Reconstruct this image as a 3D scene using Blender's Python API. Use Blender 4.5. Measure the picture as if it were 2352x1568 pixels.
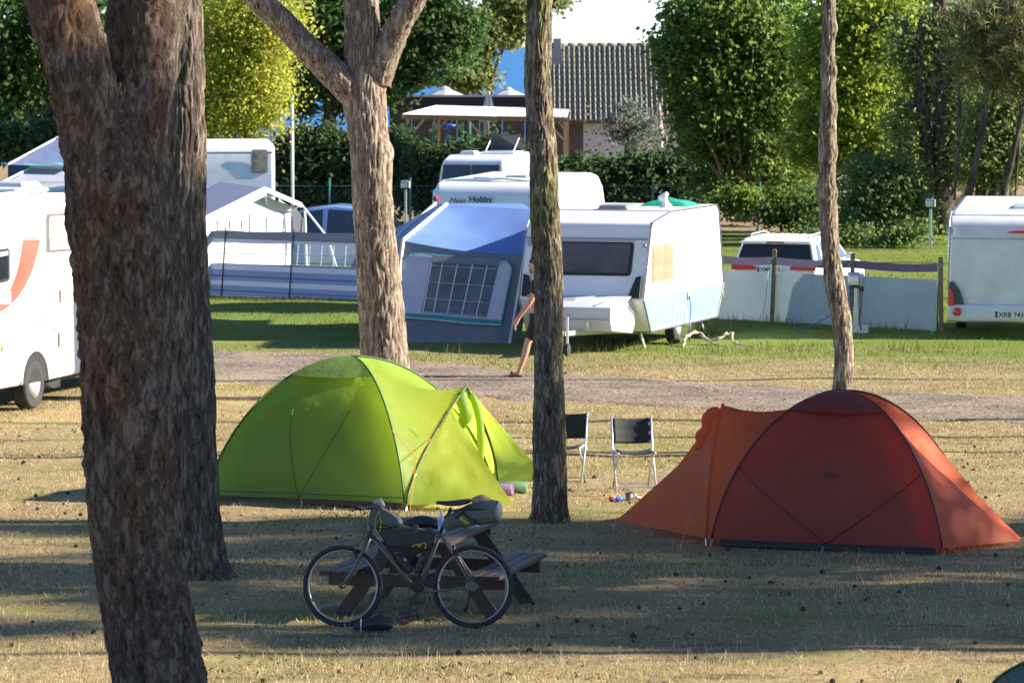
import bpy, math, random
import numpy as np
from mathutils import Vector, Matrix
for o in list(bpy.data.objects): bpy.data.objects.remove(o)
scene = bpy.context.scene
COL = scene.collection
rad = math.radians
random.seed(7)
# ------------------------------------------------------------ camera, sky, sun, exposure
CAM_H = 4.9
FPX = 9560.0            # focal length in pixels of a 2352 pixel wide picture
HOR = 107.0             # row of the sea horizon in that picture
PITCH = math.atan((784 - HOR) / FPX)
cam_d = bpy.data.cameras.new('camera'); cam = bpy.data.objects.new('camera', cam_d); COL.objects.link(cam)
cam.location = (0, 0, CAM_H); cam.rotation_euler = (rad(90) - PITCH, 0, 0)
cam_d.sensor_width = 36; cam_d.lens = 36 * FPX / 2352; cam_d.clip_start = 0.5; cam_d.clip_end = 60000
cam_d.dof.use_dof = True; cam_d.dof.focus_distance = 42; cam_d.dof.aperture_fstop = 9
scene.camera = cam
SUN_EL, SUN_AZ = 25.0, 88.0       # azimuth clockwise from +Y (straight ahead)
world = bpy.data.worlds.new('World'); scene.world = world; world.use_nodes = True
wn = world.node_tree.nodes; wl = world.node_tree.links
sky = wn.new('ShaderNodeTexSky'); sky.sky_type = 'NISHITA'; sky.sun_disc = False
sky.sun_elevation = rad(SUN_EL); sky.sun_rotation = rad(SUN_AZ); sky.air_density = 1.0; sky.dust_density = 0.5; sky.ozone_density = 3.4; sky.altitude = 4000
wl.new(sky.outputs[0], wn['Background'].inputs[0]); wn['Background'].inputs[1].default_value = 0.078
sun_d = bpy.data.lights.new('sun', 'SUN'); sun = bpy.data.objects.new('sun', sun_d); COL.objects.link(sun)
sun_d.energy = 5.0; sun_d.angle = rad(0.9); sun_d.color = (1.0, 0.90, 0.75)
SD = Vector((math.sin(rad(SUN_AZ)) * math.cos(rad(SUN_EL)), math.cos(rad(SUN_AZ)) * math.cos(rad(SUN_EL)), math.sin(rad(SUN_EL))))
sun.rotation_euler = SD.to_track_quat('Z', 'Y').to_euler(); sun.location = SD * 200
scene.view_settings.view_transform = 'Standard'; scene.view_settings.look = 'None'
scene.view_settings.exposure = 1.68; scene.view_settings.gamma = 1.0
scene.render.engine = 'CYCLES'
scene.cycles.use_denoising = True
scene.cycles.max_bounces = 6; scene.cycles.transparent_max_bounces = 12; scene.cycles.caustics_reflective = False; scene.cycles.caustics_refractive = False

# ------------------------------------------------------------ helpers
def gz(y):
    """fall of the land towards the sea"""
    return -min(max(y - 72.0, 0.0) * 0.02, 0.6)
def at(px, py, D):
    """world point seen at picture point (px, py) of the 2352 x 1568 picture, at distance D"""
    a = (px - 1176) / FPX; b = (784 - py) / FPX
    c, s = math.cos(PITCH), math.sin(PITCH)
    d = Vector((a, c + b * s, b * c - s))
    return Vector((0, 0, CAM_H)) + d * (D / d.y)
def gnd(px, py, z=0.0):
    D = 60.0
    for _ in range(30):
        p = at(px, py, 100.0); k = (CAM_H - p.z) / 100.0
        D = (CAM_H - z - gz(D)) / k
    return at(px, py, D)
# numpy noise
def _h(ix, iy, iz, s):
    n = (ix * 73856093) ^ (iy * 19349663) ^ (iz * 83492791) ^ (s * 2654435)
    n = (n ^ (n >> 13)) * 1274126177
    n = (n ^ (n >> 16)) & 0x7fffffff
    n = (n * 48271) % 2147483647
    return n / 2147483647.0
def vnoise(p, s=0):
    p = np.asarray(p, dtype=np.float64); i = np.floor(p).astype(np.int64); f = p - i; f = f * f * (3 - 2 * f)
    r = 0
    for dx in (0, 1):
        for dy in (0, 1):
            for dz in (0, 1):
                w = (f[:, 0] if dx else 1 - f[:, 0]) * (f[:, 1] if dy else 1 - f[:, 1]) * (f[:, 2] if dz else 1 - f[:, 2])
                r = r + w * _h(i[:, 0] + dx, i[:, 1] + dy, i[:, 2] + dz, s)
    return r * 2 - 1
def fbm(p, o=3, s=0):
    r = 0; a = 0.5
    for k in range(o):
        r = r + a * vnoise(np.asarray(p) * (2 ** k), s + k); a *= 0.5
    return r
def voro(p, s=0):
    p = np.asarray(p, dtype=np.float64); i = np.floor(p).astype(np.int64)
    f1 = np.full(len(p), 9.0); f2 = np.full(len(p), 9.0); cid = np.zeros(len(p))
    for dx in (-1, 0, 1):
        for dy in (-1, 0, 1):
            for dz in (-1, 0, 1):
                c = i + np.array([dx, dy, dz])
                q = np.stack([c[:, 0] + _h(c[:, 0], c[:, 1], c[:, 2], s), c[:, 1] + _h(c[:, 0], c[:, 1], c[:, 2], s + 1), c[:, 2] + _h(c[:, 0], c[:, 1], c[:, 2], s + 2)], 1)
                d = np.sqrt(((q - p) ** 2).sum(1)); idv = _h(c[:, 0], c[:, 1], c[:, 2], s + 5)
                n1 = d < f1
                f2 = np.where(n1, f1, np.minimum(f2, d)); cid = np.where(n1, idv, cid); f1 = np.where(n1, d, f1)
    return f1, f2, cid
def link(o, parent=None):
    COL.objects.link(o)
    if parent is not None: o.parent = parent
    return o
def tag(o, label=None, cat=None, group=None, kind=None):
    if label: o['label'] = label
    if cat: o['category'] = cat
    if group: o['group'] = group
    if kind: o['kind'] = kind
    return o
def thing(name, label, cat, loc=(0, 0, 0), rz=0.0, group=None):
    o = bpy.data.objects.new(name, None); COL.objects.link(o); o.empty_display_size = 0.1
    o.location = loc; o.rotation_euler = (0, 0, rz)
    return tag(o, label, cat, group)
def npmesh(name, V, F, smooth=False, attrs=None):
    """fast mesh from arrays; F is (n, 3) or (n, 4)"""
    V = np.asarray(V, dtype=np.float32); F = np.asarray(F, dtype=np.int32); k = F.shape[1]
    me = bpy.data.meshes.new(name)
    me.vertices.add(len(V)); me.vertices.foreach_set('co', V.ravel())
    me.loops.add(F.size); me.loops.foreach_set('vertex_index', F.ravel())
    me.polygons.add(len(F)); me.polygons.foreach_set('loop_start', np.arange(0, F.size, k, dtype=np.int32))
    if smooth: me.polygons.foreach_set('use_smooth', np.ones(len(F), dtype=bool))
    for an, (dom, arr) in (attrs or {}).items():
        a = me.attributes.new(an, 'FLOAT', dom); a.data.foreach_set('value', np.asarray(arr, dtype=np.float32))
    me.update(calc_edges=True); me.validate()
    return me
def npobj(name, V, F, mat, parent=None, smooth=False, attrs=None):
    me = npmesh(name, V, F, smooth, attrs); me.materials.append(mat)
    return link(bpy.data.objects.new(name, me), parent)
def frame_of(d, up=(0, 0, 1)):
    d = Vector(d).normalized(); u = Vector(up)
    if abs(d.dot(u.normalized())) > 0.98: u = Vector((1, 0, 0)) if abs(d.x) < 0.9 else Vector((0, 1, 0))
    s = d.cross(u).normalized(); return s, s.cross(d).normalized()
class MB:
    def __init__(s): s.v = []; s.f = []
    def add(s, vs, fs):
        o = len(s.v); s.v += [tuple(p) for p in vs]; s.f += [tuple(i + o for i in f) for f in fs]; return s
    def box(s, x0, x1, y0, y1, z0, z1):
        return s.add([(x0, y0, z0), (x1, y0, z0), (x1, y1, z0), (x0, y1, z0), (x0, y0, z1), (x1, y0, z1), (x1, y1, z1), (x0, y1, z1)],
                     [(0, 3, 2, 1), (4, 5, 6, 7), (0, 1, 5, 4), (1, 2, 6, 5), (2, 3, 7, 6), (3, 0, 4, 7)])
    def bar(s, p, q, w, h=None, up=(0, 0, 1)):
        p, q = Vector(p), Vector(q); a, b = frame_of(q - p, up); h = w if h is None else h
        vs = [c + a * (w / 2 * i) + b * (h / 2 * j) for c in (p, q) for i, j in ((-1, -1), (1, -1), (1, 1), (-1, 1))]
        return s.add(vs, [(0, 1, 2, 3), (7, 6, 5, 4), (0, 4, 5, 1), (1, 5, 6, 2), (2, 6, 7, 3), (3, 7, 4, 0)])
    def tube(s, pts, r, n=8, cap=True, closed=False):
        pts = [Vector(p) for p in pts]; m = len(pts); rs = r if isinstance(r, (list, tuple)) else [r] * m
        vs = []; pa = None
        for k in range(m):
            d = (pts[(k + 1) % m] - pts[k - 1]) if closed else (pts[min(k + 1, m - 1)] - pts[max(k - 1, 0)])
            if pa is None: a, b = frame_of(d)
            else:
                d = d.normalized(); a = (pa - d * pa.dot(d)).normalized(); b = a.cross(d)
            pa = a
            for j in range(n):
                t = 2 * math.pi * j / n; vs.append(pts[k] + (a * math.cos(t) + b * math.sin(t)) * rs[k])
        fs = []
        for k in range(m if closed else m - 1):
            for j in range(n):
                k2 = (k + 1) % m; fs.append((k * n + j, k * n + (j + 1) % n, k2 * n + (j + 1) % n, k2 * n + j))
        if cap and not closed: fs += [tuple(range(n))[::-1], tuple((m - 1) * n + j for j in range(n))]
        return s.add(vs, fs)
    def lathe(s, prof, c=(0, 0, 0), axis=(0, 0, 1), n=20):
        """prof: (radius, height along axis)"""
        c = Vector(c); ax = Vector(axis).normalized(); a, b = frame_of(ax); vs = []
        for r, h in prof:
            for j in range(n):
                t = 2 * math.pi * j / n; vs.append(c + ax * h + (a * math.cos(t) + b * math.sin(t)) * r)
        fs = [(k * n + j, k * n + (j + 1) % n, (k + 1) * n + (j + 1) % n, (k + 1) * n + j) for k in range(len(prof) - 1) for j in range(n)]
        if prof[0][0] > 1e-6: fs.append(tuple(range(n))[::-1])
        if prof[-1][0] > 1e-6: fs.append(tuple((len(prof) - 1) * n + j for j in range(n)))
        return s.add(vs, fs)
    def poly(s, pts, nrm, t):
        """flat outline with thickness t along nrm"""
        n = Vector(nrm).normalized() * t; m = len(pts); P = [Vector(p) for p in pts]
        vs = P + [p + n for p in P]
        return s.add(vs, [tuple(range(m))[::-1], tuple(range(m, 2 * m))] + [(i, (i + 1) % m, m + (i + 1) % m, m + i) for i in range(m)])
    def grid(s, rows, close=False):
        n = len(rows[0]); vs = [p for r in rows for p in r]
        fs = [(i * n + j, i * n + j + 1, (i + 1) * n + j + 1, (i + 1) * n + j) for i in range(len(rows) - 1) for j in range(n - 1)]
        return s.add(vs, fs)
    def prof(s, outline, hw, x0=None):
        """side outline [(y, z)] drawn across the width; hw(y, z) gives the half width there"""
        m = len(outline)
        vs = [(hw(y, z), y, z) for y, z in outline] + [(-hw(y, z), y, z) for y, z in outline]
        return s.add(vs, [tuple(range(m)), tuple(range(m, 2 * m))[::-1]] + [(i, m + i, m + (i + 1) % m, (i + 1) % m) for i in range(m)])
    def build(s, name, mat, parent=None, smooth=False, bevel=0.0, seg=2, world=False, solid=0.0, sub=0):
        me = bpy.data.meshes.new(name); v = s.v
        if world and parent is not None:
            L = parent.location; v = [(p[0] - L.x, p[1] - L.y, p[2] - L.z) for p in v]
        me.from_pydata(v, [], s.f); me.update()
        import bmesh
        bm = bmesh.new(); bm.from_mesh(me); bmesh.ops.recalc_face_normals(bm, faces=bm.faces); bm.to_mesh(me); bm.free()
        if smooth:
            me.polygons.foreach_set('use_smooth', [True] * len(me.polygons))
        if mat: me.materials.append(mat)
        o = link(bpy.data.objects.new(name, me), parent)
        if sub: md = o.modifiers.new('sub', 'SUBSURF'); md.levels = sub; md.render_levels = sub
        if solid: md = o.modifiers.new('solid', 'SOLIDIFY'); md.thickness = solid; md.offset = 0
        if bevel:
            md = o.modifiers.new('bevel', 'BEVEL'); md.width = bevel; md.segments = seg; md.limit_method = 'ANGLE'; md.angle_limit = rad(32)
            md.harden_normals = False
            me.polygons.foreach_set('use_smooth', [True] * len(me.polygons))
            wnm = o.modifiers.new('wn', 'WEIGHTED_NORMAL'); wnm.keep_sharp = False
        return o
def lerp(a, b, t): return a + (b - a) * t
def ruled(A, B, n, sag=None):
    """rows between curve A and curve B, sag(u, w) is an offset vector"""
    out = []
    for k in range(n + 1):
        w = k / n
        out.append([Vector(a).lerp(Vector(b), w) + (sag(i / (len(A) - 1), w) if sag else Vector()) for i, (a, b) in enumerate(zip(A, B))])
    return out
def bez(p0, p1, p2, n):
    p0, p1, p2 = Vector(p0), Vector(p1), Vector(p2)
    return [p0 * (1 - t) ** 2 + p1 * 2 * t * (1 - t) + p2 * t * t for t in [i / n for i in range(n + 1)]]
def lettering(name, body, size, o, right, up, mat, parent, bold=0.0, shear=0.0, ext=0.002):
    cu = bpy.data.curves.new('text', 'FONT'); cu.body = body; cu.size = size; cu.extrude = ext; cu.offset = bold; cu.shear = shear
    ob = bpy.data.objects.new('text', cu); COL.objects.link(ob)
    me = bpy.data.meshes.new_from_object(ob); bpy.data.objects.remove(ob); bpy.data.curves.remove(cu)
    o, r, u = Vector(o), Vector(right).normalized(), Vector(up).normalized(); n = r.cross(u)
    for v in me.vertices: c = v.co.copy(); v.co = o + r * c.x + u * c.y + n * c.z
    me.name = name; me.materials.clear(); me.materials.append(mat)
    return link(bpy.data.objects.new(name, me), parent)

# ------------------------------------------------------------ materials
def M(name, col, rough=0.6, metal=0.0, var=0.12, scale=6.0, bump=0.0, bscale=30.0, trans=0.0, col2=None, mixscale=3.0, coat=0.0, spec=0.5, attr=None, stretch=None, alpha=1.0, tcol=None, bdist=0.02):
    m = bpy.data.materials.new(name); m.use_nodes = True; nt = m.node_tree; N = nt.nodes; L = nt.links
    b = N['Principled BSDF']; out = N['Material Output']
    b.inputs['Roughness'].default_value = rough; b.inputs['Metallic'].default_value = metal
    b.inputs['Specular IOR Level'].default_value = spec; b.inputs['Coat Weight'].default_value = coat
    tc = N.new('ShaderNodeTexCoord'); co = tc.outputs['Object']
    if stretch:
        mp = N.new('ShaderNodeMapping'); mp.inputs['Scale'].default_value = stretch; L.new(co, mp.inputs[0]); co = mp.outputs[0]
    def noise(sc, det=4):
        n = N.new('ShaderNodeTexNoise'); n.inputs['Scale'].default_value = sc; n.inputs['Detail'].default_value = det; L.new(co, n.inputs['Vector']); return n
    c = N.new('ShaderNodeRGB'); c.outputs[0].default_value = (*col, 1); cs = c.outputs[0]
    if col2:
        mx = N.new('ShaderNodeMix'); mx.data_type = 'RGBA'; c2 = N.new('ShaderNodeRGB'); c2.outputs[0].default_value = (*col2, 1)
        if attr:
            f = N.new('ShaderNodeAttribute'); f.attribute_name = attr; L.new(f.outputs['Fac'], mx.inputs[0])
        else:
            n = noise(mixscale); r = N.new('ShaderNodeMapRange'); r.inputs[1].default_value = 0.38; r.inputs[2].default_value = 0.62
            L.new(n.outputs[0], r.inputs[0]); L.new(r.outputs[0], mx.inputs[0])
        L.new(cs, mx.inputs[6]); L.new(c2.outputs[0], mx.inputs[7]); cs = mx.outputs[2]
    if var:
        n = noise(scale); r = N.new('ShaderNodeMapRange'); r.inputs[1].default_value = 0.3; r.inputs[2].default_value = 0.7
        r.inputs[3].default_value = 1 - var; r.inputs[4].default_value = 1 + var; L.new(n.outputs[0], r.inputs[0])
        h = N.new('ShaderNodeHueSaturation'); L.new(r.outputs[0], h.inputs['Value']); L.new(cs, h.inputs['Color']); cs = h.outputs[0]
    L.new(cs, b.inputs['Base Color'])
    if bump:
        n = noise(bscale, 6); bp = N.new('ShaderNodeBump'); bp.inputs['Strength'].default_value = bump; bp.inputs['Distance'].default_value = bdist
        L.new(n.outputs[0], bp.inputs['Height']); L.new(bp.outputs[0], b.inputs['Normal'])
    sh = b.outputs[0]
    if trans:
        t = N.new('ShaderNodeBsdfTranslucent'); ms = N.new('ShaderNodeMixShader'); ms.inputs[0].default_value = trans
        if tcol: t.inputs[0].default_value = (*tcol, 1)
        else: L.new(cs, t.inputs[0])
        L.new(sh, ms.inputs[1]); L.new(t.outputs[0], ms.inputs[2]); sh = ms.outputs[0]
    if alpha < 1:
        t = N.new('ShaderNodeBsdfTransparent'); ms = N.new('ShaderNodeMixShader'); ms.inputs[0].default_value = alpha
        L.new(t.outputs[0], ms.inputs[1]); L.new(sh, ms.inputs[2]); sh = ms.outputs[0]
    L.new(sh, out.inputs[0])
    return m
WHITE = M('white_paint', (0.76, 0.78, 0.80), 0.28, var=0.04, scale=2, coat=0.3)
WHITE2 = M('aged_white_paint', (0.64, 0.67, 0.73), 0.4, var=0.07, scale=3, col2=(0.57, 0.60, 0.66), mixscale=2)
ROOFW = M('caravan_roof', (0.55, 0.54, 0.52), 0.55, var=0.12, scale=3)
BABY = M('pale_blue_paint', (0.20, 0.40, 0.58), 0.4, var=0.06, scale=3)
BLACK = M('black_plastic', (0.02, 0.02, 0.022), 0.5)
RUBBER = M('rubber', (0.025, 0.025, 0.027), 0.8, bump=0.2)
GLASS = M('tinted_glass', (0.012, 0.014, 0.018), 0.06, var=0.0, coat=0.5)
BROWNGLASS = M('curtained_window', (0.32, 0.27, 0.20), 0.12, var=0.15, scale=2, coat=0.6)
STEEL = M('galvanised_steel', (0.55, 0.56, 0.58), 0.35, metal=0.8, var=0.1)
ALU = M('aluminium', (0.62, 0.63, 0.64), 0.35, metal=0.7, var=0.05)
GREYPL = M('grey_plastic', (0.35, 0.36, 0.38), 0.5)
REDL = M('red_lens', (0.55, 0.03, 0.02), 0.15, coat=0.6)
ORANGEL = M('orange_lens', (0.7, 0.25, 0.03), 0.2)
REDP = M('red_decal', (0.55, 0.10, 0.07), 0.35, var=0.05)
PLATE = M('number_plate', (0.72, 0.73, 0.75), 0.4, var=0.03)
INK = M('black_ink', (0.015, 0.015, 0.018), 0.5, var=0)
EUBLUE = M('blue_enamel', (0.03, 0.08, 0.35), 0.4, var=0)
YELLOW = M('yellow_print', (0.55, 0.45, 0.04), 0.6, var=0.05)
WOODDK = M('brown_stained_wood', (0.05, 0.033, 0.026), 0.5, var=0.25, scale=4, stretch=(2, 14, 14), bump=0.3, bscale=12)
WOODLT = M('raw_timber', (0.48, 0.34, 0.19), 0.7, var=0.2, scale=4)
POSTW = M('weathered_post', (0.24, 0.18, 0.11), 0.8, var=0.25, scale=9)

# ------------------------------------------------------------ the land, the path, the sea
FAR_EDGE = [gnd(*p) for p in ((-900, 778), (0, 790), (491, 804), (752, 809), (940, 832), (1213, 852), (1627, 878), (1958, 896), (2352, 911), (3200, 955))]
NEAR_EDGE = [gnd(*p) for p in ((-900, 850), (0, 866), (498, 881), (752, 891), (1081, 908), (1213, 921), (1378, 925), (1792, 944), (2190, 965), (2352, 979), (3200, 1030))]
FX, FY = np.array([p.x for p in FAR_EDGE]), np.array([p.y for p in FAR_EDGE])
NX, NY = np.array([p.x for p in NEAR_EDGE]), np.array([p.y for p in NEAR_EDGE])
def path_far(x): return np.interp(x, FX, FY)
def path_near(x): return np.interp(x, NX, NY)
def gzv(y): return -np.clip((y - 72.0) * 0.02, 0, 0.6)
def gh(x, y):
    """height of the ground"""
    x = np.asarray(x, float); y = np.asarray(y, float)
    p = np.stack([x * 0.7, y * 0.7, np.zeros_like(x)], 1)
    n = fbm(p, 3, 3) * 0.05
    d = np.maximum(path_near(x) - y, y - path_far(x))
    return gzv(y) + n * np.clip(d / 1.5, 0, 1) - 0.02 * np.clip(1 - np.abs(d) / 0.3, 0, 1) * (d > 0)
def gh1(x, y): return float(gh([x], [y])[0])
def ground_material():
    m = bpy.data.materials.new('grass_ground'); m.use_nodes = True; N = m.node_tree.nodes; L = m.node_tree.links; b = N['Principled BSDF']
    b.inputs['Roughness'].default_value = 0.95; b.inputs['Specular IOR Level'].default_value = 0.1
    g = N.new('ShaderNodeNewGeometry'); sp = N.new('ShaderNodeSeparateXYZ'); L.new(g.outputs['Position'], sp.inputs[0])
    def noise(sc, st=(1, 1, 1), det=5, rough=0.6):
        mp = N.new('ShaderNodeMapping'); mp.inputs['Scale'].default_value = st; L.new(g.outputs['Position'], mp.inputs[0])
        n = N.new('ShaderNodeTexNoise'); n.inputs['Scale'].default_value = sc; n.inputs['Detail'].default_value = det; n.inputs['Roughness'].default_value = rough
        L.new(mp.outputs[0], n.inputs['Vector']); return n.outputs[0]
    def rng(s, a, b2, c=0, d=1):
        r = N.new('ShaderNodeMapRange'); r.inputs[1].default_value = a; r.inputs[2].default_value = b2; r.inputs[3].default_value = c; r.inputs[4].default_value = d
        L.new(s, r.inputs[0]); return r.outputs[0]
    def mix(f, a, b2):
        x = N.new('ShaderNodeMix'); x.data_type = 'RGBA'; L.new(f, x.inputs[0])
        for i, c in ((6, a), (7, b2)):
            if isinstance(c, tuple): x.inputs[i].default_value = (*c, 1)
            else: L.new(c, x.inputs[i])
        return x.outputs[2]
    def math2(op, a, b2):
        x = N.new('ShaderNodeMath'); x.operation = op
        for i, c in ((0, a), (1, b2)):
            if isinstance(c, (int, float)): x.inputs[i].default_value = c
            else: L.new(c, x.inputs[i])
        return x.outputs[0]
    straw = mix(rng(noise(1.6), 0.35, 0.65), (0.40, 0.31, 0.165), (0.28, 0.225, 0.115))
    straw = mix(rng(noise(14), 0.45, 0.7), straw, (0.21, 0.145, 0.08))
    greenish = mix(rng(noise(0.55, (0.6, 1.6, 1)), 0.50, 0.67), straw, (0.20, 0.195, 0.06))
    earth = mix(rng(noise(0.9, (0.5, 1.5, 1), 8, 0.75), 0.57, 0.66), greenish, (0.13, 0.085, 0.052))
    lawn = mix(rng(noise(0.5, (0.5, 1.4, 1)), 0.4, 0.65), (0.13, 0.20, 0.03), (0.22, 0.22, 0.06))
    lawn = mix(rng(noise(9), 0.4, 0.7), lawn, (0.10, 0.15, 0.028))
    fy = math2('ADD', sp.outputs[1], math2('MULTIPLY', noise(0.6), 5.0))
    fy = math2('ADD', fy, math2('MULTIPLY', sp.outputs[0], 0.22))
    base = mix(rng(fy, 66.5, 71.5), earth, lawn)
    sand = mix(rng(noise(6), 0.4, 0.6), (0.34, 0.25, 0.15), (0.22, 0.16, 0.10))
    fs = math2('ADD', sp.outputs[1], math2('MULTIPLY', noise(0.3), 9.0))
    base = mix(rng(fs, 127, 129), base, sand)
    L.new(base, b.inputs['Base Color'])
    bp = N.new('ShaderNodeBump'); bp.inputs['Strength'].default_value = 0.8; bp.inputs['Distance'].default_value = 0.03
    hh = math2('ADD', noise(22, det=8, rough=0.7), math2('MULTIPLY', noise(5), 1.5)); L.new(hh, bp.inputs['Height']); L.new(bp.outputs[0], b.inputs['Normal'])
    return m
GROUND_M = ground_material()
xs = np.concatenate([np.linspace(-900, -60, 15), np.linspace(-50, -13, 20), np.arange(-12, 12.01, 0.14), np.linspace(13, 60, 24), np.linspace(70, 900, 15)])
ys = np.concatenate([np.linspace(-80, 26, 12), np.arange(27, 72, 0.16), np.linspace(72.5, 100, 50), np.linspace(102, 215, 50)])
GX, GY = np.meshgrid(xs, ys); Z = gh(GX.ravel(), GY.ravel()); Z = np.where(GY.ravel() > 195, Z - (GY.ravel() - 195) * 0.25, Z)
nx, ny = len(xs), len(ys); ii = np.arange(nx * ny).reshape(ny, nx)
F = np.stack([ii[:-1, :-1].ravel(), ii[:-1, 1:].ravel(), ii[1:, 1:].ravel(), ii[1:, :-1].ravel()], 1)
ground = npobj('ground', np.stack([GX.ravel(), GY.ravel(), Z], 1), F, GROUND_M, smooth=True)
tag(ground, 'dry straw coloured grass ground turning green beyond the path', None, kind='structure')
# gravel path
GRAVEL = M('gravel', (0.27, 0.215, 0.165), 0.95, var=0.5, scale=16, bump=1.0, bscale=24, col2=(0.17, 0.14, 0.115), mixscale=0.9, spec=0.1)
px_ = np.linspace(-28, 34, 420); rows = 26
vx = []; rng_ = np.random.default_rng(5)
fr = path_far(px_) + fbm(np.stack([px_ * 1.3, px_ * 0, px_ * 0], 1), 3, 11) * 0.5; ne = path_near(px_) + fbm(np.stack([px_ * 1.1, px_ * 0 + 9, px_ * 0], 1), 3, 12) * 0.6
PV = np.concatenate([np.stack([px_, ne + (fr - ne) * (k / rows), np.zeros_like(px_)], 1) for k in range(rows + 1)])
edge = np.concatenate([np.full(len(px_), min(k, rows - k) / rows) for k in range(rows + 1)])
PV[:, 2] = gzv(PV[:, 1]) + np.where(edge == 0, -0.02, 0.012) + fbm(PV * np.array([1.2, 1.2, 0]), 2, 31) * 0.008
ii = np.arange(len(PV)).reshape(rows + 1, len(px_))
F = np.stack([ii[:-1, :-1].ravel(), ii[:-1, 1:].ravel(), ii[1:, 1:].ravel(), ii[1:, :-1].ravel()], 1)
path = npobj('path', PV, F, GRAVEL, smooth=True); tag(path, 'grey gravel path crossing the campsite', None, kind='structure')
# sea
SEA = M('sea_water', (0.035, 0.15, 0.36), 0.6, spec=0.15, var=0.25, scale=0.05, bump=0.5, bscale=0.6, stretch=(0.4, 1, 1))
sea = MB().add([(-30000, 205, -3.0), (30000, 205, -3.0), (30000, 60000, -3.0), (-30000, 60000, -3.0)], [(0, 1, 2, 3)]).build('sea', SEA)
tag(sea, 'blue sea behind the buildings', None, kind='structure')

# ------------------------------------------------------------ pines of the campsite
def bark_material(name, dark, mid, light, fine=26.0, zs=0.35, blot=None, rough=0.72, bump=0.8):
    """flaky bark: jagged layers of dark, middle and light bark, the dark partly painted crack shade; blot tints wide patches"""
    m = bpy.data.materials.new(name); m.use_nodes = True; N = m.node_tree.nodes; L = m.node_tree.links; b = N['Principled BSDF']
    b.inputs['Roughness'].default_value = 0.95; b.inputs['Specular IOR Level'].default_value = 0.1
    tc = N.new('ShaderNodeTexCoord'); mp = N.new('ShaderNodeMapping'); mp.inputs['Scale'].default_value = (1, 1, zs); L.new(tc.outputs['Object'], mp.inputs[0])
    def noise(sc, det, ro, src): n = N.new('ShaderNodeTexNoise'); n.inputs['Scale'].default_value = sc; n.inputs['Detail'].default_value = det; n.inputs['Roughness'].default_value = ro; n.inputs['Distortion'].default_value = 0.6; L.new(src, n.inputs['Vector']); return n
    a = N.new('ShaderNodeAttribute'); a.attribute_name = 'plate'
    n1 = noise(fine, 9, rough, mp.outputs[0]); ad = N.new('ShaderNodeMath'); ad.operation = 'MULTIPLY_ADD'; ad.inputs[1].default_value = 0.12; L.new(a.outputs['Fac'], ad.inputs[0]); L.new(n1.outputs[0], ad.inputs[2])
    r = N.new('ShaderNodeValToRGB'); e = r.color_ramp.elements; e[0].position = 0.44; e[0].color = (*dark, 1); e[1].position = 0.70; e[1].color = (*light, 1)  # dark end is inner bark and also paints shade down in the cracks
    for p, c in ((0.50, mid), (0.58, tuple(x * 1.12 for x in mid)), (0.62, light)): k = e.new(p); k.color = (*c, 1)
    L.new(ad.outputs[0], r.inputs[0]); cs = r.outputs[0]
    if blot:
        n2 = noise(2.6, 5, 0.6, mp.outputs[0]); mr = N.new('ShaderNodeMapRange'); mr.inputs[1].default_value = 0.48; mr.inputs[2].default_value = 0.62; mr.inputs[4].default_value = 0.75; L.new(n2.outputs[0], mr.inputs[0])
        mx = N.new('ShaderNodeMix'); mx.data_type = 'RGBA'; mx.blend_type = 'MULTIPLY'; mx.inputs[7].default_value = (*blot, 1); L.new(mr.outputs[0], mx.inputs[0]); L.new(cs, mx.inputs[6]); cs = mx.outputs[2]
    L.new(cs, b.inputs['Base Color'])
    bp = N.new('ShaderNodeBump'); bp.inputs['Strength'].default_value = bump; bp.inputs['Distance'].default_value = 0.012
    st = N.new('ShaderNodeMapRange'); st.inputs[1].default_value = 0.42; st.inputs[2].default_value = 0.64; L.new(ad.outputs[0], st.inputs[0]); L.new(st.outputs[0], bp.inputs['Height']); L.new(bp.outputs[0], b.inputs['Normal'])
    return m
BARK1 = bark_material('orange_pine_bark', (0.03, 0.024, 0.021), (0.088, 0.065, 0.052), (0.17, 0.13, 0.11), 22.0, 0.4, (1.25, 0.88, 0.6))
BARK2 = bark_material('grey_pine_bark', (0.045, 0.033, 0.025), (0.18, 0.14, 0.108), (0.36, 0.295, 0.23), 24.0, 0.2)
BARK3 = bark_material('mossy_pine_bark', (0.04, 0.03, 0.024), (0.13, 0.10, 0.075), (0.28, 0.235, 0.165), 26.0, 0.25, (0.9, 1.15, 0.5))
BARK4 = bark_material('shade_toned_grey_bark', (0.035, 0.027, 0.022), (0.10, 0.08, 0.064), (0.22, 0.18, 0.14), 24.0, 0.2)  # darker copy of the grey bark, shade on the second pine put into colour
BARKB = bark_material('dark_bark', (0.02, 0.016, 0.013), (0.06, 0.05, 0.04), (0.13, 0.105, 0.08), 10.0, 0.3)
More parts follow.
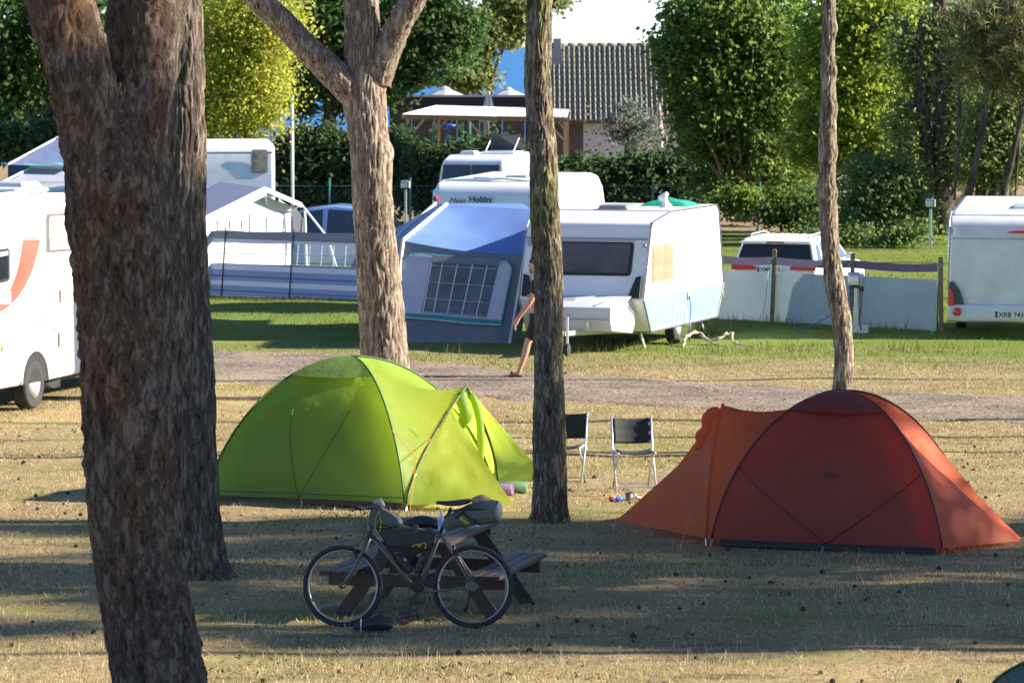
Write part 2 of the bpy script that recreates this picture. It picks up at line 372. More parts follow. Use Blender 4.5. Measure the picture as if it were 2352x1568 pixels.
def trunk(name, pts, mat, parent, n=110, per_m=34, plate=(9, 3.2), amp=0.02, seed=0, ridge=0.35, wobble=0.014, flakes=0.0, knots=()):
    """pts: (x, y, z, r) from the ground up; bark plates are pushed out of the surface"""
    P = np.array(pts, float); seg = np.sqrt((np.diff(P[:, :3], axis=0) ** 2).sum(1)); t = np.concatenate([[0], np.cumsum(seg)])
    m = max(int(t[-1] * per_m), 6); tt = np.linspace(0, t[-1], m)
    C = np.stack([np.interp(tt, t, P[:, k]) for k in range(4)], 1)
    ker = np.ones(9) / 9; pad = np.pad(C, ((4, 4), (0, 0)), 'edge'); C = np.stack([np.convolve(pad[:, k], ker, 'valid') for k in range(4)], 1)
    d = np.gradient(C[:, :3], axis=0); d /= np.linalg.norm(d, axis=1)[:, None]
    a = np.cross(d, np.array([0, 1, 0.0]) + 0 * d); a /= np.linalg.norm(a, axis=1)[:, None]; b = np.cross(d, a)
    th = np.linspace(0, 2 * math.pi, n, endpoint=False)
    dirs = a[:, None, :] * np.cos(th)[None, :, None] + b[:, None, :] * np.sin(th)[None, :, None]
    base = C[:, None, :3] + dirs * C[:, None, 3:4]; bp = base.reshape(-1, 3); dd = dirs.reshape(-1, 3)
    q = bp + np.stack([fbm(bp * 6 * np.array([1, 1, .5]), 2, seed + 40), fbm(bp * 6 * np.array([1, 1, .5]), 2, seed + 41), fbm(bp * 5, 2, seed + 42)], 1) * 0.06
    f1, f2, cid = voro(q * np.array([plate[0], plate[0], plate[1]]), seed)
    crack = np.clip((f2 - f1) / 0.36, 0, 1); crack = crack * crack * (3 - 2 * crack)
    g1, g2, gid = voro(q * np.array([plate[0] * 2.3, plate[0] * 2.3, plate[1] * 2.0]), seed + 17)
    h = amp * crack * (0.6 + 0.6 * cid) + amp * 0.25 * np.clip((g2 - g1) / 0.45, 0, 1) * (0.4 + 0.6 * gid)
    h += fbm(bp * np.array([14, 14, 3.0]), 2, seed + 3) * amp * ridge
    if flakes: h += np.where((gid > 0.8), flakes * np.clip(1 - g1 * 1.6, 0, 1), 0)
    h += fbm(bp * np.array([2.0, 2.0, 1.2]), 2, seed + 9) * wobble * 2
    for kx, ky, kz, kr, ka in knots:
        h += ka * np.exp(-((bp - np.array([kx, ky, kz])) ** 2).sum(1) / (kr * kr))
    V = bp + dd * (h - amp * 0.8)[:, None]
    ii = np.arange(m * n).reshape(m, n); j2 = np.roll(ii, -1, axis=1)
    F = np.stack([ii[:-1].ravel(), j2[:-1].ravel(), j2[1:].ravel(), ii[1:].ravel()], 1)
    L = np.array(parent.location)
    return npobj(name, V - L, F, mat, parent, smooth=True, attrs={'plate': ('POINT', np.clip(cid * 0.7 + gid * 0.3, 0, 1))})
def needles(name, centres, n, size, mat, parent, seed, spread=0.7):
    """pine foliage: bundles of thin needle blades on twig ends"""
    r = np.random.default_rng(seed); c = np.array(centres)[r.integers(0, len(centres), n // 12)]
    tw = c[:, :3] + r.normal(0, 1, (len(c), 3)) * spread * np.array([1, 1, 0.55])
    p = np.repeat(tw, 12, 0) + r.normal(0, 0.05, (len(tw) * 12, 3)); d = r.normal(0, 1, p.shape); d[:, 2] += 0.4; d /= np.linalg.norm(d, axis=1)[:, None]
    s = np.cross(d, r.normal(0, 1, p.shape)); s /= np.linalg.norm(s, axis=1)[:, None]; l = size * (0.7 + 0.6 * r.random((len(p), 1)))
    V = np.stack([p - s * 0.012 * l / 0.2, p + s * 0.012 * l / 0.2, p + d * l], 1).reshape(-1, 3) - np.array(parent.location)
    F = np.arange(len(V)).reshape(-1, 3)
    return npobj(name, V, F, mat, parent, attrs={'tone': ('FACE', r.random(len(F)))})
NEEDLE = M('pine_needles', (0.045, 0.075, 0.025), 0.6, col2=(0.09, 0.11, 0.035), attr='tone', trans=0.25)
def path_pts(rows, D):
    """rows: (left px, right px, py) of a trunk at distance D, listed upwards"""
    out = []
    for l, r, y in rows:
        c = at((l + r) / 2, y, D); out.append((c.x, D, c.z, (r - l) / 2 * D / FPX * 0.985))
    return out
def pine_crown(t, x, y, z0, z1, rr, seed, n=9000, size=0.24):
    r = np.random.default_rng(seed)
    cs = [(x + r.normal(0, rr * .5), y + r.normal(0, rr * .5), r.uniform(z0, z1)) for _ in range(26)]
    needles('crown', cs, n, size, NEEDLE, t, seed)
def top_of(p, dz, lean=0.0, taper=0.5):
    return (p[0] + lean, p[1], p[2] + dz, p[3] * taper)
# big forked pine nearest the camera
D = 28.0
b = gnd(415, 1780); T = thing('pine_tree', 'thick orange barked forked pine nearest the camera at the left', 'tree', (b.x, D, 0), group='pine trunks between the tents')
low = path_pts([(285, 545, 1800), (262, 502, 1640), (248, 478, 1530), (219, 440, 1345), (199, 420, 1160), (189, 404, 1000), (180, 393, 840), (166, 382, 660), (152, 374, 490), (147, 370, 400), (133, 381, 290), (128, 395, 200)], D)
left = path_pts([(150, 300, 420), (132, 285, 300), (112, 268, 170), (63, 222, 0)], D)
right = path_pts([(225, 368, 470), (222, 380, 300), (222, 402, 170), (232, 430, 0)], D)
low = [(p[0] - p[3] * .03, p[1], p[2], p[3] * .96) for p in low]; tr = [low[0][:3] + (low[0][3] * 1.12,)] + low[1:10]; tr[0] = (tr[0][0], D, -0.1, tr[0][3])
trunk('trunk', tr + [(low[9][0] - 0.0, D + .03, low[9][2] + .3, low[9][3] * .8), (low[9][0] + .02, D + .1, low[9][2] + .6, low[9][3] * .45)], BARK1, T, n=200, per_m=62, plate=(15, 6.0), amp=0.014, seed=2, flakes=0.018, knots=((at(150, 510, D).x, D - .05, at(150, 510, D).z, 0.09, 0.03),))
l2 = [(p[0], p[1] - 0.06 - 0.05 * i, p[2], p[3]) for i, p in enumerate(left)]; trunk('branch', l2 + [(l2[-1][0] - 0.5, D - .1, l2[-1][2] + 1.2, .2), (l2[-1][0] - 1.1, D - .3, l2[-1][2] + 3.6, .12)], BARK1, T, n=130, per_m=50, plate=(15, 6), amp=0.013, seed=5, flakes=0.016)
r2 = [(p[0], p[1] + 0.06 + 0.08 * i, p[2], p[3]) for i, p in enumerate(right)]; trunk('branch', r2 + [(r2[-1][0] + 0.25, D + .1, r2[-1][2] + 1.2, .24), (r2[-1][0] + 0.6, D + .3, r2[-1][2] + 4.2, .14)], BARK1, T, n=130, per_m=50, plate=(15, 6), amp=0.013, seed=8, flakes=0.016)
pine_crown(T, -3.6, D, 9.2, 12.5, 2.6, 3)
# pine just behind it
D = 38.2
b = gnd(450, 1330); T = thing('pine_tree', 'shaded grey pine trunk standing right behind the thick forked pine', 'tree', (b.x, D, 0), group='pine trunks between the tents')
tp = path_pts([(358, 552, 1342), (372, 527, 1300), (384, 508, 1180), (382, 498, 1000), (378, 492, 840), (366, 482, 700), (362, 475, 480), (360, 473, 300), (356, 470, 160), (350, 465, 0)], D)
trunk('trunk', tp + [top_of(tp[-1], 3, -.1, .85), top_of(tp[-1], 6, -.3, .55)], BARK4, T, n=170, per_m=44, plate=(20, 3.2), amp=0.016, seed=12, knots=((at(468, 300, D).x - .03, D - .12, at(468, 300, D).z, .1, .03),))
pine_crown(T, b.x, D, 9.5, 13, 2.4, 4)
# pine with two limbs behind the green tent
D = 58.0
b = gnd(884, 915); T = thing('pine_tree', 'pine with two spreading limbs behind the green tent', 'tree', (b.x, D, 0), group='pine trunks between the tents')
tp = path_pts([(818, 950, 922), (824, 942, 880), (826, 935, 802), (821, 922, 658), (813, 906, 520), (806, 902, 440), (803, 902, 390), (796, 891, 300), (788, 889, 235), (790, 884, 170), (790, 880, 110), (790, 872, 40), (790, 868, 0)], D)
k = at(905, 350, D)
trunk('trunk', tp + [top_of(tp[-1], 2, .1, .85), top_of(tp[-1], 5.5, .2, .5)], BARK2, T, n=150, per_m=40, plate=(17, 2.8), amp=0.02, seed=21, knots=((k.x, D - .1, k.z, .17, .07),))
def limb(cl, D, dy=0.0): return [(at(x, y, D).x, D + dy * i / len(cl), at(x, y, D).z, r * D / FPX) for i, (x, y, r) in enumerate(cl)]
lb = limb([(838, 240, 38), (795, 195, 36), (750, 152, 33), (700, 105, 31), (650, 50, 31), (600, 2, 30), (540, -60, 27), (440, -200, 20)], D, -0.6)
trunk('branch', lb, BARK2, T, n=90, per_m=34, plate=(18, 6), amp=0.014, seed=24)
lb = limb([(862, 190, 36), (888, 120, 34), (915, 62, 30), (945, 10, 28), (985, -60, 25), (1040, -200, 18)], D, -0.5)
trunk('branch', lb, BARK2, T, n=90, per_m=34, plate=(18, 6), amp=0.014, seed=25)
pine_crown(T, b.x, D, 9.5, 12.5, 3.0, 5)
# slim mossy pine in the middle
D = 43.0
b = gnd(1263, 1195); T = thing('pine_tree', 'mossy straight pine trunk between the green tent and the chairs', 'tree', (b.x, D, 0), group='pine trunks between the tents')
tp = path_pts([(1205, 1322, 1206), (1219, 1308, 1180), (1222, 1305, 1120), (1223, 1300, 974), (1226, 1296, 800), (1227, 1292, 605), (1219, 1284, 520), (1213, 1278, 333), (1206, 1270, 250), (1204, 1269, 167), (1208, 1271, 0)], D)
trunk('trunk', tp + [top_of(tp[-1], 3, .05, .9), top_of(tp[-1], 6, .2, .5)], BARK3, T, n=140, per_m=50, plate=(24, 5.0), amp=0.012, seed=33)
pine_crown(T, b.x, D, 10, 13, 2.2, 6)
# thin crooked pine behind the red tent
D = 50.0
b = gnd(1932, 1008); T = thing('pine_tree', 'thin crooked knotty pine trunk behind the red tent', 'tree', (b.x, D, 0), group='pine trunks between the tents')
tp = path_pts([(1900, 1962, 1014), (1908, 1957, 960), (1911, 1956, 896), (1917, 1960, 831), (1915, 1958, 769), (1909, 1951, 721), (1893, 1939, 650), (1886, 1928, 579), (1881, 1924, 510), (1877, 1919, 433), (1880, 1920, 333), (1883, 1921, 250), (1884, 1920, 167), (1887, 1920, 80), (1889, 1920, 0)], D)
kn = [(at(x, y, D).x, D - .05, at(x, y, D).z, r, a) for x, y, r, a in ((1921, 67, .09, .035), (1884, 67, .07, .02), (1921, 163, .08, .03), (1884, 163, .07, .025), (1921, 250, .1, .025), (1878, 440, .09, .03), (1919, 440, .08, .03), (1922, 350, .08, .02), (1905, 345, .1, .02), (1950, 730, .1, .02))]
trunk('trunk', tp + [top_of(tp[-1], 3, -.05, .85), top_of(tp[-1], 5.5, -.1, .5)], BARK2, T, n=100, per_m=46, plate=(24, 5.5), amp=0.010, seed=44, knots=kn, wobble=0.012)
pine_crown(T, b.x, D, 9.5, 12, 1.8, 7, 6000)

# ------------------------------------------------------------ tents
def project(p):
    x, y, z = p[0], p[1], p[2] - CAM_H; c, s = math.cos(PITCH), math.sin(PITCH)
    dep = y * c - z * s; up = z * c + y * s
    return 1176 + FPX * x / dep, 784 - FPX * up / dep
def fabric(name, col, tcol, trans=0.45, var=0.06):
    m = M(name, col, 0.55, var=var, scale=2.5, trans=trans, tcol=tcol, bump=0.5, bscale=3.2, bdist=0.06, spec=0.4)
    return m
def half(foot, A, H, n=18, h0=0.05, ex=1.5):
    out = []
    for i in range(n + 1):
        s = i / n; h = h0 + (1 - h0) * (1 - (1 - s) ** 1.9); r = math.sqrt(max(1 - h ** ex, 0))
        out.append(Vector((A.x + (foot.x - A.x) * r, A.y + (foot.y - A.y) * r, H * h)))
    return out
def hoop_half(foot, A, H, n=18, h0=0.05, ex=1.6):
    out = []
    for i in range(n + 1):
        h = h0 + (1 - h0) * (i / n) ** 0.85; r = max(1 - h ** ex, 0)
        out.append(Vector((A.x + (foot.x - A.x) * r, A.y + (foot.y - A.y) * r, H * h)))
    return out
def crinkle(rows, amp, sc, seed, nrm):
    P = np.array([p[:] for r in rows for p in r]); d = fbm(P * sc, 3, seed) * amp; n = len(rows[0])
    for i, r in enumerate(rows):
        for j, p in enumerate(r):
            e = min(i, len(rows) - 1 - i, j + 0.0, n - 1 - j) ; w = min(e / 3.0, 1.0)
            r[j] = p + Vector(nrm) * float(d[i * n + j]) * w
    return rows
def sheet_part(name, rows, mat, T):
    return MB().grid(rows).build(name, mat, T, smooth=True, world=True)
def dome(T, NL, NR, A, H, fly, fly2, trim, sheetm, nearsag=0.03, seed=1, right=True, left=True):
    FR = Vector((2 * A.x - NL.x, 2 * A.y - NL.y, 0)); FL = Vector((2 * A.x - NR.x, 2 * A.y - NR.y, 0))
    hs = {k: half(f, A, H) for k, f in (('NL', NL), ('NR', NR), ('FR', FR), ('FL', FL))}
    nrm = Vector((NR.y - NL.y, NL.x - NR.x, 0)).normalized()
    def sag(s): return lambda u, w: -nrm * (s * math.sin(math.pi * w) * (1 - u) * 1.0) + nrm * (0.05 * math.sin(math.pi * w) * u * (1 - u) * 2)
    near = crinkle(ruled(hs['NL'], hs['NR'], 26, sag(nearsag)), 0.075, 2.0, seed, nrm)
    # the roof vent is a second layer over the top of the near side
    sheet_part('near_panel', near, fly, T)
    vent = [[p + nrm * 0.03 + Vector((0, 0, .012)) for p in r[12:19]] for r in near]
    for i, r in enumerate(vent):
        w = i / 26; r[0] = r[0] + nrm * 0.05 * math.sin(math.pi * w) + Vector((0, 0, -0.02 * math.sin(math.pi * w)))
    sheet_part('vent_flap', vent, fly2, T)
    far = ruled(hs['FL'], hs['FR'], 12); sheet_part('far_panel', far, fly, T)
    if left: sheet_part('side_panel', crinkle(ruled(hs['NL'], hs['FL'], 14), .02, 2.5, seed + 3, (-1, 0, 0)), fly, T)
    if right: sheet_part('side_panel', crinkle(ruled(hs['NR'], hs['FR'], 14), .02, 2.5, seed + 4, (1, 0, 0)), fly, T)
    for k in ('NL', 'NR', 'FR', 'FL'):
        c = Vector((A.x, A.y, 0)); q = [Vector((*((p - c).xy * 1.006 + c.xy), p.z + 0.006)) for p in hs[k]]
        MB().tube(q, 0.011, 6).build('pole_sleeve', trim, T, smooth=True, world=True)
    c = Vector((A.x, A.y, 0))
    inn = {q: [Vector((*((p - c).xy * 0.84 + c.xy), p.z * 0.88)) for p in hs[q]] for q in hs}
    for qa, qb in (('NL', 'NR'), ('NR', 'FR'), ('FR', 'FL'), ('FL', 'NL')): sheet_part('inner_tent', ruled(inn[qa], inn[qb], 4), INNER, T)
    # groundsheet tub
    c = Vector((A.x, A.y, 0)); ring = [c + (f - c) * 0.94 for f in (NL, NR, FR, FL)]
    m = MB(); vs = []
    for z, k in ((0.0, 1.0), (0.13, 0.985)):
        vs += [Vector((c.x + (p.x - c.x) * k, c.y + (p.y - c.y) * k, z + 0.01)) for p in ring]
    m.add(vs, [(i, (i + 1) % 4, 4 + (i + 1) % 4, 4 + i) for i in range(4)] + [(3, 2, 1, 0)]); m.build('groundsheet', sheetm, T, world=True)
    return hs, FR, FL, near, nrm
def peg(T, p, d=(0, 0, 1)):
    p = Vector((p[0], p[1], gh1(p[0], p[1]))); MB().tube([p - Vector((0, 0, .05)), p + Vector((0.01, -.015, .06))], 0.006, 5).build('peg', ALU, T, world=True)
def cord(T, a, b, mat, r=0.004, n=6, sag=0.0):
    a, b = Vector(a), Vector(b); MB().tube([a.lerp(b, i / n) - Vector((0, 0, sag * math.sin(math.pi * i / n))) for i in range(n + 1)], r, 5).build('guy_line', mat, T, world=True)
INNER = M('inner_tent_cloth', (0.40, 0.25, 0.12), 0.8, trans=0.25)
GUY = M('orange_cord', (0.75, 0.20, 0.05), 0.7)
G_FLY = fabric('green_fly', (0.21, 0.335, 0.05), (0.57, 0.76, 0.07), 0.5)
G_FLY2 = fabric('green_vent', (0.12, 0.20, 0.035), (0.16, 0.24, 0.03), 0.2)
G_PORCH = fabric('sun_toned_green_fly', (0.25, 0.38, 0.06), (0.75, 0.93, 0.11), 0.58)  # brighter copy of the green fly, sun through the porch put into colour
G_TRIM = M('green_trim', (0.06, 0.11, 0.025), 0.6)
G_SHEET = M('dark_brown_groundsheet', (0.10, 0.045, 0.028), 0.6)
SANDF = M('inner_tent_sand', (0.5, 0.32, 0.2), 0.7, trans=0.3)
# --- green dome tent with open porch
NL = gnd(476, 1153); NR = gnd(929, 1171); NL.z = NR.z = 0
e1 = NR - NL; n2 = Vector((-e1.y, e1.x, 0)).normalized()
DEP = 2.5
A = (NL + NR) / 2 + n2 * DEP / 2
# slide the apex along the near edge so that it stands where the two poles cross
ax = (806 - 1176) / FPX * A.y; A.x = ax; A.y = A.y
H = CAM_H - (819 - HOR) * A.y / FPX
T = thing('dome_tent', 'lime green dome tent with its porch door open beside the mossy pine', 'tent', (A.x, A.y, 0), group='tents')
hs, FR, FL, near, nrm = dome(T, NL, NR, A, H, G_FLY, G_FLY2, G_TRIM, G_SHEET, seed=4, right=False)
def seam(T, near, nrm, mat, pairs, r=0.005):
    for (w0, u0), (w1, u1) in pairs:
        pts = []
        for s in range(15):
            wi, ui = lerp(w0, w1, s / 14) * 26, lerp(u0, u1, s / 14) * 18; i_, j_ = min(int(wi), 25), min(int(ui), 17); fw_, fu_ = wi - i_, ui - j_
            pts.append((near[i_][j_] * (1 - fu_) + near[i_][j_ + 1] * fu_) * (1 - fw_) + (near[i_ + 1][j_] * (1 - fu_) + near[i_ + 1][j_ + 1] * fu_) * fw_ + nrm * 0.002)
        MB().tube(pts, r, 5).build('seam', mat, T, smooth=True, world=True)
seam(T, near, nrm, G_FLY2, (((.46, 0), (.30, .42)), ((.46, 0), (.72, .42)), ((.0, .02), (1.0, .02))))
HA = at(1072, 888, A.y + 0.05); HN = gnd(932, 1172); HN.z = 0; HF = Vector((FR.x + 0.08, FR.y, 0))
hn = hoop_half(HN, HA, HA.z); hf = hoop_half(HF, HA, HA.z)
C0 = hs['NR'] + hs['FR'][::-1][1:]; C1 = hn + hf[::-1][1:]
out = Vector((e1.x, e1.y, 0)).normalized()
def sg(u, w): return Vector((0, 0, -0.16 * math.sin(math.pi * w) * max(0, 1 - abs(u - 0.5) * 2.4))) + out * 0.0
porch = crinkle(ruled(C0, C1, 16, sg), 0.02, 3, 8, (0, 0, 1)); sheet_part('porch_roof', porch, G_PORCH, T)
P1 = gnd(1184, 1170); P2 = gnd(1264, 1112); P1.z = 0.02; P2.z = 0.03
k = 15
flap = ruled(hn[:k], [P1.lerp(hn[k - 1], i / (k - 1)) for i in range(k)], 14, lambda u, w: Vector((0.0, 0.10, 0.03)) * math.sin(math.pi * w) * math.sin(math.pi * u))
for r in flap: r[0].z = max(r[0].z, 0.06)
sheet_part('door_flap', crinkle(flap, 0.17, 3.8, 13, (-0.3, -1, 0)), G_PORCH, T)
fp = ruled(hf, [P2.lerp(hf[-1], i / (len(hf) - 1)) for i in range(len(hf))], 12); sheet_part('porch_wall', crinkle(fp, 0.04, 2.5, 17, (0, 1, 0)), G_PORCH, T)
MB().tube([p + Vector((0, -.01, .01)) for p in hn] + hf[::-1][1:], 0.013, 7).build('porch_hoop', G_TRIM, T, smooth=True, world=True)
MB().tube([HN + Vector((0, 0, .0)), hn[4]], 0.009, 6).build('pole_end', ALU, T, world=True)
ro = [at(x, y, A.y - 0.05) for x, y in ((1082, 900), (1094, 930), (1103, 965), (1104, 1000), (1106, 1035), (1101, 1065), (1104, 1090))]
MB().tube(ro, [0.03, 0.055, 0.04, 0.055, 0.035, 0.05, 0.02], 9).build('rolled_door', G_FLY, T, smooth=True, world=True, sub=1)
bun = [at(x, y, A.y - 0.1) for x, y in ((1068, 897), (1056, 915), (1066, 935), (1074, 955), (1060, 975), (1056, 990))]
MB().tube(bun, [0.04, 0.09, 0.06, 0.10, 0.05, 0.03], 9).build('gathered_fabric', G_FLY, T, smooth=True, world=True, sub=1)
jn = at(956, 1048, 44.0)
cord(T, at(900, 988, 44.0), jn, GUY); cord(T, at(989, 1008, 44.5), jn, GUY); cord(T, jn, gnd(941, 1178), GUY); cord(T, at(541, 1008, A.y - .4), gnd(470, 1100), GUY)
for q in ((930, 1173), (941, 1178), (1186, 1171), (1264, 1113), (692, 1164)): peg(T, gnd(*q))
cord(T, at(692, 1146, 44.3), gnd(691, 1166), ALU, 0.006, 1)
lettering('lettering', 'VAUDE', 0.065, at(1010, 985, 44.5), (0.45, 0.12, 0.75), (-0.75, 0, 0.45), INK, None).location = (0, 0, 0)
lo = bpy.data.objects['lettering']; lo.parent = T
for v in lo.data.vertices: v.co -= Vector(T.location)
MB().add([at(962, 1128, 44.1), at(1010, 1150, 44.2), at(950, 1172, 44.1), at(942, 1150, 44.1)], [(0, 1, 2, 3)]).build('inner_tent', SANDF, T, world=True)
0 and MB().add([at(560, 1153, 44.52), at(925, 1163, 44.16), at(925, 1152, 44.2), at(560, 1147, 44.56)], [(0, 1, 2, 3)]).build('inner_tent', M('inner_tent_brown', (0.25, 0.09, 0.035), 0.7), T, world=True)
# --- red dome tent
R_FLY = fabric('red_fly', (0.70, 0.155, 0.06), (0.98, 0.24, 0.06), 0.5)
R_NEAR = fabric('shade_toned_red_fly', (0.36, 0.058, 0.03), (0.75, 0.07, 0.02), 0.35)  # red fly darkened in colour for the unlit near side
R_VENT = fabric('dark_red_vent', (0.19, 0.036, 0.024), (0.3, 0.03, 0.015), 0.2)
R_TRIM = M('dark_red_trim', (0.09, 0.02, 0.016), 0.6)
R_SHEET = M('black_groundsheet', (0.02, 0.022, 0.02), 0.6)
NL = gnd(1633, 1252); NR = gnd(2165, 1279); NL.z = NR.z = 0; NL.y -= 0.1; NR.y += .06
e1 = NR - NL; n2 = Vector((-e1.y, e1.x, 0)).normalized(); A = (NL + NR) / 2 + n2 * 0.85
A.x = (1941 - 1176) / FPX * A.y; H = CAM_H - (898 - HOR) * A.y / FPX
T = thing('dome_tent', 'rust red dome tent pitched right of the chairs', 'tent', (A.x, A.y, 0), group='tents')
hs, FR, FL, near, nrm = dome(T, NL, NR, A, H, R_NEAR, R_VENT, R_TRIM, R_SHEET, nearsag=0.02, seed=24, right=False, left=False)
PR = gnd(2347, 1249); PR.z = 0.04
C0 = hs['NR'] + hs['FR'][::-1][1:]; n = len(C0)
C1 = [PR + Vector((0, 0, 0.0)) + (C0[n // 2] - PR) * 0.03 * math.sin(math.pi * i / (n - 1)) + Vector(((i / (n - 1) - .5) * 0.03, (i / (n - 1) - .5) * 0.1, 0)) for i in range(n)]
rp = ruled(C0, C1, 20, lambda u, w: Vector((0, 0, -0.09 * math.sin(math.pi * w) * (1 - abs(2 * u - 1)))))
sheet_part('rear_panel', crinkle(rp, 0.04, 2.2, 51, (0.5, -0.3, 0.6)), R_FLY, T)
HA = at(1660, 930, A.y + 0.1); HN = gnd(1622, 1252); HN.z = 0; HF = Vector((FL.x - 0.1, FL.y + .05, 0))
hn = hoop_half(HN, HA, HA.z, ex=2.6); hf = hoop_half(HF, HA, HA.z, ex=2.6)
C0 = hs['NL'] + hs['FL'][::-1][1:]; C1 = hn + hf[::-1][1:]
pr = ruled(C0, C1, 18, lambda u, w: Vector((0, 0, -0.12 * math.sin(math.pi * w) * max(0, 1 - abs(u - 0.5) * 2.2))))
sheet_part('porch_roof', crinkle(pr, 0.06, 3, 58, (0, -0.4, 0.6)), R_FLY, T)
PL = gnd(1409, 1208); PL.z = 0.03; k = 15
fl = ruled(hn[:k], [PL.lerp(hn[k - 1], i / (k - 1)) for i in range(k)], 16)
for r in fl: r[0].z = max(r[0].z, 0.07)
sheet_part('door_flap', crinkle(fl, 0.05, 2.4, 61, (-.3, -1, 0)), R_FLY, T)
PL2 = PL + Vector((0.35, 1.1, 0)); fp = ruled(hf, [PL2.lerp(hf[-1], i / (len(hf) - 1)) for i in range(len(hf))], 10); sheet_part('porch_wall', fp, R_FLY, T)
MB().tube([p + Vector((0, -.01, .01)) for p in hn] + hf[::-1][1:], 0.013, 7).build('porch_hoop', R_FLY, T, smooth=True, world=True)
MB().tube([HN + Vector((0.0, -.02, 0)), at(1622, 1130, 40.98)], 0.010, 6).build('pole_end', ALU, T, world=True)
ro = [at(x, y, A.y - 0.1) for x, y in ((1656, 938), (1630, 948), (1618, 968), (1628, 985), (1604, 1000), (1612, 1015), (1598, 1036))]
MB().tube(ro, [0.04, 0.07, 0.06, 0.05, 0.07, 0.05, 0.02], 9).build('rolled_door', R_FLY, T, smooth=True, world=True, sub=1)
for i0, i1 in ((0.0, 0.5), (1.0, 0.5)):       # dark seams of the crossed tension bands on the near side
    pts = []
    for s in range(13):
        w = lerp(i0, i1, s / 12); u = lerp(0.30, 0.0, s / 12); wi, ui = w * 26, u * 18; i_, j_ = min(int(wi), 25), min(int(ui), 17); fw_, fu_ = wi - i_, ui - j_
        pts.append((near[i_][j_] * (1 - fu_) + near[i_][j_ + 1] * fu_) * (1 - fw_) + (near[i_ + 1][j_] * (1 - fu_) + near[i_ + 1][j_ + 1] * fu_) * fw_ + nrm * 0.006)
    MB().tube(pts, 0.0045, 5).build('seam_band', R_TRIM, T, smooth=True, world=True)
bst = min(((i, j) for i in range(27) for j in range(19)), key=lambda q: (lambda s: (s[0] - 1908) ** 2 + (s[1] - 1100) ** 2)(project(near[q[0]][q[1]])))
c = near[bst[0]][bst[1]] + nrm * 0.03; rt = Vector((e1.x, e1.y, 0)).normalized(); upv = (near[bst[0]][bst[1] + 1] - near[bst[0]][bst[1]]).normalized()
m = MB()
for a, b2 in ((-.036, -.012), (0, .022), (.036, -.012)):
    q = c + rt * a + upv * b2; m.poly([q + rt * x * .02 + upv * y * .024 for x, y in ((-1, -.5), (1, -.5), (.6, .5), (0, 1), (-.6, .5))], nrm, 0.003)
m.build('emblem', INK, T, world=True)
cord(T, at(1590, 1170, 41.0), gnd(1562, 1258), GUY); cord(T, at(2156, 1230, 40.1), gnd(2245, 1310), GUY); cord(T, at(2120, 1106, 40.4), at(2124, 1118, 40.3), ALU, .008)
for q in ((1409, 1212), (1562, 1258), (2166, 1282), (2347, 1250), (1888, 1268), (2245, 1310)): peg(T, gnd(*q))
cord(T, at(1889, 1250, 40.4), gnd(1886, 1270), ALU, 0.006, 1); cord(T, at(2160, 1270, 40.05), gnd(2168, 1287), ALU, 0.01, 1); cord(T, at(1640, 1232, 40.9), gnd(1632, 1254), ALU, 0.008, 1)
# --- dark green tent whose corner shows at the bottom right
K_FLY = fabric('dark_green_fly', (0.03, 0.09, 0.05), (0.04, 0.15, 0.07), 0.25)
A = Vector((4.75, 30.6, 0)); NL = A + Vector((-1.1, -.9, 0)); NR = A + Vector((1.1, -.9, 0))
T = thing('dome_tent', 'dark green tent of which a corner shows at bottom right', 'tent', (A.x, A.y, 0), group='tents')
dome(T, NL, NR, A, CAM_H - (1515 - HOR) * A.y / FPX + 0.06, K_FLY, K_FLY, G_TRIM, R_SHEET, seed=70)

# ------------------------------------------------------------ picnic table, bicycle and what lies about
TB = (-0.67, 36.25); TR = rad(-14)
t = thing('picnic_table', 'brown wooden picnic table with attached benches behind the bicycle', 'picnic table', (TB[0], TB[1], gh1(*TB)), TR)
for i in range(5):
    x = -0.36 + i * 0.147; MB().box(x, x + 0.133, -0.87 + random.uniform(-.006, .006), 0.87, 0.655, 0.69).build('table_plank', WOODDK, t, bevel=0.004)
for s in (-1, 1):
    for i in range(3):
        x = s * 0.80 - (0.3 if s > 0 else 0) + i * 0.103; MB().box(x, x + 0.092, -0.87 + random.uniform(-.006, .006), 0.87, 0.375, 0.41).build('bench_plank', WOODDK, t, bevel=0.004)
for y in (-0.62, 0.62):
    MB().box(-0.79, 0.79, y - .022, y + .022, 0.265, 0.372).build('seat_beam', WOODDK, t, bevel=0.004)
    MB().box(-0.34, 0.34, y - .021, y + .021, 0.565, 0.653).build('top_beam', WOODDK, t, bevel=0.004)
    for s in (-1, 1):
        yy = y + 0.046 * (1 if y < 0 else -1)
        MB().bar((s * 0.22, yy, 0.645), (s * 0.70, yy, -0.02), 0.04, 0.12, up=(s * .7, 0, .7)).build('leg', WOODDK, t, bevel=0.004)
MB().bar((0, -.56, .33), (0, 0, .62), .04, .09).build('brace', WOODDK, t); MB().bar((0, .56, .33), (0, 0, .62), .04, .09).build('brace', WOODDK, t)
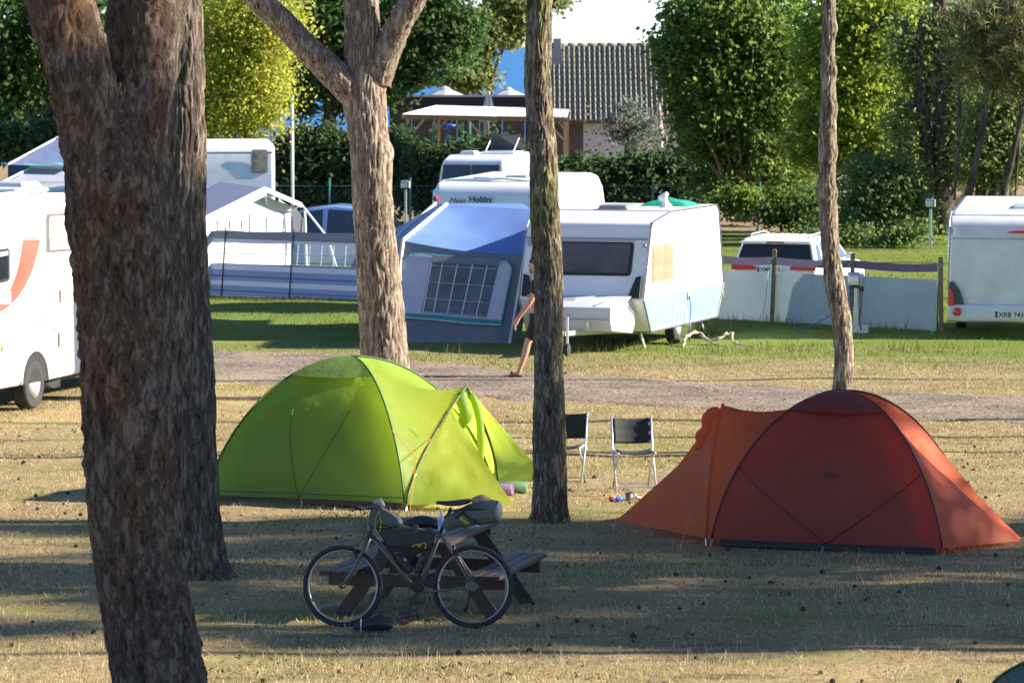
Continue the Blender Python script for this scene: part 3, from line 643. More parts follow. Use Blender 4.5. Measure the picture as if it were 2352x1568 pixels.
# bicycle
BP = gnd(1085, 1439); BP.y -= 0.12; BP.z = gh1(BP.x, BP.y)
LEAN = rad(5)
bk = thing('bicycle', 'grey green touring bicycle leaning on the picnic table', 'bicycle', BP, rad(-13)); bk.rotation_euler = (LEAN * -1, 0, rad(-13))
def B(cx, cy, y=0.0):
    X = (cx - 1656) * 0.000955; return Vector((X, y, (875 - cy) * 0.000943 + 0.352 + 0.046 * X))
FRAME = M('grey_green_enamel', (0.075, 0.09, 0.08), 0.35, var=0.06, coat=0.3)
CHAIN = M('oily_steel', (0.09, 0.09, 0.09), 0.4, metal=0.7)
RIM = M('grey_rim', (0.30, 0.28, 0.27), 0.35, metal=0.6)
DKBAG = M('charcoal_bag_cloth', (0.03, 0.032, 0.036), 0.75, var=0.2, bump=0.3)
GRBAG = M('grey_green_bag_cloth', (0.075, 0.095, 0.092), 0.7, var=0.15, bump=0.3)
RH, FH = B(1656, 875), B(463, 850)
def ring(c, R, r, n=56, k=8): return MB().tube([c + Vector((R * math.cos(2 * math.pi * i / n), 0, R * math.sin(2 * math.pi * i / n))) for i in range(n)], r, k, closed=True)
for H_ in (RH, FH):
    w = thing('wheel', None, None); del_ = w; w.parent = bk; w.location = H_
    z0 = Vector((0, 0, 0))
    ring(z0, 0.333, 0.019).build('tyre', RUBBER, w, smooth=True)
    ring(z0, 0.303, 0.011).build('rim', RIM, w, smooth=True)
    m = MB()
    for i in range(28):
        a = 2 * math.pi * i / 28; a2 = a + (0.5 if i % 2 else -0.5); s = 0.03 if i % 4 < 2 else -0.03
        m.tube([(0.022 * math.cos(a2), s, 0.022 * math.sin(a2)), (0.298 * math.cos(a), 0, 0.298 * math.sin(a))], 0.0008, 3, cap=False)
    m.build('spokes', CHAIN, w); MB().lathe([(0.022, -.035), (.012, -.02), (.012, .02), (.022, .035)], axis=(0, 1, 0), n=12).build('hub', CHAIN, w, smooth=True)
BB = B(1160, 925); ST = B(1348, 392); HT = B(705, 330); HB = B(690, 405)
def tb(name, pts, r, mat=None, n=10): return MB().tube(pts, r, n).build(name, mat or FRAME, bk, smooth=True)
tb('seat_tube', [BB, ST], 0.017); tb('top_tube', [B(1335, 385), B(1000, 330), B(715, 292)], 0.016); tb('down_tube', [BB, B(712, 385)], 0.021)
tb('head_tube', [B(690, 420), B(722, 270)], 0.022)
for s in (-1, 1):
    tb('chain_stay', [BB + Vector((0, s * .03, 0)), B(1400, 902, s * .055), RH + Vector((0, s * .062, 0))], 0.010, n=7)
    tb('seat_stay', [ST + Vector((0, s * .015, -.01)), B(1500, 610, s * .045), RH + Vector((0, s * .062, 0))], 0.009, n=7)
    tb('fork_blade', [B(694, 420, s * .03), B(640, 560, s * .05), B(560, 730, s * .052), FH + Vector((0, s * .052, 0))], [.015, .015, .012, .010], n=8)
tb('seat_post', [ST, B(1405, 250), B(1440, 165)], 0.014, BLACK)
# saddle
m = MB(); secs = []
for cx, cy, w, h in ((1308, 112, .018, .012), (1360, 118, .024, .018), (1430, 125, .032, .024), (1500, 122, .06, .028), (1570, 112, .075, .026), (1610, 100, .06, .014)):
    c = B(cx, cy); secs.append([c + Vector((0, w * math.cos(a), h * math.sin(a) - abs(math.cos(a)) * .012)) for a in [2 * math.pi * i / 12 for i in range(13)]])
m.grid(secs); m.add(secs[0][:-1], [tuple(range(12))]); m.add(secs[-1][:-1], [tuple(range(12))]); m.build('saddle', BLACK, bk, smooth=True, sub=1)
# bars, stem, brakes
tb('stem', [B(722, 270), B(735, 180), B(700, 150)], 0.015, BLACK)
tb('handlebar', [B(690, 150, -.30), B(712, 150, -.14), B(705, 150, 0), B(712, 150, .14), B(690, 150, .30)], 0.0125, BLACK)
for s in (-1, 1):
    tb('grip', [B(690, 150, s * .30), B(678, 148, s * .20)], 0.017, BLACK); tb('brake_lever', [B(690, 152, s * .19), B(640, 150, s * .2), B(608, 175, s * .27)], 0.007, BLACK, 6)
    tb('bar_end', [B(690, 150, s * .30), B(660, 125, s * .31), B(618, 140, s * .31)], 0.012, BLACK, 7)
for pts in ([B(640, 160, -.1), B(640, 280, -.05), B(668, 380, -.04), B(600, 500, -.045)], [B(660, 160, .1), B(650, 300, .05), B(680, 440, .04)], [B(655, 160, -.06), B(672, 330, -.03), B(760, 450, -.03)]):
    tb('cable', pts, 0.003, BLACK, 5)
tb('brake', [B(600, 520, -.05), B(570, 540, -.045), B(620, 620, -.05)], 0.012, BLACK, 6); tb('brake', [B(1500, 560, -.05), B(1540, 590, -.05)], 0.012, BLACK, 6)
# drivetrain
for R_, y in ((0.088, .05), (0.072, .045)): ring(BB + Vector((0, y * -1, 0)), R_, 0.006, 40, 6).build('chainring', CHAIN, bk)
m = MB()
for k in range(5): a = k * 1.2566; m.bar(BB + Vector((0, -.05, 0)), BB + Vector((.084 * math.cos(a), -.05, .084 * math.sin(a))), .012, .005)
m.build('spider', BLACK, bk)
MB().bar(BB + Vector((0, -.07, 0)), B(1085, 1085, -.08), .014, .022).build('crank', BLACK, bk); MB().bar(BB + Vector((0, .07, 0)), B(1235, 770, .08), .014, .022).build('crank', BLACK, bk)
MB().box(-.045, .045, -.05, .05, -.011, .011).build('pedal', BLACK, bk).location = B(1080, 1100, -.13)
MB().box(-.045, .045, -.05, .05, -.011, .011).build('pedal', BLACK, bk).location = B(1235, 765, .13)
MB().lathe([(.02, -.02), (.05, -.018), (.062, 0), (.035, .012)], RH + Vector((0, -.05, 0)), (0, 1, 0), 24).build('cassette', CHAIN, bk)
tb('rear_derailleur', [RH + Vector((0, -.07, -.03)), B(1630, 1000, -.07), B(1610, 1090, -.07)], [.016, .012, .018], BLACK, 6)
tb('chain', [B(1165, 835, -.05), B(1650, 820, -.05)], .004, CHAIN, 4); tb('chain', [B(1150, 1013, -.05), B(1610, 1100, -.06)], .004, CHAIN, 4)
# bags and bottles strapped to it
def world_of(o, p): return o.matrix_basis @ Vector(p)
MW = Matrix.LocRotScale(bk.location, bk.rotation_euler, (1, 1, 1))
def bagthing(name, label, cat):
    o = bpy.data.objects.new(name, None); COL.objects.link(o); o.location = bk.location; o.rotation_euler = bk.rotation_euler; o.empty_display_size = .1
    return tag(o, label, cat)
def slab(outline, w, n=3, puff=1.15):
    """a bag: outline in picture units, bulging to half width w"""
    c = Vector((sum(p[0] for p in outline) / len(outline), 0, sum(p[1] for p in outline) / len(outline))); rows = []
    for k in range(-4, 5):
        t = k / 4; s = math.sqrt(max(1 - abs(t) ** 3, 0)) * 0.12 + 0.88
        rows.append([B(lerp(c.x, x, s), lerp(c.z, z, s), w * t) for x, z in outline + outline[:1]])
    m = MB().grid(rows); m.add(rows[0][:-1], [tuple(range(len(outline)))]); m.add(rows[-1][:-1], [tuple(range(len(outline)))]); return m
fb = bagthing('frame_bag', 'charcoal frame bag with yellow mark under the bicycle top tube', 'bag')
slab([(765, 335), (900, 330), (1100, 358), (1305, 390), (1290, 470), (1270, 520), (1100, 515), (960, 505), (860, 490), (800, 400)], .032).build('bag_body', DKBAG, fb, bevel=.008)
def ystroke(parent, pts, y, r=.0045): MB().tube([B(a, b2, y) for a, b2 in pts], r, 5).build('yellow_mark', YELLOW, parent)
ystroke(fb, [(1110, 512), (1120, 490), (1150, 483), (1160, 500), (1178, 512), (1188, 480), (1210, 468), (1230, 490), (1222, 525)], -.036)
ystroke(fb, [(1190, 480), (1160, 488), (1165, 512)], -.036)
for cx, cy in ((940, 318), (1115, 340), (1250, 370)): MB().bar(B(cx - 22, cy - 12), B(cx + 22, cy + 6), .042, .05).build('strap', BLACK, fb, bevel=.005)
hb = bagthing('handlebar_bag', 'grey green bar bag with yellow cord on the bicycle', 'bag')
slab([(690, 305), (700, 200), (745, 105), (800, 115), (830, 160), (900, 195), (985, 255), (1000, 300), (960, 325), (800, 300), (760, 350)], .055).build('bag_body', GRBAG, hb, bevel=.012)
MB().tube([B(x, y, -.06) for x, y in ((795, 180), (770, 240), (765, 330), (790, 385), (815, 350), (820, 270), (800, 180))], .0035, 5).build('cord', YELLOW, hb)
MB().tube([B(735, 110, 0), B(790, 95, 0), B(830, 140, 0)], [.02, .035, .015], 8).build('roll_top', M('pale_bag_cloth', (.3, .32, .3), .6), hb, smooth=True)
sb = bagthing('saddle_bag', 'grey green roll saddle bag with yellow rings behind the saddle', 'bag')
ax = [(1395, 350, .03), (1440, 300, .055), (1520, 265, .07), (1620, 235, .082), (1720, 215, .088), (1820, 205, .09), (1865, 205, .08)]
rows = []
for i, (cx, cy, r) in enumerate(ax):
    c = B(cx, cy); d = (B(*ax[min(i + 1, 6)][:2]) - B(*ax[max(i - 1, 0)][:2])).normalized(); u = Vector((-d.z, 0, d.x)); rows.append([c + (u * math.sin(a) * 1.12 + Vector((0, 1, 0)) * math.cos(a)) * r for a in [2 * math.pi * k / 16 for k in range(17)]])
m = MB().grid(rows); m.add(rows[0][:-1], [tuple(range(16))]); m.build('bag_body', GRBAG, sb, smooth=True)
e0 = B(1862, 205); MB().lathe([(.082, 0), (.084, .018), (.06, .03), (.0, .034)], e0, (1, 0, -.02), 16).build('roll_top', M('light_grey_cloth', (.2, .22, .23), .6), sb, smooth=True)
for pts in ([(1600, 180), (1700, 182), (1790, 188)], [(1400, 250), (1480, 190), (1600, 170)], [(1500, 260), (1580, 190), (1640, 150)], [(1560, 200), (1640, 270), (1730, 320)]):
    MB().tube([B(a, b2, -.075 - .012 * (i == 1)) for i, (a, b2) in enumerate(pts)], .009, 6).build('strap', BLACK, sb)
for k in range(4):
    for j in range(2 if k < 3 else 1):
        ring(B(1545 + k * 22 - j * 4 + 8, 262 + k * 17 + j * 12 - 8, -.076 - .003 * k), .010, .0025, 10, 4).build('yellow_ring', YELLOW, sb)
tn = bagthing('tan_bundle', 'crumpled tan cloth tied on top of the saddle bag', 'cloth')
rr = np.random.default_rng(3); rows = []
for i in range(9):
    u = i / 8; c = B(lerp(1618, 1812, u), 100 + 8 * math.sin(u * 9)); r = .035 * math.sqrt(max(1 - (2 * u - 1) ** 2, 0.02))
    rows.append([c + Vector((0, math.cos(a), math.sin(a) * .9)) * r * (1 + .5 * rr.random()) for a in [2 * math.pi * k / 12 for k in range(12)]]); rows[-1].append(rows[-1][0])
MB().grid(rows).build('bundle_cloth', M('tan_cloth', (.34, .25, .16), .8, var=.25), tn, smooth=True)
for (a, b2), lab in ((((960, 575), (1085, 735)), 'black bottle on the bicycle down tube'), (((1215, 560), (1150, 745)), 'black bottle on the bicycle seat tube')):
    o = bagthing('bottle', lab, 'bottle', ); p, q = B(*a), B(*b2)
    d = (q - p); MB().lathe([(.018, 0), (.03, .02), (.036, .04), (.036, d.length * .5), (.033, d.length * .52), (.036, d.length * .56), (.036, d.length - .006), (.03, d.length)], p, d, 16).build('bottle_body', BLACK, o, smooth=True)
# black stuff bag and sticks on the ground
def loft_lump(pts, radii, sq, seed, n=14, rough=.25):
    r = np.random.default_rng(seed); rows = []
    for c, rd in zip(pts, radii):
        rows.append([Vector(c) + Vector((0, math.cos(a), math.sin(a) * sq)) * rd * (1 + rough * (r.random() - .5)) for a in [2 * math.pi * k / n for k in range(n)]]); rows[-1].append(rows[-1][0])
    m = MB().grid(rows); m.add(rows[0][:-1], [tuple(range(n))]); m.add(rows[-1][:-1], [tuple(range(n))]); return m
g = gnd(858, 1446); zz = gh1(g.x, g.y); o = thing('stuff_bag', 'black cloth bag lying in the grass in front of the bicycle', 'bag', (g.x, g.y, zz))
loft_lump([(-.17, 0, .04), (-.12, 0, .05), (-.08, 0, .055), (0, 0, .075), (.06, 0, .08), (.12, 0, .065), (.16, 0, .05)], [.02, .045, .05, .078, .085, .065, .02], .85, 5).build('bag_cloth', BLACK, o, smooth=True, sub=1)
MB().tube([(-.105, .055 * math.cos(a), .055 + .055 * math.sin(a)) for a in [2 * math.pi * k / 12 for k in range(12)]], .006, 5, closed=True).build('strap', M('pale_strap', (.6, .62, .64), .5), o)
loft_lump([(.02, 0, .13), (.06, 0, .15), (.1, .01, .135)], [.01, .03, .01], .8, 9, 8).build('knot', BLACK, o, smooth=True)
STICK = M('bleached_stick', (.42, .37, .30), .85, var=.2)
def stick(lab, pts, radii, mat=STICK):
    P = [gnd(x, y) for x, y in pts]; P = [Vector((p.x, p.y, gh1(p.x, p.y) + r + h)) for p, r, h in zip(P, radii, [random.uniform(0, .02) for _ in P])]
    c = P[0]; o = thing('branch_piece', lab, 'branch', (c.x, c.y, gh1(c.x, c.y))); MB().tube(P, radii, 7).build('branch_wood', mat, o, smooth=True, world=True)
    return o
stick('pale bent stick lying under the front wheel', [(732, 1396), (752, 1393), (775, 1391), (795, 1395), (812, 1406)], [.012, .016, .02, .02, .012])
stick('curved stick lying behind the black bag', [(905, 1423), (930, 1418), (960, 1415), (985, 1422), (1010, 1428)], [.014, .018, .016, .012, .008], M('brown_stick', (.22, .17, .12), .9))
# things on the table
def on_table(x, y): return Vector((TB[0], TB[1], 0)) + Vector((x * math.cos(TR) - y * math.sin(TR), x * math.sin(TR) + y * math.cos(TR), gh1(*TB) + .692))
CLEAR = M('clear_plastic', (.62, .68, .72), .12, var=.05, alpha=.55, coat=.4)
p = on_table(.12, -.25); o = thing('water_bottle', 'clear plastic water bottle standing on the picnic table', 'bottle', p)
MB().lathe([(.028, 0), (.032, .01), (.032, .06), (.029, .07), (.032, .08), (.032, .13), (.012, .165), (.012, .18)], n=16).build('bottle_body', CLEAR, o, smooth=True); MB().lathe([(.0325, .07), (.0325, .12)], n=16).build('bottle_label', M('blue_label', (.35, .42, .65), .5), o); MB().lathe([(.014, .178), (.014, .195)], n=12).build('cap', WHITE, o)
p = on_table(-.1, -.05); o = thing('table_bag', 'black bag lying on the picnic table behind the frame bag', 'bag', p)
loft_lump([(-.17, 0, .05), (-.1, 0, .07), (0, 0, .075), (.1, 0, .065), (.17, 0, .03)], [.02, .07, .08, .07, .02], .8, 15).build('bag_cloth', BLACK, o, smooth=True, sub=1)
p = on_table(.28, .1); o = thing('food_packet', 'black and white packet on the picnic table right end', 'packet', p)
loft_lump([(-.09, 0, .03), (-.04, 0, .04), (.03, 0, .045), (.09, 0, .03)], [.01, .035, .04, .01], .8, 16).build('packet_film', M('packet_film', (.02, .02, .02), .4, col2=(.75, .75, .73), mixscale=14, var=0), o, smooth=True)
# folding chairs
CHF = M('black_mesh_fabric', (.022, .025, .025), .7, var=.15, bump=.2, bscale=80)
def chair(label, px, py, rz, dx=0):
    g = gnd(px, py); o = thing('folding_chair', label, 'chair', (g.x, g.y, gh1(g.x, g.y)), rz, 'folding camp chairs')
    for s in (-1, 1):
        x = s * .222
        MB().tube([(x, .25, .80), (x, .15, .52), (x, .12, .44), (x, -.22, 0)], .013, 8).build('back_tube', ALU, o, smooth=True)
        MB().tube([(s * .196, -.2, .435), (s * .196, .06, .25), (s * .196, .27, 0)], .012, 8).build('leg', ALU, o, smooth=True)
        MB().tube([(s * .205, -.22, .435), (s * .205, .13, .445)], .012, 7).build('seat_rail', ALU, o, smooth=True)
    MB().tube([(-.222, -.17, .06), (.222, -.17, .06)], .009, 6).build('cross_bar', ALU, o); MB().tube([(-.196, .23, .06), (.196, .23, .06)], .009, 6).build('cross_bar', ALU, o)
    rows = [[Vector((.21 * (2 * j / 12 - 1), lerp(.15, .245, k / 8) + .035 * (1 - (2 * j / 12 - 1) ** 2) - (.006 if k % 3 == 0 else 0), lerp(.52, .785, k / 8) - .012 * (1 - (2 * j / 12 - 1) ** 2))) for j in range(13)] for k in range(9)]
    MB().grid(rows).build('backrest', CHF, o, smooth=True, solid=.012)
    rows = [[Vector((.2 * (2 * j / 12 - 1), lerp(-.22, .13, k / 6), .45 - .03 * (1 - (2 * j / 12 - 1) ** 2))) for j in range(13)] for k in range(7)]
    MB().grid(rows).build('seat', CHF, o, smooth=True, solid=.012)
chair('folding aluminium chair with black back left of the red tent', 1456, 1125, rad(6)); chair('black folding chair half hidden by the mossy pine', 1296, 1112, rad(-10))
# rolled mats in the porch
def mat_roll(lab, col, px, py, ang):
    g = gnd(px, py); o = thing('rolled_mat', lab, 'mat', (g.x, g.y, gh1(g.x, g.y)), ang); pts = []
    for i in range(120): a = i * .32; r = .012 + .0012 * a * 1.15; pts.append((r * math.cos(a), r * math.sin(a)))
    mt = M('foam_' + str(px), col, .7, var=.08); edge = M('foam_edge_' + str(px), tuple(min(c * 1.5 + .02, .8) for c in col), .7)
    m = MB(); R_ = math.hypot(*pts[-1])
    m.lathe([(R_, -.62), (R_, 0)], (0, 0, R_), (1, 0, 0), 24); m.build('roll', mt, o, smooth=True)
    for a, b2 in ((0, 1),):
        rows = [[Vector((x, p[0] * s, R_ + p[1] * s)) for p in pts] for x, s in ((-.3, 1), (.004, 1))]
        MB().grid(rows).build('spiral_edge', edge, o, smooth=True, solid=.005)
mat_roll('purple foam mat rolled up in the green tent porch', (.11, .055, .13), 1176, 1139, rad(-16)); mat_roll('dark green foam mat rolled up beside the purple one', (.05, .12, .05), 1210, 1135, rad(-12))
# litter by the right chair
g = gnd(1419, 1153); o = thing('blue_tube', 'blue and red tube lying in the grass before the right chair', 'tube', (g.x, g.y, gh1(g.x, g.y)), rad(-12))
MB().lathe([(.026, -.085), (.028, -.08), (.028, .05)], (0, 0, .03), (1, 0, 0), 14).build('tube_body', M('blue_foil', (.04, .09, .42), .35), o, smooth=True); MB().lathe([(.029, .05), (.029, .09), (.015, .1)], (0, 0, .03), (-1, 0, 0), 14).build('cap', REDL, o, smooth=True)
MB().lathe([(.0285, -.045), (.0285, -.02)], (0, 0, .03), (1, 0, 0), 14).build('white_band', WHITE, o)
g = gnd(1445, 1148); o = thing('metal_cup', 'small dark metal cup standing in the grass before the chair', 'cup', (g.x, g.y, gh1(g.x, g.y)))
MB().lathe([(.035, 0), (.042, .01), (.044, .09), (.040, .088), (.036, .015), (0, .012)], n=18).build('cup_body', M('dark_steel', (.2, .2, .21), .35, metal=.8), o, smooth=True); MB().tube([(.043, 0, .075), (.07, 0, .065), (.07, 0, .035), (.043, 0, .025)], .005, 6).build('handle', STEEL, o, smooth=True)
g = gnd(1467, 1146); o = thing('wrapper', 'crumpled white and orange wrapper beside the cup', 'wrapper', (g.x, g.y, gh1(g.x, g.y)))
loft_lump([(-.05, 0, .02), (-.02, 0, .025), (.02, .01, .02), (.05, 0, .015)], [.008, .025, .022, .006], .8, 26, 9, .8).build('wrapper_film', M('wrapper_film', (.75, .72, .68), .4, col2=(.65, .22, .05), mixscale=18, var=0), o)

# ------------------------------------------------------------ caravans, cars and the motorhome
def plane_uv(px, py, P0, dr):
    """where the sight line of a picture point meets the upright plane through P0 along dr: (distance along dr, height above P0)"""
    o = Vector((0, 0, CAM_H)); d = at(px, py, 100.0) - o; n = Vector((dr.y, -dr.x, 0))
    t = (Vector(P0) - o).dot(n) / d.dot(n); q = o + d * t
    return (q - Vector(P0)).dot(dr), q.z - P0[2]
def wheel(T, x, y, r, w=0.2, side=1, rimm=None, z=None):
    z = r if z is None else z; e = bpy.data.objects.new('wheel', None); link(e, T); e.location = (x, y, z); e.empty_display_size = .05
    s = side
    MB().lathe([(r * .62, -w / 2), (r * .93, -w / 2), (r, -w * .36), (r, w * .36), (r * .93, w / 2), (r * .62, w / 2), (r * .6, w * .3), (r * .6, -w * .3), (r * .62, -w / 2)], axis=(1, 0, 0), n=32).build('tyre', RUBBER, e, smooth=False, bevel=.008)
    MB().lathe([(r * .62, s * w * .45), (r * .56, s * w * .30), (r * .5, s * w * .2), (r * .2, s * w * .26), (r * .16, s * w * .36), (0, s * w * .36)], axis=(1, 0, 0), n=32).build('rim', rimm or ALU, e, smooth=True)
    m = MB()
    for k in range(8): a = k * math.pi / 4; m.bar((s * w * .30, r * .2 * math.cos(a), r * .2 * math.sin(a)), (s * w * .30, r * .56 * math.cos(a), r * .56 * math.sin(a)), .03, .03)
    m.build('rim_spokes', rimm or ALU, e, bevel=.004)
    return e
def xside(T, name, pts, mat, x, t=0.006, bevel=0, parent=None):
    """flat panel on the side wall at x, pts are (y, z)"""
    return MB().poly([(x, y, z) for y, z in pts], (1 if x > 0 else -1, 0, 0), t).build(name, mat, parent or T, bevel=bevel)
def yface(T, name, pts, mat, y, t=0.006, bevel=0, parent=None):
    return MB().poly([(x, y, z) for x, z in pts], (0, -1, 0), t).build(name, mat, parent or T, bevel=bevel)
def rect(a0, a1, b0, b1, r=0.0, n=4):
    if not r: return [(a0, b0), (a1, b0), (a1, b1), (a0, b1)]
    out = []
    for ca, cb, st in ((a1 - r, b0 + r, -90), (a1 - r, b1 - r, 0), (a0 + r, b1 - r, 90), (a0 + r, b0 + r, 180)):
        out += [(ca + r * math.cos(rad(st + 90 * k / n)), cb + r * math.sin(rad(st + 90 * k / n))) for k in range(n + 1)]
    return out
def roof_hatch(T, x0, x1, y0, y1, z, h, mat, name='roof_hatch', tilt=0):
    return MB().add([(x0, y0, z), (x1, y0, z), (x1, y1, z), (x0, y1, z), (x0 + .05, y0 + .05, z + h), (x1 - .05, y0 + .05, z + h), (x1 - .05, y1 - .05, z + h), (x0 + .05, y1 - .05, z + h)],
                    [(0, 3, 2, 1), (4, 5, 6, 7), (0, 1, 5, 4), (1, 2, 6, 5), (2, 3, 7, 6), (3, 0, 4, 7)]).build(name, mat, T, bevel=.03, seg=3)
DKTRIM = M('dark_trim', (.09, .09, .10), .5)
# --- old white caravan with pale blue skirt
CR = rad(-18.3); W = 1.05
loc = Vector((1.235, 67.43, gz(67.4)))
T = thing('caravan', 'old white caravan with pale blue lower band beside the blue awning', 'caravan', loc, CR, 'caravans')
HW = lambda y, z: W
prof_ = [(0.02, .30), (-.40, .83), (.04, 1.98), (.12, 2.06), (1.2, 2.20), (4.0, 2.21), (4.12, 2.12), (4.44, .86), (4.02, .30)]
MB().prof(prof_, HW).build('body', WHITE, T, bevel=.035, seg=3)
MB().prof([(1.25, 2.215), (3.95, 2.225), (3.95, 2.2), (1.25, 2.19)], lambda y, z: W - .03).build('roof_skin', ROOFW, T)
cd, sd_ = Vector((math.cos(CR), math.sin(CR), 0)), Vector((-math.sin(CR), math.cos(CR), 0)); P0 = loc + cd * W
def uv(px, py): return plane_uv(px, py, P0, sd_)
xside(T, 'lower_band', [(.06, .34), (-.31, .80), (-.31, .845), (4.40, .86), (4.02, .345)], BABY, W, .005)
for pts in ([(.02, .30), (-.40, .83), (.04, 1.98), (.14, 2.065), (1.2, 2.205), (4.0, 2.215), (4.12, 2.12), (4.44, .86), (4.02, .30), (.02, .30)],):
    MB().tube([(W + .006, y, z) for y, z in pts], .014, 6).build('corner_trim', DKTRIM, T); MB().tube([(-W - .006, y, z) for y, z in pts], .012, 6).build('corner_trim', GREYPL, T)
MB().tube([(W + .006, -.28, 1.30 - .45), (W + .006, 4.41, .865)], .007, 5).build('side_rail', WHITE2, T); MB().tube([(W + .004, -.12, 1.62), (W + .004, 4.22, 1.66)], .004, 5).build('side_rail', WHITE2, T)
wu0, wz1 = uv(1497, 564); wu1, wz0 = uv(1545, 646)
fw = xside(T, 'side_window', rect(wu0, wu1, 1.08, 1.70, .05), M('brown_frame', (.30, .24, .17), .4), W, .012); xside(T, 'pane', rect(wu0 + .05, wu1 - .05, 1.12, 1.65, .04), BROWNGLASS, W + .012, .006, parent=fw)
# front wall pieces live on the sloped planes of the front
def fr(x, s, off=0.0):
    """point on the upper front wall: s 0 at the belt, 1 at the brow"""
    y = lerp(-.40, .04, s); z = lerp(.83, 1.98, s); n = Vector((0, -1.15, .44)).normalized(); return Vector((x, y, z)) + n * off
def fpoly(name, pts, mat, off, t, parent=None, bevel=0): return MB().poly([fr(x, s, off) for x, s in pts], (0, -1.15, .44), t).build(name, mat, parent or T, bevel=bevel)
fw = fpoly('front_window', rect(-.92, .80, .33, .80, .06), BLACK, 0, .014, bevel=.004)
fpoly('pane', rect(-.86, .745, .37, .77, .04), M('brown_reflection_glass', (.10, .088, .08), .12, var=.5, scale=1.2, coat=.5), .016, .004, fw)  # brown reflection on the pane painted as its base colour
MB().tube([fr(-1.03, .84, .01), fr(1.03, .84, .01)], .018, 6).build('rain_rail', GREYPL, T); MB().tube([fr(-1.03, .80, .012), fr(.8, .805, .012)], .012, 6).build('window_rail', ALU, T)
for s in (-1, 1):
    MB().lathe([(.035, 0), (.035, .02), (.02, .03)], fr(s * .98, .75, .002), (0, -1, .3), 14).build('marker_lamp', GREYPL, T, smooth=True)
    MB().poly([fr(s * .80, .02, .02), fr(s * 1.0, .02, .02), fr(s * 1.0, .33, .02), fr(s * .9, .30, .02)], (0, -1.1, .4), .05).build('grab_handle', BLACK, T, bevel=.01)
# gas locker over the drawbar
gx = .88
g_o = [(-.30, .42), (-.30, .90), (-.52, .90), (-.98, .74), (-.98, .52), (-.90, .36), (-.40, .30)]
MB().prof(g_o, lambda y, z: gx - (.20 if y < -.8 else 0)).build('gas_locker', WHITE2, T, bevel=.02)
MB().tube([(-.68, -.992, .55), (.68, -.992, .55)], .012, 6).build('locker_rail', ALU, T); MB().tube([(-.05, -.99, .6), (.55, -.88, .83)], .006, 5).build('locker_groove', GREYPL, T)
MB().box(.28, .33, -1.0, -.975, .42, .52).build('latch', STEEL, T); MB().add([(-.3, -.62, .865), (0, -.62, .865), (0, -.72, .832), (-.3, -.72, .832)], [(0, 1, 2, 3)]).build('locker_vent', GREYPL, T, solid=.006)
MB().tube([(-.4, -.985, .66), (-.35, -.99, .70), (-.2, -.99, .69), (-.1, -.99, .70), (-.12, -.99, .64)], .005, 5).build('locker_emblem', GREYPL, T)
for s in (-1, 1): MB().bar((s * .45, .3, .30), (0, -1.75, .36), .05, .08).build('drawbar', STEEL, T)
MB().tube([(.12, -1.5, .02), (.12, -1.5, .62)], .022, 8).build('jockey_post', STEEL, T); MB().lathe([(.02, -.03), (.1, -.03), (.1, .03), (.02, .03)], (.12, -1.5, .1), (1, 0, 0), 16).build('jockey_wheel', RUBBER, T); MB().tube([(-.25, -1.3, .45), (-.27, -1.42, .85)], .015, 6).build('brake_lever', BLACK, T)
wy = uv(1560, 770)[0] ; wheel(T, W - .09, wy, .29, .17, 1, WHITE)
MB().poly([(W + .002, wy + a, z) for a, z in ((-.46, .31), (-.36, .62), (.36, .62), (.46, .31), (.34, .31), (.26, .54), (-.26, .54), (-.34, .31))], (1, 0, 0), .02).build('wheel_arch', WHITE, T)
MB().box(-.9, .95, .2, 3.9, .27, .31).build('chassis', BLACK, T)
for y in (.25, 3.85): MB().bar((.8, y, .3), (.85, y + .1, .02), .04).build('corner_steady', STEEL, T)
MB().lathe([(.05, 0), (.05, .01), (0, .012)], (W + .004, .55, .55), (1, 0, 0), 16).build('badge', M('cream_badge', (.7, .68, .6), .4), T); MB().lathe([(.03, 0), (.02, .012)], (W + .004, -.2, .98), (1, 0, 0), 12).build('side_marker', ORANGEL, T)
MB().box(W + .003, W + .03, 2.15, 2.24, .70, .82).build('power_socket', GREYPL, T); MB().tube([(W + .035, 2.18, .76), (W + .06, 2.2, .6), (W + .07, 2.1, .3), (W + .12, 1.9, .03)], .012, 6).build('power_cable', EUBLUE, T, smooth=True)
MB().box(W - .02, W + .025, 4.35, 4.40, .62, .72).build('tail_lamp', ORANGEL, T)
roof_hatch(T, -.25, .30, 1.25, 1.85, 2.205, .09, M('smoked_acrylic', (.22, .23, .25), .25))
# items on its roof
rp = T.matrix_basis
RM = Matrix.LocRotScale(loc, T.rotation_euler, (1, 1, 1))
o = thing('wrapped_chimney', 'flue wrapped in a white plastic bag on the old caravan roof', 'flue', RM @ Vector((.62, 2.3, 2.215)), CR)
loft = [[Vector((r * (1 + .25 * math.sin(3 * a + z * 20)) * math.cos(a) + .03 * math.sin(z * 30), r * math.sin(a), z)) for a in [2 * math.pi * k / 12 for k in range(13)]] for r, z in ((.10, 0), (.085, .05), (.05, .09), (.07, .14), (.085, .19), (.06, .23), (.012, .27))]
MB().grid(loft).build('plastic_bag', M('white_plastic_bag', (.82, .82, .82), .3, trans=.2), o, smooth=True)
o = thing('green_hatch_cover', 'bright green plastic cover on the old caravan roof', 'cover', RM @ Vector((.45, 3.2, 2.222)), CR)
MB().grid([[Vector((x, y, .10 * max(0, 1 - max(abs(x) / .42, abs(y) / .4) ** 3) + (.045 * max(0, 1 - math.hypot(x, y) / .15)))) for x in np.linspace(-.42, .42, 15)] for y in np.linspace(-.4, .4, 15)]).build('cover_sheet', M('green_plastic', (.02, .33, .20), .3), o, smooth=True)
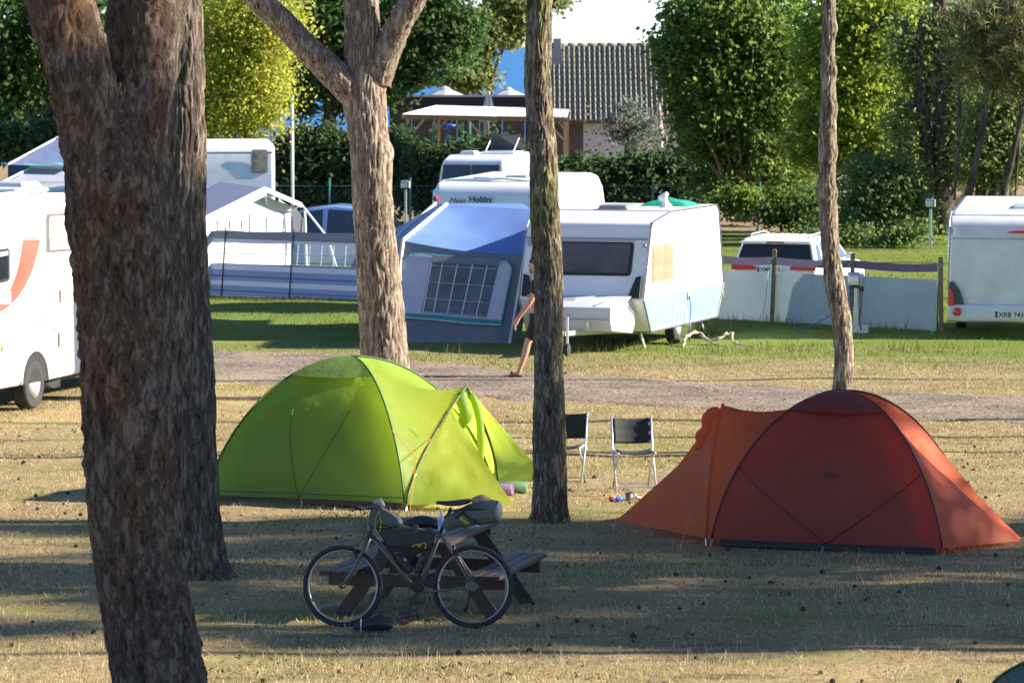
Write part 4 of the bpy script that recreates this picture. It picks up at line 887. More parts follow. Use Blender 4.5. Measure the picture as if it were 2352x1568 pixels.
# --- caravan on the right edge
SR = rad(-9); loc = Vector((8.44, 69.85, gz(69.8)))
T = thing('caravan', 'white caravan with curved tail lamp at the right edge', 'caravan', loc, SR, 'caravans'); T.scale = (1, 1, .975)
W = 1.1
MB().prof([(.06, .36), (-.02, .52), (0.0, 1.72), (.06, 1.98), (.2, 2.10), (.55, 2.17), (4.6, 2.28), (5.0, 2.1), (5.25, 1.2), (5.1, .36)], lambda y, z: W).build('body', WHITE2, T, bevel=.06, seg=4)
MB().prof([(.24, 2.125), (.6, 2.185), (4.5, 2.293), (4.5, 2.27), (.6, 2.16), (.24, 2.10)], lambda y, z: W - .08).build('roof_skin', ROOFW, T)
MB().tube([(-W - .0, 0.03, .6), (-W, .01, 1.72), (-W + .005, .07, 1.98), (-W + .01, .22, 2.10), (-W + .02, .55, 2.175)], .014, 6).build('corner_trim', ALU, T, smooth=True)
MB().prof([(.05, .27), (-.09, .30), (-.13, .40), (-.09, .58), (.05, .60)], lambda y, z: W - .0).build('bumper', WHITE2, T, bevel=.03, seg=3)
MB().tube([(-W + .03, -.012, 1.72), (W - .03, -.012, 1.72)], .007, 5).build('panel_seam', GREYPL, T)
q0 = loc - sd_ * 0; fc = Vector((math.cos(SR), math.sin(SR), 0))
def fx(px, py):
    u, z = plane_uv(px, py, loc + Vector((0, 0, 0)), fc); return u, z
def moon(pts, name, mat, y, t): return yface(T, name, [fx(*p) for p in pts], mat, y, t, bevel=.006)
moon([(2182, 642), (2192, 646), (2204, 662), (2212, 685), (2214, 706), (2206, 716), (2192, 732), (2180, 737), (2176, 734), (2177, 722), (2180, 655)], 'lamp_housing', M('dark_grey_plastic', (.05, .055, .065), .45), -.02, .05)
moon([(2180, 656), (2187, 664), (2192, 680), (2192, 698), (2186, 712), (2179, 722)], 'tail_lamp', REDL, -.072, .02)
u, z = fx(2199, 713); MB().lathe([(.075, 0), (.075, .03), (.05, .045), (0, .05)], (u, -.12, z), (0, -1, 0), 20).build('fog_lamp', REDL, T, smooth=True)
u0, z1 = fx(2286, 709); MB().box(u0, u0 + .52, -.128, -.112, z1 - .135, z1 - .02).build('number_plate', PLATE, T, bevel=.004)
np_ = bpy.data.objects['number_plate']; MB().box(u0 + .003, u0 + .048, -.131, -.127, z1 - .132, z1 - .023).build('blue_band', EUBLUE, np_); lettering('lettering', 'XRB 743', .115, (u0 + .062, -.130, z1 - .119), (1, 0, 0), (0, 0, 1), INK, np_, bold=.002)
lettering('lettering', 'S', .10, (fx(2291, 650)[0], -.004, fx(2291, 650)[1]), (1, 0, 0), (0, 0, 1), GREYPL, T); lettering('lettering', 'ÜDWIND', .078, (fx(2298, 650)[0] + .01, -.004, fx(2298, 650)[1]), (1, 0, 0), (0, 0, 1), GREYPL, T)
m = MB()
a0, b0 = fx(2256, 647); m.poly([(a0, -.002, b0), (a0 + .22, -.002, b0 - .03), (a0 + .22, -.002, b0 + .035)], (0, -1, 0), .004); m.build('decal', M('silver_decal', (.5, .51, .54), .4), T)
u, z = fx(2325, 676); e = yface(T, 'emblem', rect(u - .05, u + .05, z - .06, z + .06), EUBLUE, -.001, .006); yface(T, 'emblem_mark', [(u - .03, z - .02), (u + .01, z - .035), (u + .035, z - .02), (u + .03, z + .03), (u - .01, z + .035), (u - .025, z + .01)], YELLOW, -.008, .003, parent=e)
yface(T, 'brake_lamp', [fx(*p) for p in ((2311, 529), (2322, 525), (2338, 523), (2365, 523), (2365, 530))], REDL, -.002, .03, bevel=.004)
moon([(2183, 518), (2192, 516), (2193, 523), (2189, 532), (2186, 533), (2183, 527)], 'corner_lamp', GREYPL, -.004, .04)
MB().tube([(fx(2188, 640)[0], -.03, fx(2188, 640)[1]), (fx(2192, 632)[0], -.06, fx(2192, 655)[1]), (fx(2188, 680)[0], -.06, fx(2188, 675)[1])], .01, 6).build('hook_strap', M('teal_strap', (.1, .35, .3), .6), T)
roof_hatch(T, -.1, .8, 1.0, 1.9, 2.19, .07, M('skylight_acrylic', (.5, .55, .6), .2)); wheel(T, -W + .1, 2.6, .31, .18, -1); wheel(T, W - .1, 2.6, .31, .18, 1)
# --- caravan behind the awning
HR = rad(-17); loc = Vector((-.51, 78.7, gz(78.7))); W = 1.08
T = thing('caravan', 'white rounded caravan with lettering behind the old one', 'caravan', loc, HR, 'caravans')
MB().prof([(.05, .35), (-.05, .6), (-.02, 1.9), (.03, 2.15), (.13, 2.33), (.30, 2.44), (.6, 2.5), (3.7, 2.56), (4.1, 2.50), (4.4, 2.3), (4.6, 1.9), (4.8, .9), (4.6, .35)], lambda y, z: W - (.05 if y < .15 and z > 2.2 else 0)).build('body', WHITE, T, bevel=.08, seg=5)
MB().prof([(.7, 2.505), (3.6, 2.567), (3.6, 2.55), (.7, 2.49)], lambda y, z: W - .12).build('roof_skin', ROOFW, T)
fc = Vector((math.cos(HR), math.sin(HR), 0)); u, z = plane_uv(1000, 456, loc, fc); MB().lathe([(.05, 0), (.045, .03), (0, .035)], (u, -.0, z), (0, -1, 0), 14).build('red_marker', REDL, T, smooth=True)
u, z = plane_uv(1032, 467, loc, fc); lettering('lettering', 'Mein', .16, (u, -.03, z), (1, 0, 0), (0, 0, 1), INK, T, shear=.35); lettering('lettering', 'Hobby', .17, (u + .40, -.03, z + .03), (1, 0, 0), (0, 0, 1), INK, T, bold=.003)
MB().tube([(u + .2, -.035, z - .01), (u + .5, -.035, z - .0), (u + .8, -.035, z - .012)], .005, 4).build('underline', INK, T)
roof_hatch(T, -.5, -.1, .75, 1.1, 2.51, .05, WHITE2); roof_hatch(T, .1, .6, .8, 1.3, 2.51, .07, M('smoked_acrylic2', (.25, .27, .3), .25)); MB().lathe([(.05, 0), (.05, .1), (.07, .12), (.07, .16)], (.6, 2.6, 2.55), n=12).build('roof_vent', WHITE2, T)
MB().tube([(.9, .55, 2.50), (.2, .5, 2.53), (-.95, .5, 2.47)], .03, 8).build('roof_edge', WHITE, T, smooth=True); MB().box(W - .0, W + .01, 2.55, 2.6, 2.12, 2.24).build('side_marker', BROWNGLASS, T); MB().tube([(W + .004, .3, 2.20), (W + .004, 4.2, 2.26)], .008, 5).build('panel_seam', GREYPL, T)
wheel(T, W - .1, 2.4, .3, .18, 1); wheel(T, -W + .1, 2.4, .3, .18, -1)
# --- camper van behind it
VR = rad(-18); loc = Vector((-1.06, 105.7, gz(105.7))); W = .95
T = thing('camper_van', 'white camper van with dark rear glass and raised roof hatch', 'van', loc, VR); T.scale = (1, 1, 1.06)
hv = lambda y, z: W - max(0, z - 1.3) * .12
MB().prof([(.0, .35), (-.05, .8), (-.02, 1.5), (.1, 2.3), (.25, 2.48), (.6, 2.58), (3.6, 2.6), (4.2, 2.3), (4.9, 1.5), (5.3, 1.2), (5.4, .5), (5.2, .35)], hv).build('body', WHITE2, T, bevel=.06, seg=3)
for x0, x1 in ((-.82, -.02), (.02, .82)):
    MB().poly([(x0, -.05, 1.52), (x1, -.05, 1.52), (x1 * .9, .085, 2.36), (x0 * .9, .085, 2.36)], (0, -1, .15), .02).build('rear_window', GLASS, T)
for y0, y1 in ((.4, 1.6), (1.75, 2.9)): MB().poly([(hv(0, z) + .004, y, z) for y, z in rect(y0, y1, 1.5, 2.1, .06)], (1, 0, .1), .01).build('side_window', GLASS, T)
roof_hatch(T, -.55, -.1, .7, 1.15, 2.58, .10, M('hatch_acrylic', (.6, .62, .64), .2))
MB().box(-.1, .75, 1.3, 2.1, 2.59, 2.66).build('hatch_frame', WHITE, T, bevel=.01)
MB().poly([(-.1, 2.08, 2.67), (.75, 2.08, 2.67), (.72, 1.86, 3.05), (-.07, 1.86, 3.05)], (0, 1, .3), .05).build('hatch_lid', M('smoked_lid', (.05, .055, .06), .15), T, bevel=.02)
MB().tube([(-.05, 1.4, 2.66), (-.05, 1.88, 2.98)], .012, 5).build('hatch_strut', ALU, T); MB().tube([(.7, 1.4, 2.66), (.7, 1.88, 2.98)], .012, 5).build('hatch_strut', ALU, T)
for s in (-1, 1): wheel(T, s * (W - .12), 1.0, .34, .22, s); wheel(T, s * (W - .12), 4.4, .34, .22, s); MB().box(s * .9 - .03, s * .9 + .03, -.06, -.02, .9, 1.45).build('tail_lamp', REDL, T)
# --- white off-road car
UR = rad(-20); loc = Vector((5.09, 80.7, gz(80.7))); W = .9
T = thing('car', 'white off-road car with dark rear window behind the white screen', 'car', loc, UR, 'cars'); T.scale = (.95, .84, .87)
hb2 = lambda y, z: W - (.03 if z > .9 else 0)
MB().prof([(.05, .32), (-.06, .45), (-.06, .72), (.02, .99), (3.0, 1.02), (4.0, .92), (4.25, .7), (4.25, .35)], hb2).build('body', WHITE, T, bevel=.05, seg=3)
hg = lambda y, z: W - .03 - max(0, z - .98) * .25
MB().prof([(.02, .98), (.20, 1.42), (.22, 1.50), (.40, 1.56), (1.6, 1.60), (2.2, 1.55), (3.05, 1.0)], hg).build('cabin', WHITE, T, bevel=.04, seg=3)
MB().poly([(-.80, .02, 1.03), (.80, .02, 1.03), (.70, .175, 1.42), (-.70, .175, 1.42)], (0, -1, .35), .015).build('rear_window', GLASS, T)
MB().box(-.74, .74, .08, .26, 1.44, 1.50).build('spoiler', WHITE, T, bevel=.015); MB().box(-.18, .18, .06, .09, 1.455, 1.49).build('brake_lamp', M('dark_red_lens', (.2, .02, .02), .2), T)
for s in (-1, 1):
    MB().tube([(s * .62, .45, 1.58), (s * .64, .6, 1.63), (s * .64, 1.6, 1.66), (s * .62, 1.95, 1.60)], .018, 7).build('roof_rail', GREYPL, T, smooth=True)
    MB().poly([(s * .9, -.06, .86), (s * .35, -.085, .87), (s * .38, -.075, .95), (s * .88, -.0, 1.0)], (0, -1, 0), .03).build('tail_lamp', REDL, T)
    wheel(T, s * (W - .1), .85, .34, .22, s); wheel(T, s * (W - .1), 3.4, .34, .22, s)
    MB().poly([(s * (W + .02), 2.35, 1.0), (s * (W + .16), 2.35, 1.0), (s * (W + .16), 2.38, 1.16), (s * (W + .02), 2.38, 1.16)], (0, 1, 0), .1).build('mirror', WHITE, T, bevel=.03)
    for pts in ([(.32, 1.06), (.62, 1.06), (.60, 1.42), (.42, 1.40)], [(.78, 1.05), (1.65, 1.05), (1.62, 1.46), (.80, 1.45)], [(1.75, 1.05), (2.75, 1.05), (2.2, 1.43), (1.75, 1.46)]):
        MB().poly([(s * (hg(y, z) + .004), y, z) for y, z in pts], (s, 0, .25), .008).build('side_window', M('blue_reflecting_glass', (.02, .03, .05), .04, coat=1), T) if s > 0 else None
for k in range(6): MB().box(-.45 + k * .17, -.40 + k * .17, .45, 1.6, 1.585, 1.612).build('roof_rib', WHITE, T, bevel=.01)
MB().tube([(.05, .42, 1.57), (.02, .25, 1.85)], .006, 5).build('aerial', BLACK, T)
MB().box(-.34, .18, -.078, -.06, .82, .93).build('number_plate', PLATE, T); q = bpy.data.objects['number_plate.001']; MB().box(-.337, -.292, -.082, -.077, .823, .927).build('blue_band', EUBLUE, q); lettering('lettering', 'XMF 615', .115, (-.28, -.081, .835), (1, 0, 0), (0, 0, 1), INK, q, bold=.002)
# --- silver blue hatchback behind the windbreak
loc = Vector((-2.45, 96.5, gz(96.5)))
T = thing('car', 'silver blue hatchback parked behind the striped windbreak', 'car', loc, rad(84), 'cars')
SILV = M('silver_blue_paint', (.22, .33, .62), .22, metal=.0, var=.03, coat=.6); W = .9
MB().prof([(.1, .35), (-.05, .6), (.0, 1.0), (3.2, 1.05), (4.1, .95), (4.4, .75), (4.4, .4)], lambda y, z: W).build('body', SILV, T, bevel=.06, seg=3)
hg = lambda y, z: W - .03 - max(0, z - 1) * .28
MB().prof([(.1, 1.0), (.4, 1.5), (.9, 1.68), (1.6, 1.74), (2.3, 1.66), (3.25, 1.04)], hg).build('cabin', SILV, T, bevel=.06, seg=3)
for pts in ([(.55, 1.1), (.9, 1.1), (.95, 1.55), (.75, 1.5)], [(.98, 1.1), (1.75, 1.1), (1.72, 1.64), (1.05, 1.60)], [(1.85, 1.1), (2.95, 1.1), (2.3, 1.57), (1.85, 1.64)]):
    MB().poly([(-hg(y, z) - .004, y, z) for y, z in pts], (-1, 0, .28), .01).build('side_window', M('blue_glass', (.02, .035, .06), .05, coat=1), T)
MB().poly([(-W + .1, .12, 1.06), (W - .1, .12, 1.06), (W - .2, .38, 1.46), (-W + .2, .38, 1.46)], (0, -1, .5), .01).build('rear_window', GLASS, T)
MB().box(-W - .2, -W, 2.55, 2.7, 1.08, 1.24).build('mirror', SILV, T, bevel=.04); MB().tube([(-W - .012, 1.25, .93), (-W - .03, 1.33, .94), (-W - .012, 1.45, .93)], .012, 6).build('door_handle', ALU, T)
MB().poly([(-W - .004, .02, .9), (-W - .004, .5, 1.02), (-W - .004, .42, 1.18), (-W - .004, .1, 1.1)], (-1, 0, 0), .02).build('tail_lamp', REDL, T)
for y in (.85, 3.5):
    for s in (-1, 1): wheel(T, s * (W - .1), y, .32, .21, s)
MB().tube([(-.0, .55, 1.62), (0, .4, 1.8)], .008, 5).build('aerial', BLACK, T)
# --- motorhome at the left edge
MR = rad(-17); wp = gnd(64, 938); W = 1.1
fc = Vector((math.cos(MR), math.sin(MR), 0)); sdm = Vector((-math.sin(MR), math.cos(MR), 0)); loc = Vector((wp.x, wp.y, 0)) - fc * (W - .1)
T = thing('motorhome', 'white motorhome with red swoosh at the left edge', 'motorhome', loc, MR)
MB().prof([(-2.6, .5), (-2.7, 1.2), (-2.6, 2.4), (-2.3, 2.82), (-1.8, 2.86), (5.2, 2.90), (5.3, 2.7), (5.3, .42), (.55, .34), (-.55, .34), (-2.3, .36)], lambda y, z: W).build('body', WHITE, T, bevel=.07, seg=4)
MB().prof([(-1.7, 2.872), (5.0, 2.912), (5.0, 2.89), (-1.7, 2.85)], lambda y, z: W - .1).build('roof_skin', ROOFW, T)
P0 = loc + fc * (W + .0)
def mv(px, py): return plane_uv(px, py, P0, sdm)
def mside(name, pts, mat, off=0.0, t=.006, **k): return xside(T, name, [mv(*p) for p in pts], mat, W + off, t, **k)
def curve_pts(a, b2, c, n=8): return [(p.x, p.y) for p in bez((*a, 0), (*b2, 0), (*c, 0), n)]
mside('swoosh', curve_pts((92, 550), (68, 690), (-12, 722)) + [(-12, 694)] + curve_pts((14, 680), (42, 640), (52, 552)), REDP)
mside('swoosh_line', [(54, 548), (96, 545), (95, 548), (54, 551)], REDP)
w1 = mside('side_window', [(-40, 578), (16, 570), (20, 575), (20, 640), (15, 646), (-40, 658)], BLACK, 0, .02, bevel=.004); mside('pane', [(-40, 585), (14, 576), (14, 638), (-40, 650)], GLASS, .021, .006, parent=w1)
mside('pane_blind', [(-40, 585), (14, 576), (14, 586), (-40, 596)], GREYPL, .028, .004, parent=w1)
for a, b2, c, d in ((-2, 24, 668, 700), (-4, 20, 764, 795)):
    v = mside('vent_grille', [(a, c + 2), (b2, c), (b2, d - 2), (a, d)], GREYPL, 0, .012); n = 6
    for k in range(n): y = lerp(c + 4, d - 5, k / (n - 1)); mside('louvre', [(a + 2, y), (b2 - 3, y - 1), (b2 - 3, y + 1.5), (a + 2, y + 2.5)], WHITE2, .013, .01, parent=v)
q = mside('cab_window', [(106, 500), (108, 492), (190, 486), (190, 574), (112, 580), (106, 578)], M('dark_frame', (.12, .11, .1), .5), 0, .012); mside('pane', [(111, 498), (185, 492), (185, 570), (111, 574)], WHITE2, .013, .005, parent=q); mside('window_brace', [(111, 498), (114, 496), (165, 572), (162, 573)], GREYPL, .02, .008, parent=q); mside('window_shade', [(111, 547), (185, 542), (185, 570), (111, 574)], M('grey_shade', (.45, .46, .48), .6), .019, .004, parent=q)
for y0, y1 in ((486, 490), (549, 540)): MB().tube([(W + .004, mv(-60, y0 + 6)[0], mv(-60, y0 + 6)[1]), (W + .004, mv(78, y1)[0], mv(78, y1)[1])], .012, 5).build('panel_seam', GREYPL, T)
mside('locker_flap', [(73, 725), (81, 723), (81, 750), (73, 753)], GREYPL, 0, .01); u, z = mv(95, 739); MB().lathe([(.09, 0), (.09, .012), (.06, .014), (.06, .006), (0, .006)], (W, u, z), (1, 0, 0), 20).build('filler_cap', GREYPL, T)
u, z = mv(126, 755); MB().box(W, W + .02, u - .03, u + .05, z - .012, z + .012).build('door_handle', BROWNGLASS, T)
d = [mv(134, 806), mv(136, 662), mv(142, 648), mv(200, 642), mv(200, 790)]; MB().tube([(W + .003, a, b2) for a, b2 in d], .008, 5).build('door_seam', GREYPL, T)
for pp in ((137, 680), (134, 780)): u, z = mv(*pp); MB().box(W, W + .025, u - .02, u + .02, z - .09, z + .09).build('hinge', POSTW, T)
wheel(T, W - .1, 0, .335, .22, 1, M('pale_alloy', (.6, .6, .6), .4, metal=.3)); wheel(T, -W + .1, 0, .335, .22, -1)
a = [(.46 * math.cos(rad(k)), .36 + .44 * math.sin(rad(k))) for k in range(0, 181, 12)]
MB().poly([(W + .001, y, z) for y, z in a], (1, 0, 0), .004).build('wheel_well', BLACK, T); MB().tube([(W + .008, y, z) for y, z in a], .022, 6).build('arch_trim', WHITE2, T, smooth=True)
u, z = mv(4, 800); MB().lathe([(.05, 0), (.03, .02)], (W, u, z), (1, 0, 0), 12).build('side_marker', ORANGEL, T)
MB().prof([(.5, .30), (.75, .22), (1.0, .22), (1.0, .33)], lambda y, z: W - .05).build('mud_flap', BLACK, T); MB().box(-W + .2, W - .2, -1.8, 5.0, .28, .36).build('chassis', BLACK, T)
MB().tube([(W - .3, -1.6, 2.90), (W - .3, 2.2, 2.94), (W - .3, 4.6, 2.95)], .03, 6).build('roof_rack_rail', WHITE2, T); roof_hatch(T, .1, .75, .3, .95, 2.89, .08, WHITE2); roof_hatch(T, -.6, .0, 2.2, 2.9, 2.9, .09, WHITE2)
e = roof_hatch(T, 0, .7, 0, .7, 0, .1, M('milky_acrylic', (.45, .48, .5), .25, alpha=.75), 'open_skylight'); e.location = (.2, -1.2, 2.98); e.rotation_euler = (rad(62), 0, rad(20))
MB().box(.15, .95, -1.9, -1.1, 2.87, 2.95).build('skylight_frame', WHITE2, T, bevel=.01)
# --- pale caravan behind the left awning
loc = Vector((-6.75, 97.5, gz(97.5))); W = 1.2
T = thing('caravan', 'pale blue shaded caravan behind the small white awning', 'caravan', loc, rad(5), 'caravans'); T.scale = (1, 1, 1.09)
MB().prof([(.05, .35), (-.03, .8), (0, 2.3), (.06, 2.72), (.2, 2.86), (4.5, 2.9), (4.9, 2.6), (5, .35)], lambda y, z: W).build('body', WHITE2, T, bevel=.10, seg=5)
fc = Vector((math.cos(rad(5)), math.sin(rad(5)), 0)); u0, z1 = plane_uv(577, 368, loc, fc); u1, z0 = plane_uv(615, 418, loc, fc)
q = yface(T, 'rear_window', rect(u0, u1, z0, z1, .06), M('grey_frame', (.25, .25, .26), .5), -.005, .02); yface(T, 'pane', rect(u0 + .05, u1 - .05, z0 + .05, z1 - .05, .04), M('reflecting_pane', (.10, .09, .07), .12, col2=(.3, .26, .2), mixscale=5, coat=.6), -.027, .005, parent=q)
MB().tube([(-W + .02, .06, 2.70), (W - .02, .06, 2.70)], .012, 5).build('roof_seam', GREYPL, T); MB().tube([(-W + .05, -.012, 1.6), (W - .05, -.012, 1.6)], .006, 5).build('panel_seam', GREYPL, T)
wheel(T, W - .1, 2.6, .3, .2, 1); wheel(T, -W + .1, 2.6, .3, .2, -1); MB().box(-.9, .9, .2, 4.6, .28, .36).build('chassis', BLACK, T)

# ------------------------------------------------------------ the walker
SKIN = M('skin', (.45, .24, .15), .55, var=.06); BLKCL = M('black_cloth', (.012, .012, .014), .85, var=.15)
g = gnd(1238, 866); pz = 0.012
P = thing('person', 'person in black shirt and shorts walking left behind the mossy pine', 'person', (g.x, g.y, pz))
def skinned(name, verts, edges, mat, parent, sub=2, root=0):
    me = bpy.data.meshes.new(name); me.from_pydata([v[:3] for v in verts], edges, []); me.materials.append(mat); o = link(bpy.data.objects.new(name, me), parent)
    o.modifiers.new('skin', 'SKIN')
    for i, v in enumerate(verts):
        r = v[3]; s = me.skin_vertices[0].data[i]; s.radius = (r, r) if not isinstance(r, tuple) else r; s.use_root = (i == root)
    md = o.modifiers.new('sub', 'SUBSURF'); md.levels = sub; md.render_levels = sub
    me.polygons.foreach_set('use_smooth', [True] * len(me.polygons)); o.modifiers['skin'].use_smooth_shade = True
    return o
V = [(0, 0, .95, (.13, .16)), (-.01, 0, 1.15, (.11, .14)), (-.02, 0, 1.36, (.12, .17)), (-.03, 0, 1.48, .06), (-.05, 0, 1.56, .065), (-.055, 0, 1.66, .092), (-.05, 0, 1.73, .075),
     (-.01, -.19, 1.40, .062), (-.13, -.22, 1.12, .045), (-.31, -.21, .88, .033), (-.345, -.21, .82, .038),
     (.0, .19, 1.40, .062), (.16, .22, 1.13, .045), (.20, .21, .88, .033), (.20, .21, .81, .038),
     (-.03, -.09, .86, .085), (-.17, -.09, .50, .055), (-.20, -.09, .36, .056), (-.29, -.09, .10, .034), (-.30, -.09, .05, .036), (-.42, -.09, .035, .026),
     (.03, .09, .86, .085), (.13, .09, .50, .055), (.19, .09, .36, .056), (.33, .09, .12, .034), (.35, .09, .07, .036), (.25, .09, .035, .026)]
E_ = [(0, 1), (1, 2), (2, 3), (3, 4), (4, 5), (5, 6), (2, 7), (7, 8), (8, 9), (9, 10), (2, 11), (11, 12), (12, 13), (13, 14), (0, 15), (15, 16), (16, 17), (17, 18), (18, 19), (19, 20), (0, 21), (21, 22), (22, 23), (23, 24), (24, 25), (25, 26)]
for hv, s in ((10, -1), (14, 1)):          # fingers and thumb grow out of the hands of the same body
    hx, hy, hz, _ = V[hv]
    for dy, dx, l in ((-.026, -.012, .085), (-.009, -.02, .098), (.009, -.018, .092), (.026, -.01, .072)):
        k = len(V); V += [(hx + dx, hy + dy, hz - .045 - l * .35, .0105), (hx + dx + .016, hy + dy, hz - .03 - l, .008)]; E_ += [(hv, k), (k, k + 1)]
    k = len(V); V += [(hx - .045, hy - .014 * s, hz - .012, .011), (hx - .052, hy - .012 * s, hz - .05, .009)]; E_ += [(hv, k), (k, k + 1)]
k = len(V); V += [(-.165, 0, 1.635, .016), (-.055, -.10, 1.64, .016), (-.055, .10, 1.64, .016)]; E_ += [(5, k), (5, k + 1), (5, k + 2)]   # nose and ears
body = skinned('body', V, E_, SKIN, P)
for s in (-1, 1):
    MB().lathe([(0, -.01), (.01, 0), (0, .01)], (-.137, s * .034, 1.665), (-1, 0, 0), 10).build('eye', INK, P, smooth=True)
MB().bar((-.136, -.022, 1.595), (-.136, .022, 1.595), .01, .008).build('mouth', M('lip', (.3, .1, .08), .5), P)
rows = [[Vector((-.04 + .105 * math.cos(a) * math.sin(b2) + (.01 if math.cos(a) > 0 else -.012 * 0), .098 * math.sin(a) * math.sin(b2), 1.675 + .115 * math.cos(b2) - (.02 * (1 + math.cos(a)) * (b2 > 1.2)))) for a in [2 * math.pi * k / 20 for k in range(21)]] for b2 in np.linspace(.02, 1.45, 8)]
MB().grid(rows).build('hair', M('dark_hair', (.03, .02, .014), .6), P, smooth=True, solid=.012)
skinned('shirt', [(-.01, 0, 1.0, (.145, .175)), (-.015, 0, 1.15, (.125, .16)), (-.022, 0, 1.36, (.132, .185)), (-.03, 0, 1.45, .085), (-.015, -.19, 1.39, .078), (-.09, -.215, 1.22, .066), (.005, .19, 1.39, .078), (.10, .215, 1.22, .066)], [(0, 1), (1, 2), (2, 3), (2, 4), (4, 5), (2, 6), (6, 7)], BLKCL, P)
skinned('shorts', [(0, 0, .99, (.145, .172)), (0, 0, .90, (.14, .17)), (-.035, -.09, .80, .115), (-.155, -.09, .54, .085), (.035, .09, .80, .115), (.125, .09, .54, .085)], [(0, 1), (1, 2), (2, 3), (1, 4), (4, 5)], BLKCL, P)
for x, y, pt, z in ((-.375, -.09, 0, .0), (.29, .09, .25, .012)):
    o = MB(); pts = [(-.14, -.035), (-.11, -.05), (0, -.045), (.11, -.038), (.13, 0), (.11, .038), (0, .045), (-.11, .05), (-.14, .035)]
    o.poly([(x + a, y + b2, z + pt * (a + .1) * .4) for a, b2 in pts], (0, 0, 1), .022); o.tube([(x - .05, y - .048, z + .02 + pt * .02), (x - .03, y, z + .075 + pt * .02), (x - .05, y + .048, z + .02 + pt * .02)], .014, 6)
    o.build('sandal', BLKCL, P)

# ------------------------------------------------------------ awning of the old caravan
def A3(cx, cy): return cx / 3.6406 + 895.8, cy / 3.6406 + 402.0
def aw(px, py, off=0.0): return at(px, py, 69.05 + 0.35 * (787 - py) / 230 - off)
AWROOF = M('blue_awning_roof', (.16, .27, .62), .5, var=.08, scale=1.5, trans=.25, bump=.2, bscale=4)
AWGREY = M('slate_awning_cloth', (.17, .19, .25), .75, var=.1, bump=.2, bscale=5); AWLT = M('lavender_awning_cloth', (.50, .52, .66), .75, var=.06, bump=.2, bscale=4); TEAL = M('teal_trim', (.02, .26, .29), .6)
FILM = M('window_film', (.15, .18, .25), .15, var=.4, scale=1.5, alpha=.8, coat=.4); WBAR = M('white_window_bar', (.62, .66, .74), .5); CREAM = M('cream_pole', (.62, .58, .48), .5)
b = aw(1050, 787); T = thing('caravan_awning', 'blue roofed awning with gridded window beside the old caravan', 'awning', (b.x, b.y, 0))
def awpoly(name, pts, mat, off, parent=None, t=.004):
    return MB().poly([aw(*p, off) for p in pts], (0, -1, 0), t).build(name, mat, parent or T, world=parent is None) if parent is None else MB().poly([aw(*p, off) - Vector(T.location) for p in pts], (0, -1, 0), t).build(name, mat, parent)
TL, TRp, BL, BR = (926, 553), (1205, 586), (931, 788), (1170, 788)
rows = [[aw(lerp(lerp(TL[0], TRp[0], u), lerp(BL[0], BR[0], u), v), lerp(lerp(TL[1], TRp[1], u) + 6 * math.sin(math.pi * u), lerp(BL[1], BR[1], u), v)) for u in np.linspace(0, 1, 25)] for v in np.linspace(0, 1, 17)]
crinkle(rows, .05, 1.6, 5, (0, 1, 0)); MB().grid(rows).build('end_wall', AWGREY, T, smooth=True, world=True)
awpoly('pale_panel', [A3(*p) for p in ((108, 720), (130, 680), (165, 655), (240, 645), (355, 662), (340, 740), (262, 1142), (118, 1138), (100, 900))], AWLT, .05)
awpoly('pale_panel', [A3(*p) for p in ((917, 705), (965, 712), (1005, 740), (1020, 790), (1010, 850), (985, 960), (932, 1206), (805, 1192), (905, 765))], AWLT, .05)
awpoly('pale_panel', [A3(*p) for p in ((262, 1142), (805, 1190), (932, 1206), (930, 1216), (118, 1156), (118, 1138))], AWLT, .052)
awpoly('teal_band', [A3(*p) for p in ((116, 1152), (400, 1170), (650, 1198), (932, 1212), (926, 1248), (640, 1232), (380, 1205), (118, 1184))], TEAL, .06)
awpoly('white_piping', [A3(*p) for p in ((118, 1184), (380, 1205), (640, 1232), (926, 1248), (926, 1256), (640, 1240), (380, 1213), (118, 1192))], WBAR, .061)
awpoly('blind_roll', [A3(*p) for p in ((355, 664), (917, 706), (904, 756), (346, 726))], AWGREY, .07, t=.03)
w = awpoly('window', [A3(*p) for p in ((346, 728), (906, 758), (802, 1186), (270, 1142))], FILM, .06)
for a, b2 in (((440, 734), (365, 1148)), ((565, 740), (480, 1158)), ((690, 748), (600, 1168)), ((815, 754), (720, 1178)), ((330, 892), (866, 932)), ((302, 1030), (832, 1070)), ((342, 752), (896, 788)), ((350, 728), (275, 1140)), ((270, 1140), (800, 1184))):
    p, q = aw(*A3(*a), .075), aw(*A3(*b2), .075); L_ = Vector(T.location); MB().bar(p - L_, q - L_, .022, .006).build('window_bar', WBAR, w)
for cc in ([(130, 690), (165, 658), (240, 648), (355, 664), (560, 682), (917, 706), (975, 712), (1015, 755), (1020, 800), (985, 960), (930, 1240), (912, 1380)], [(346, 727), (906, 758)]):
    MB().tube([aw(*A3(*p), .07) for p in cc], .012, 5).build('teal_piping', TEAL, T, world=True)
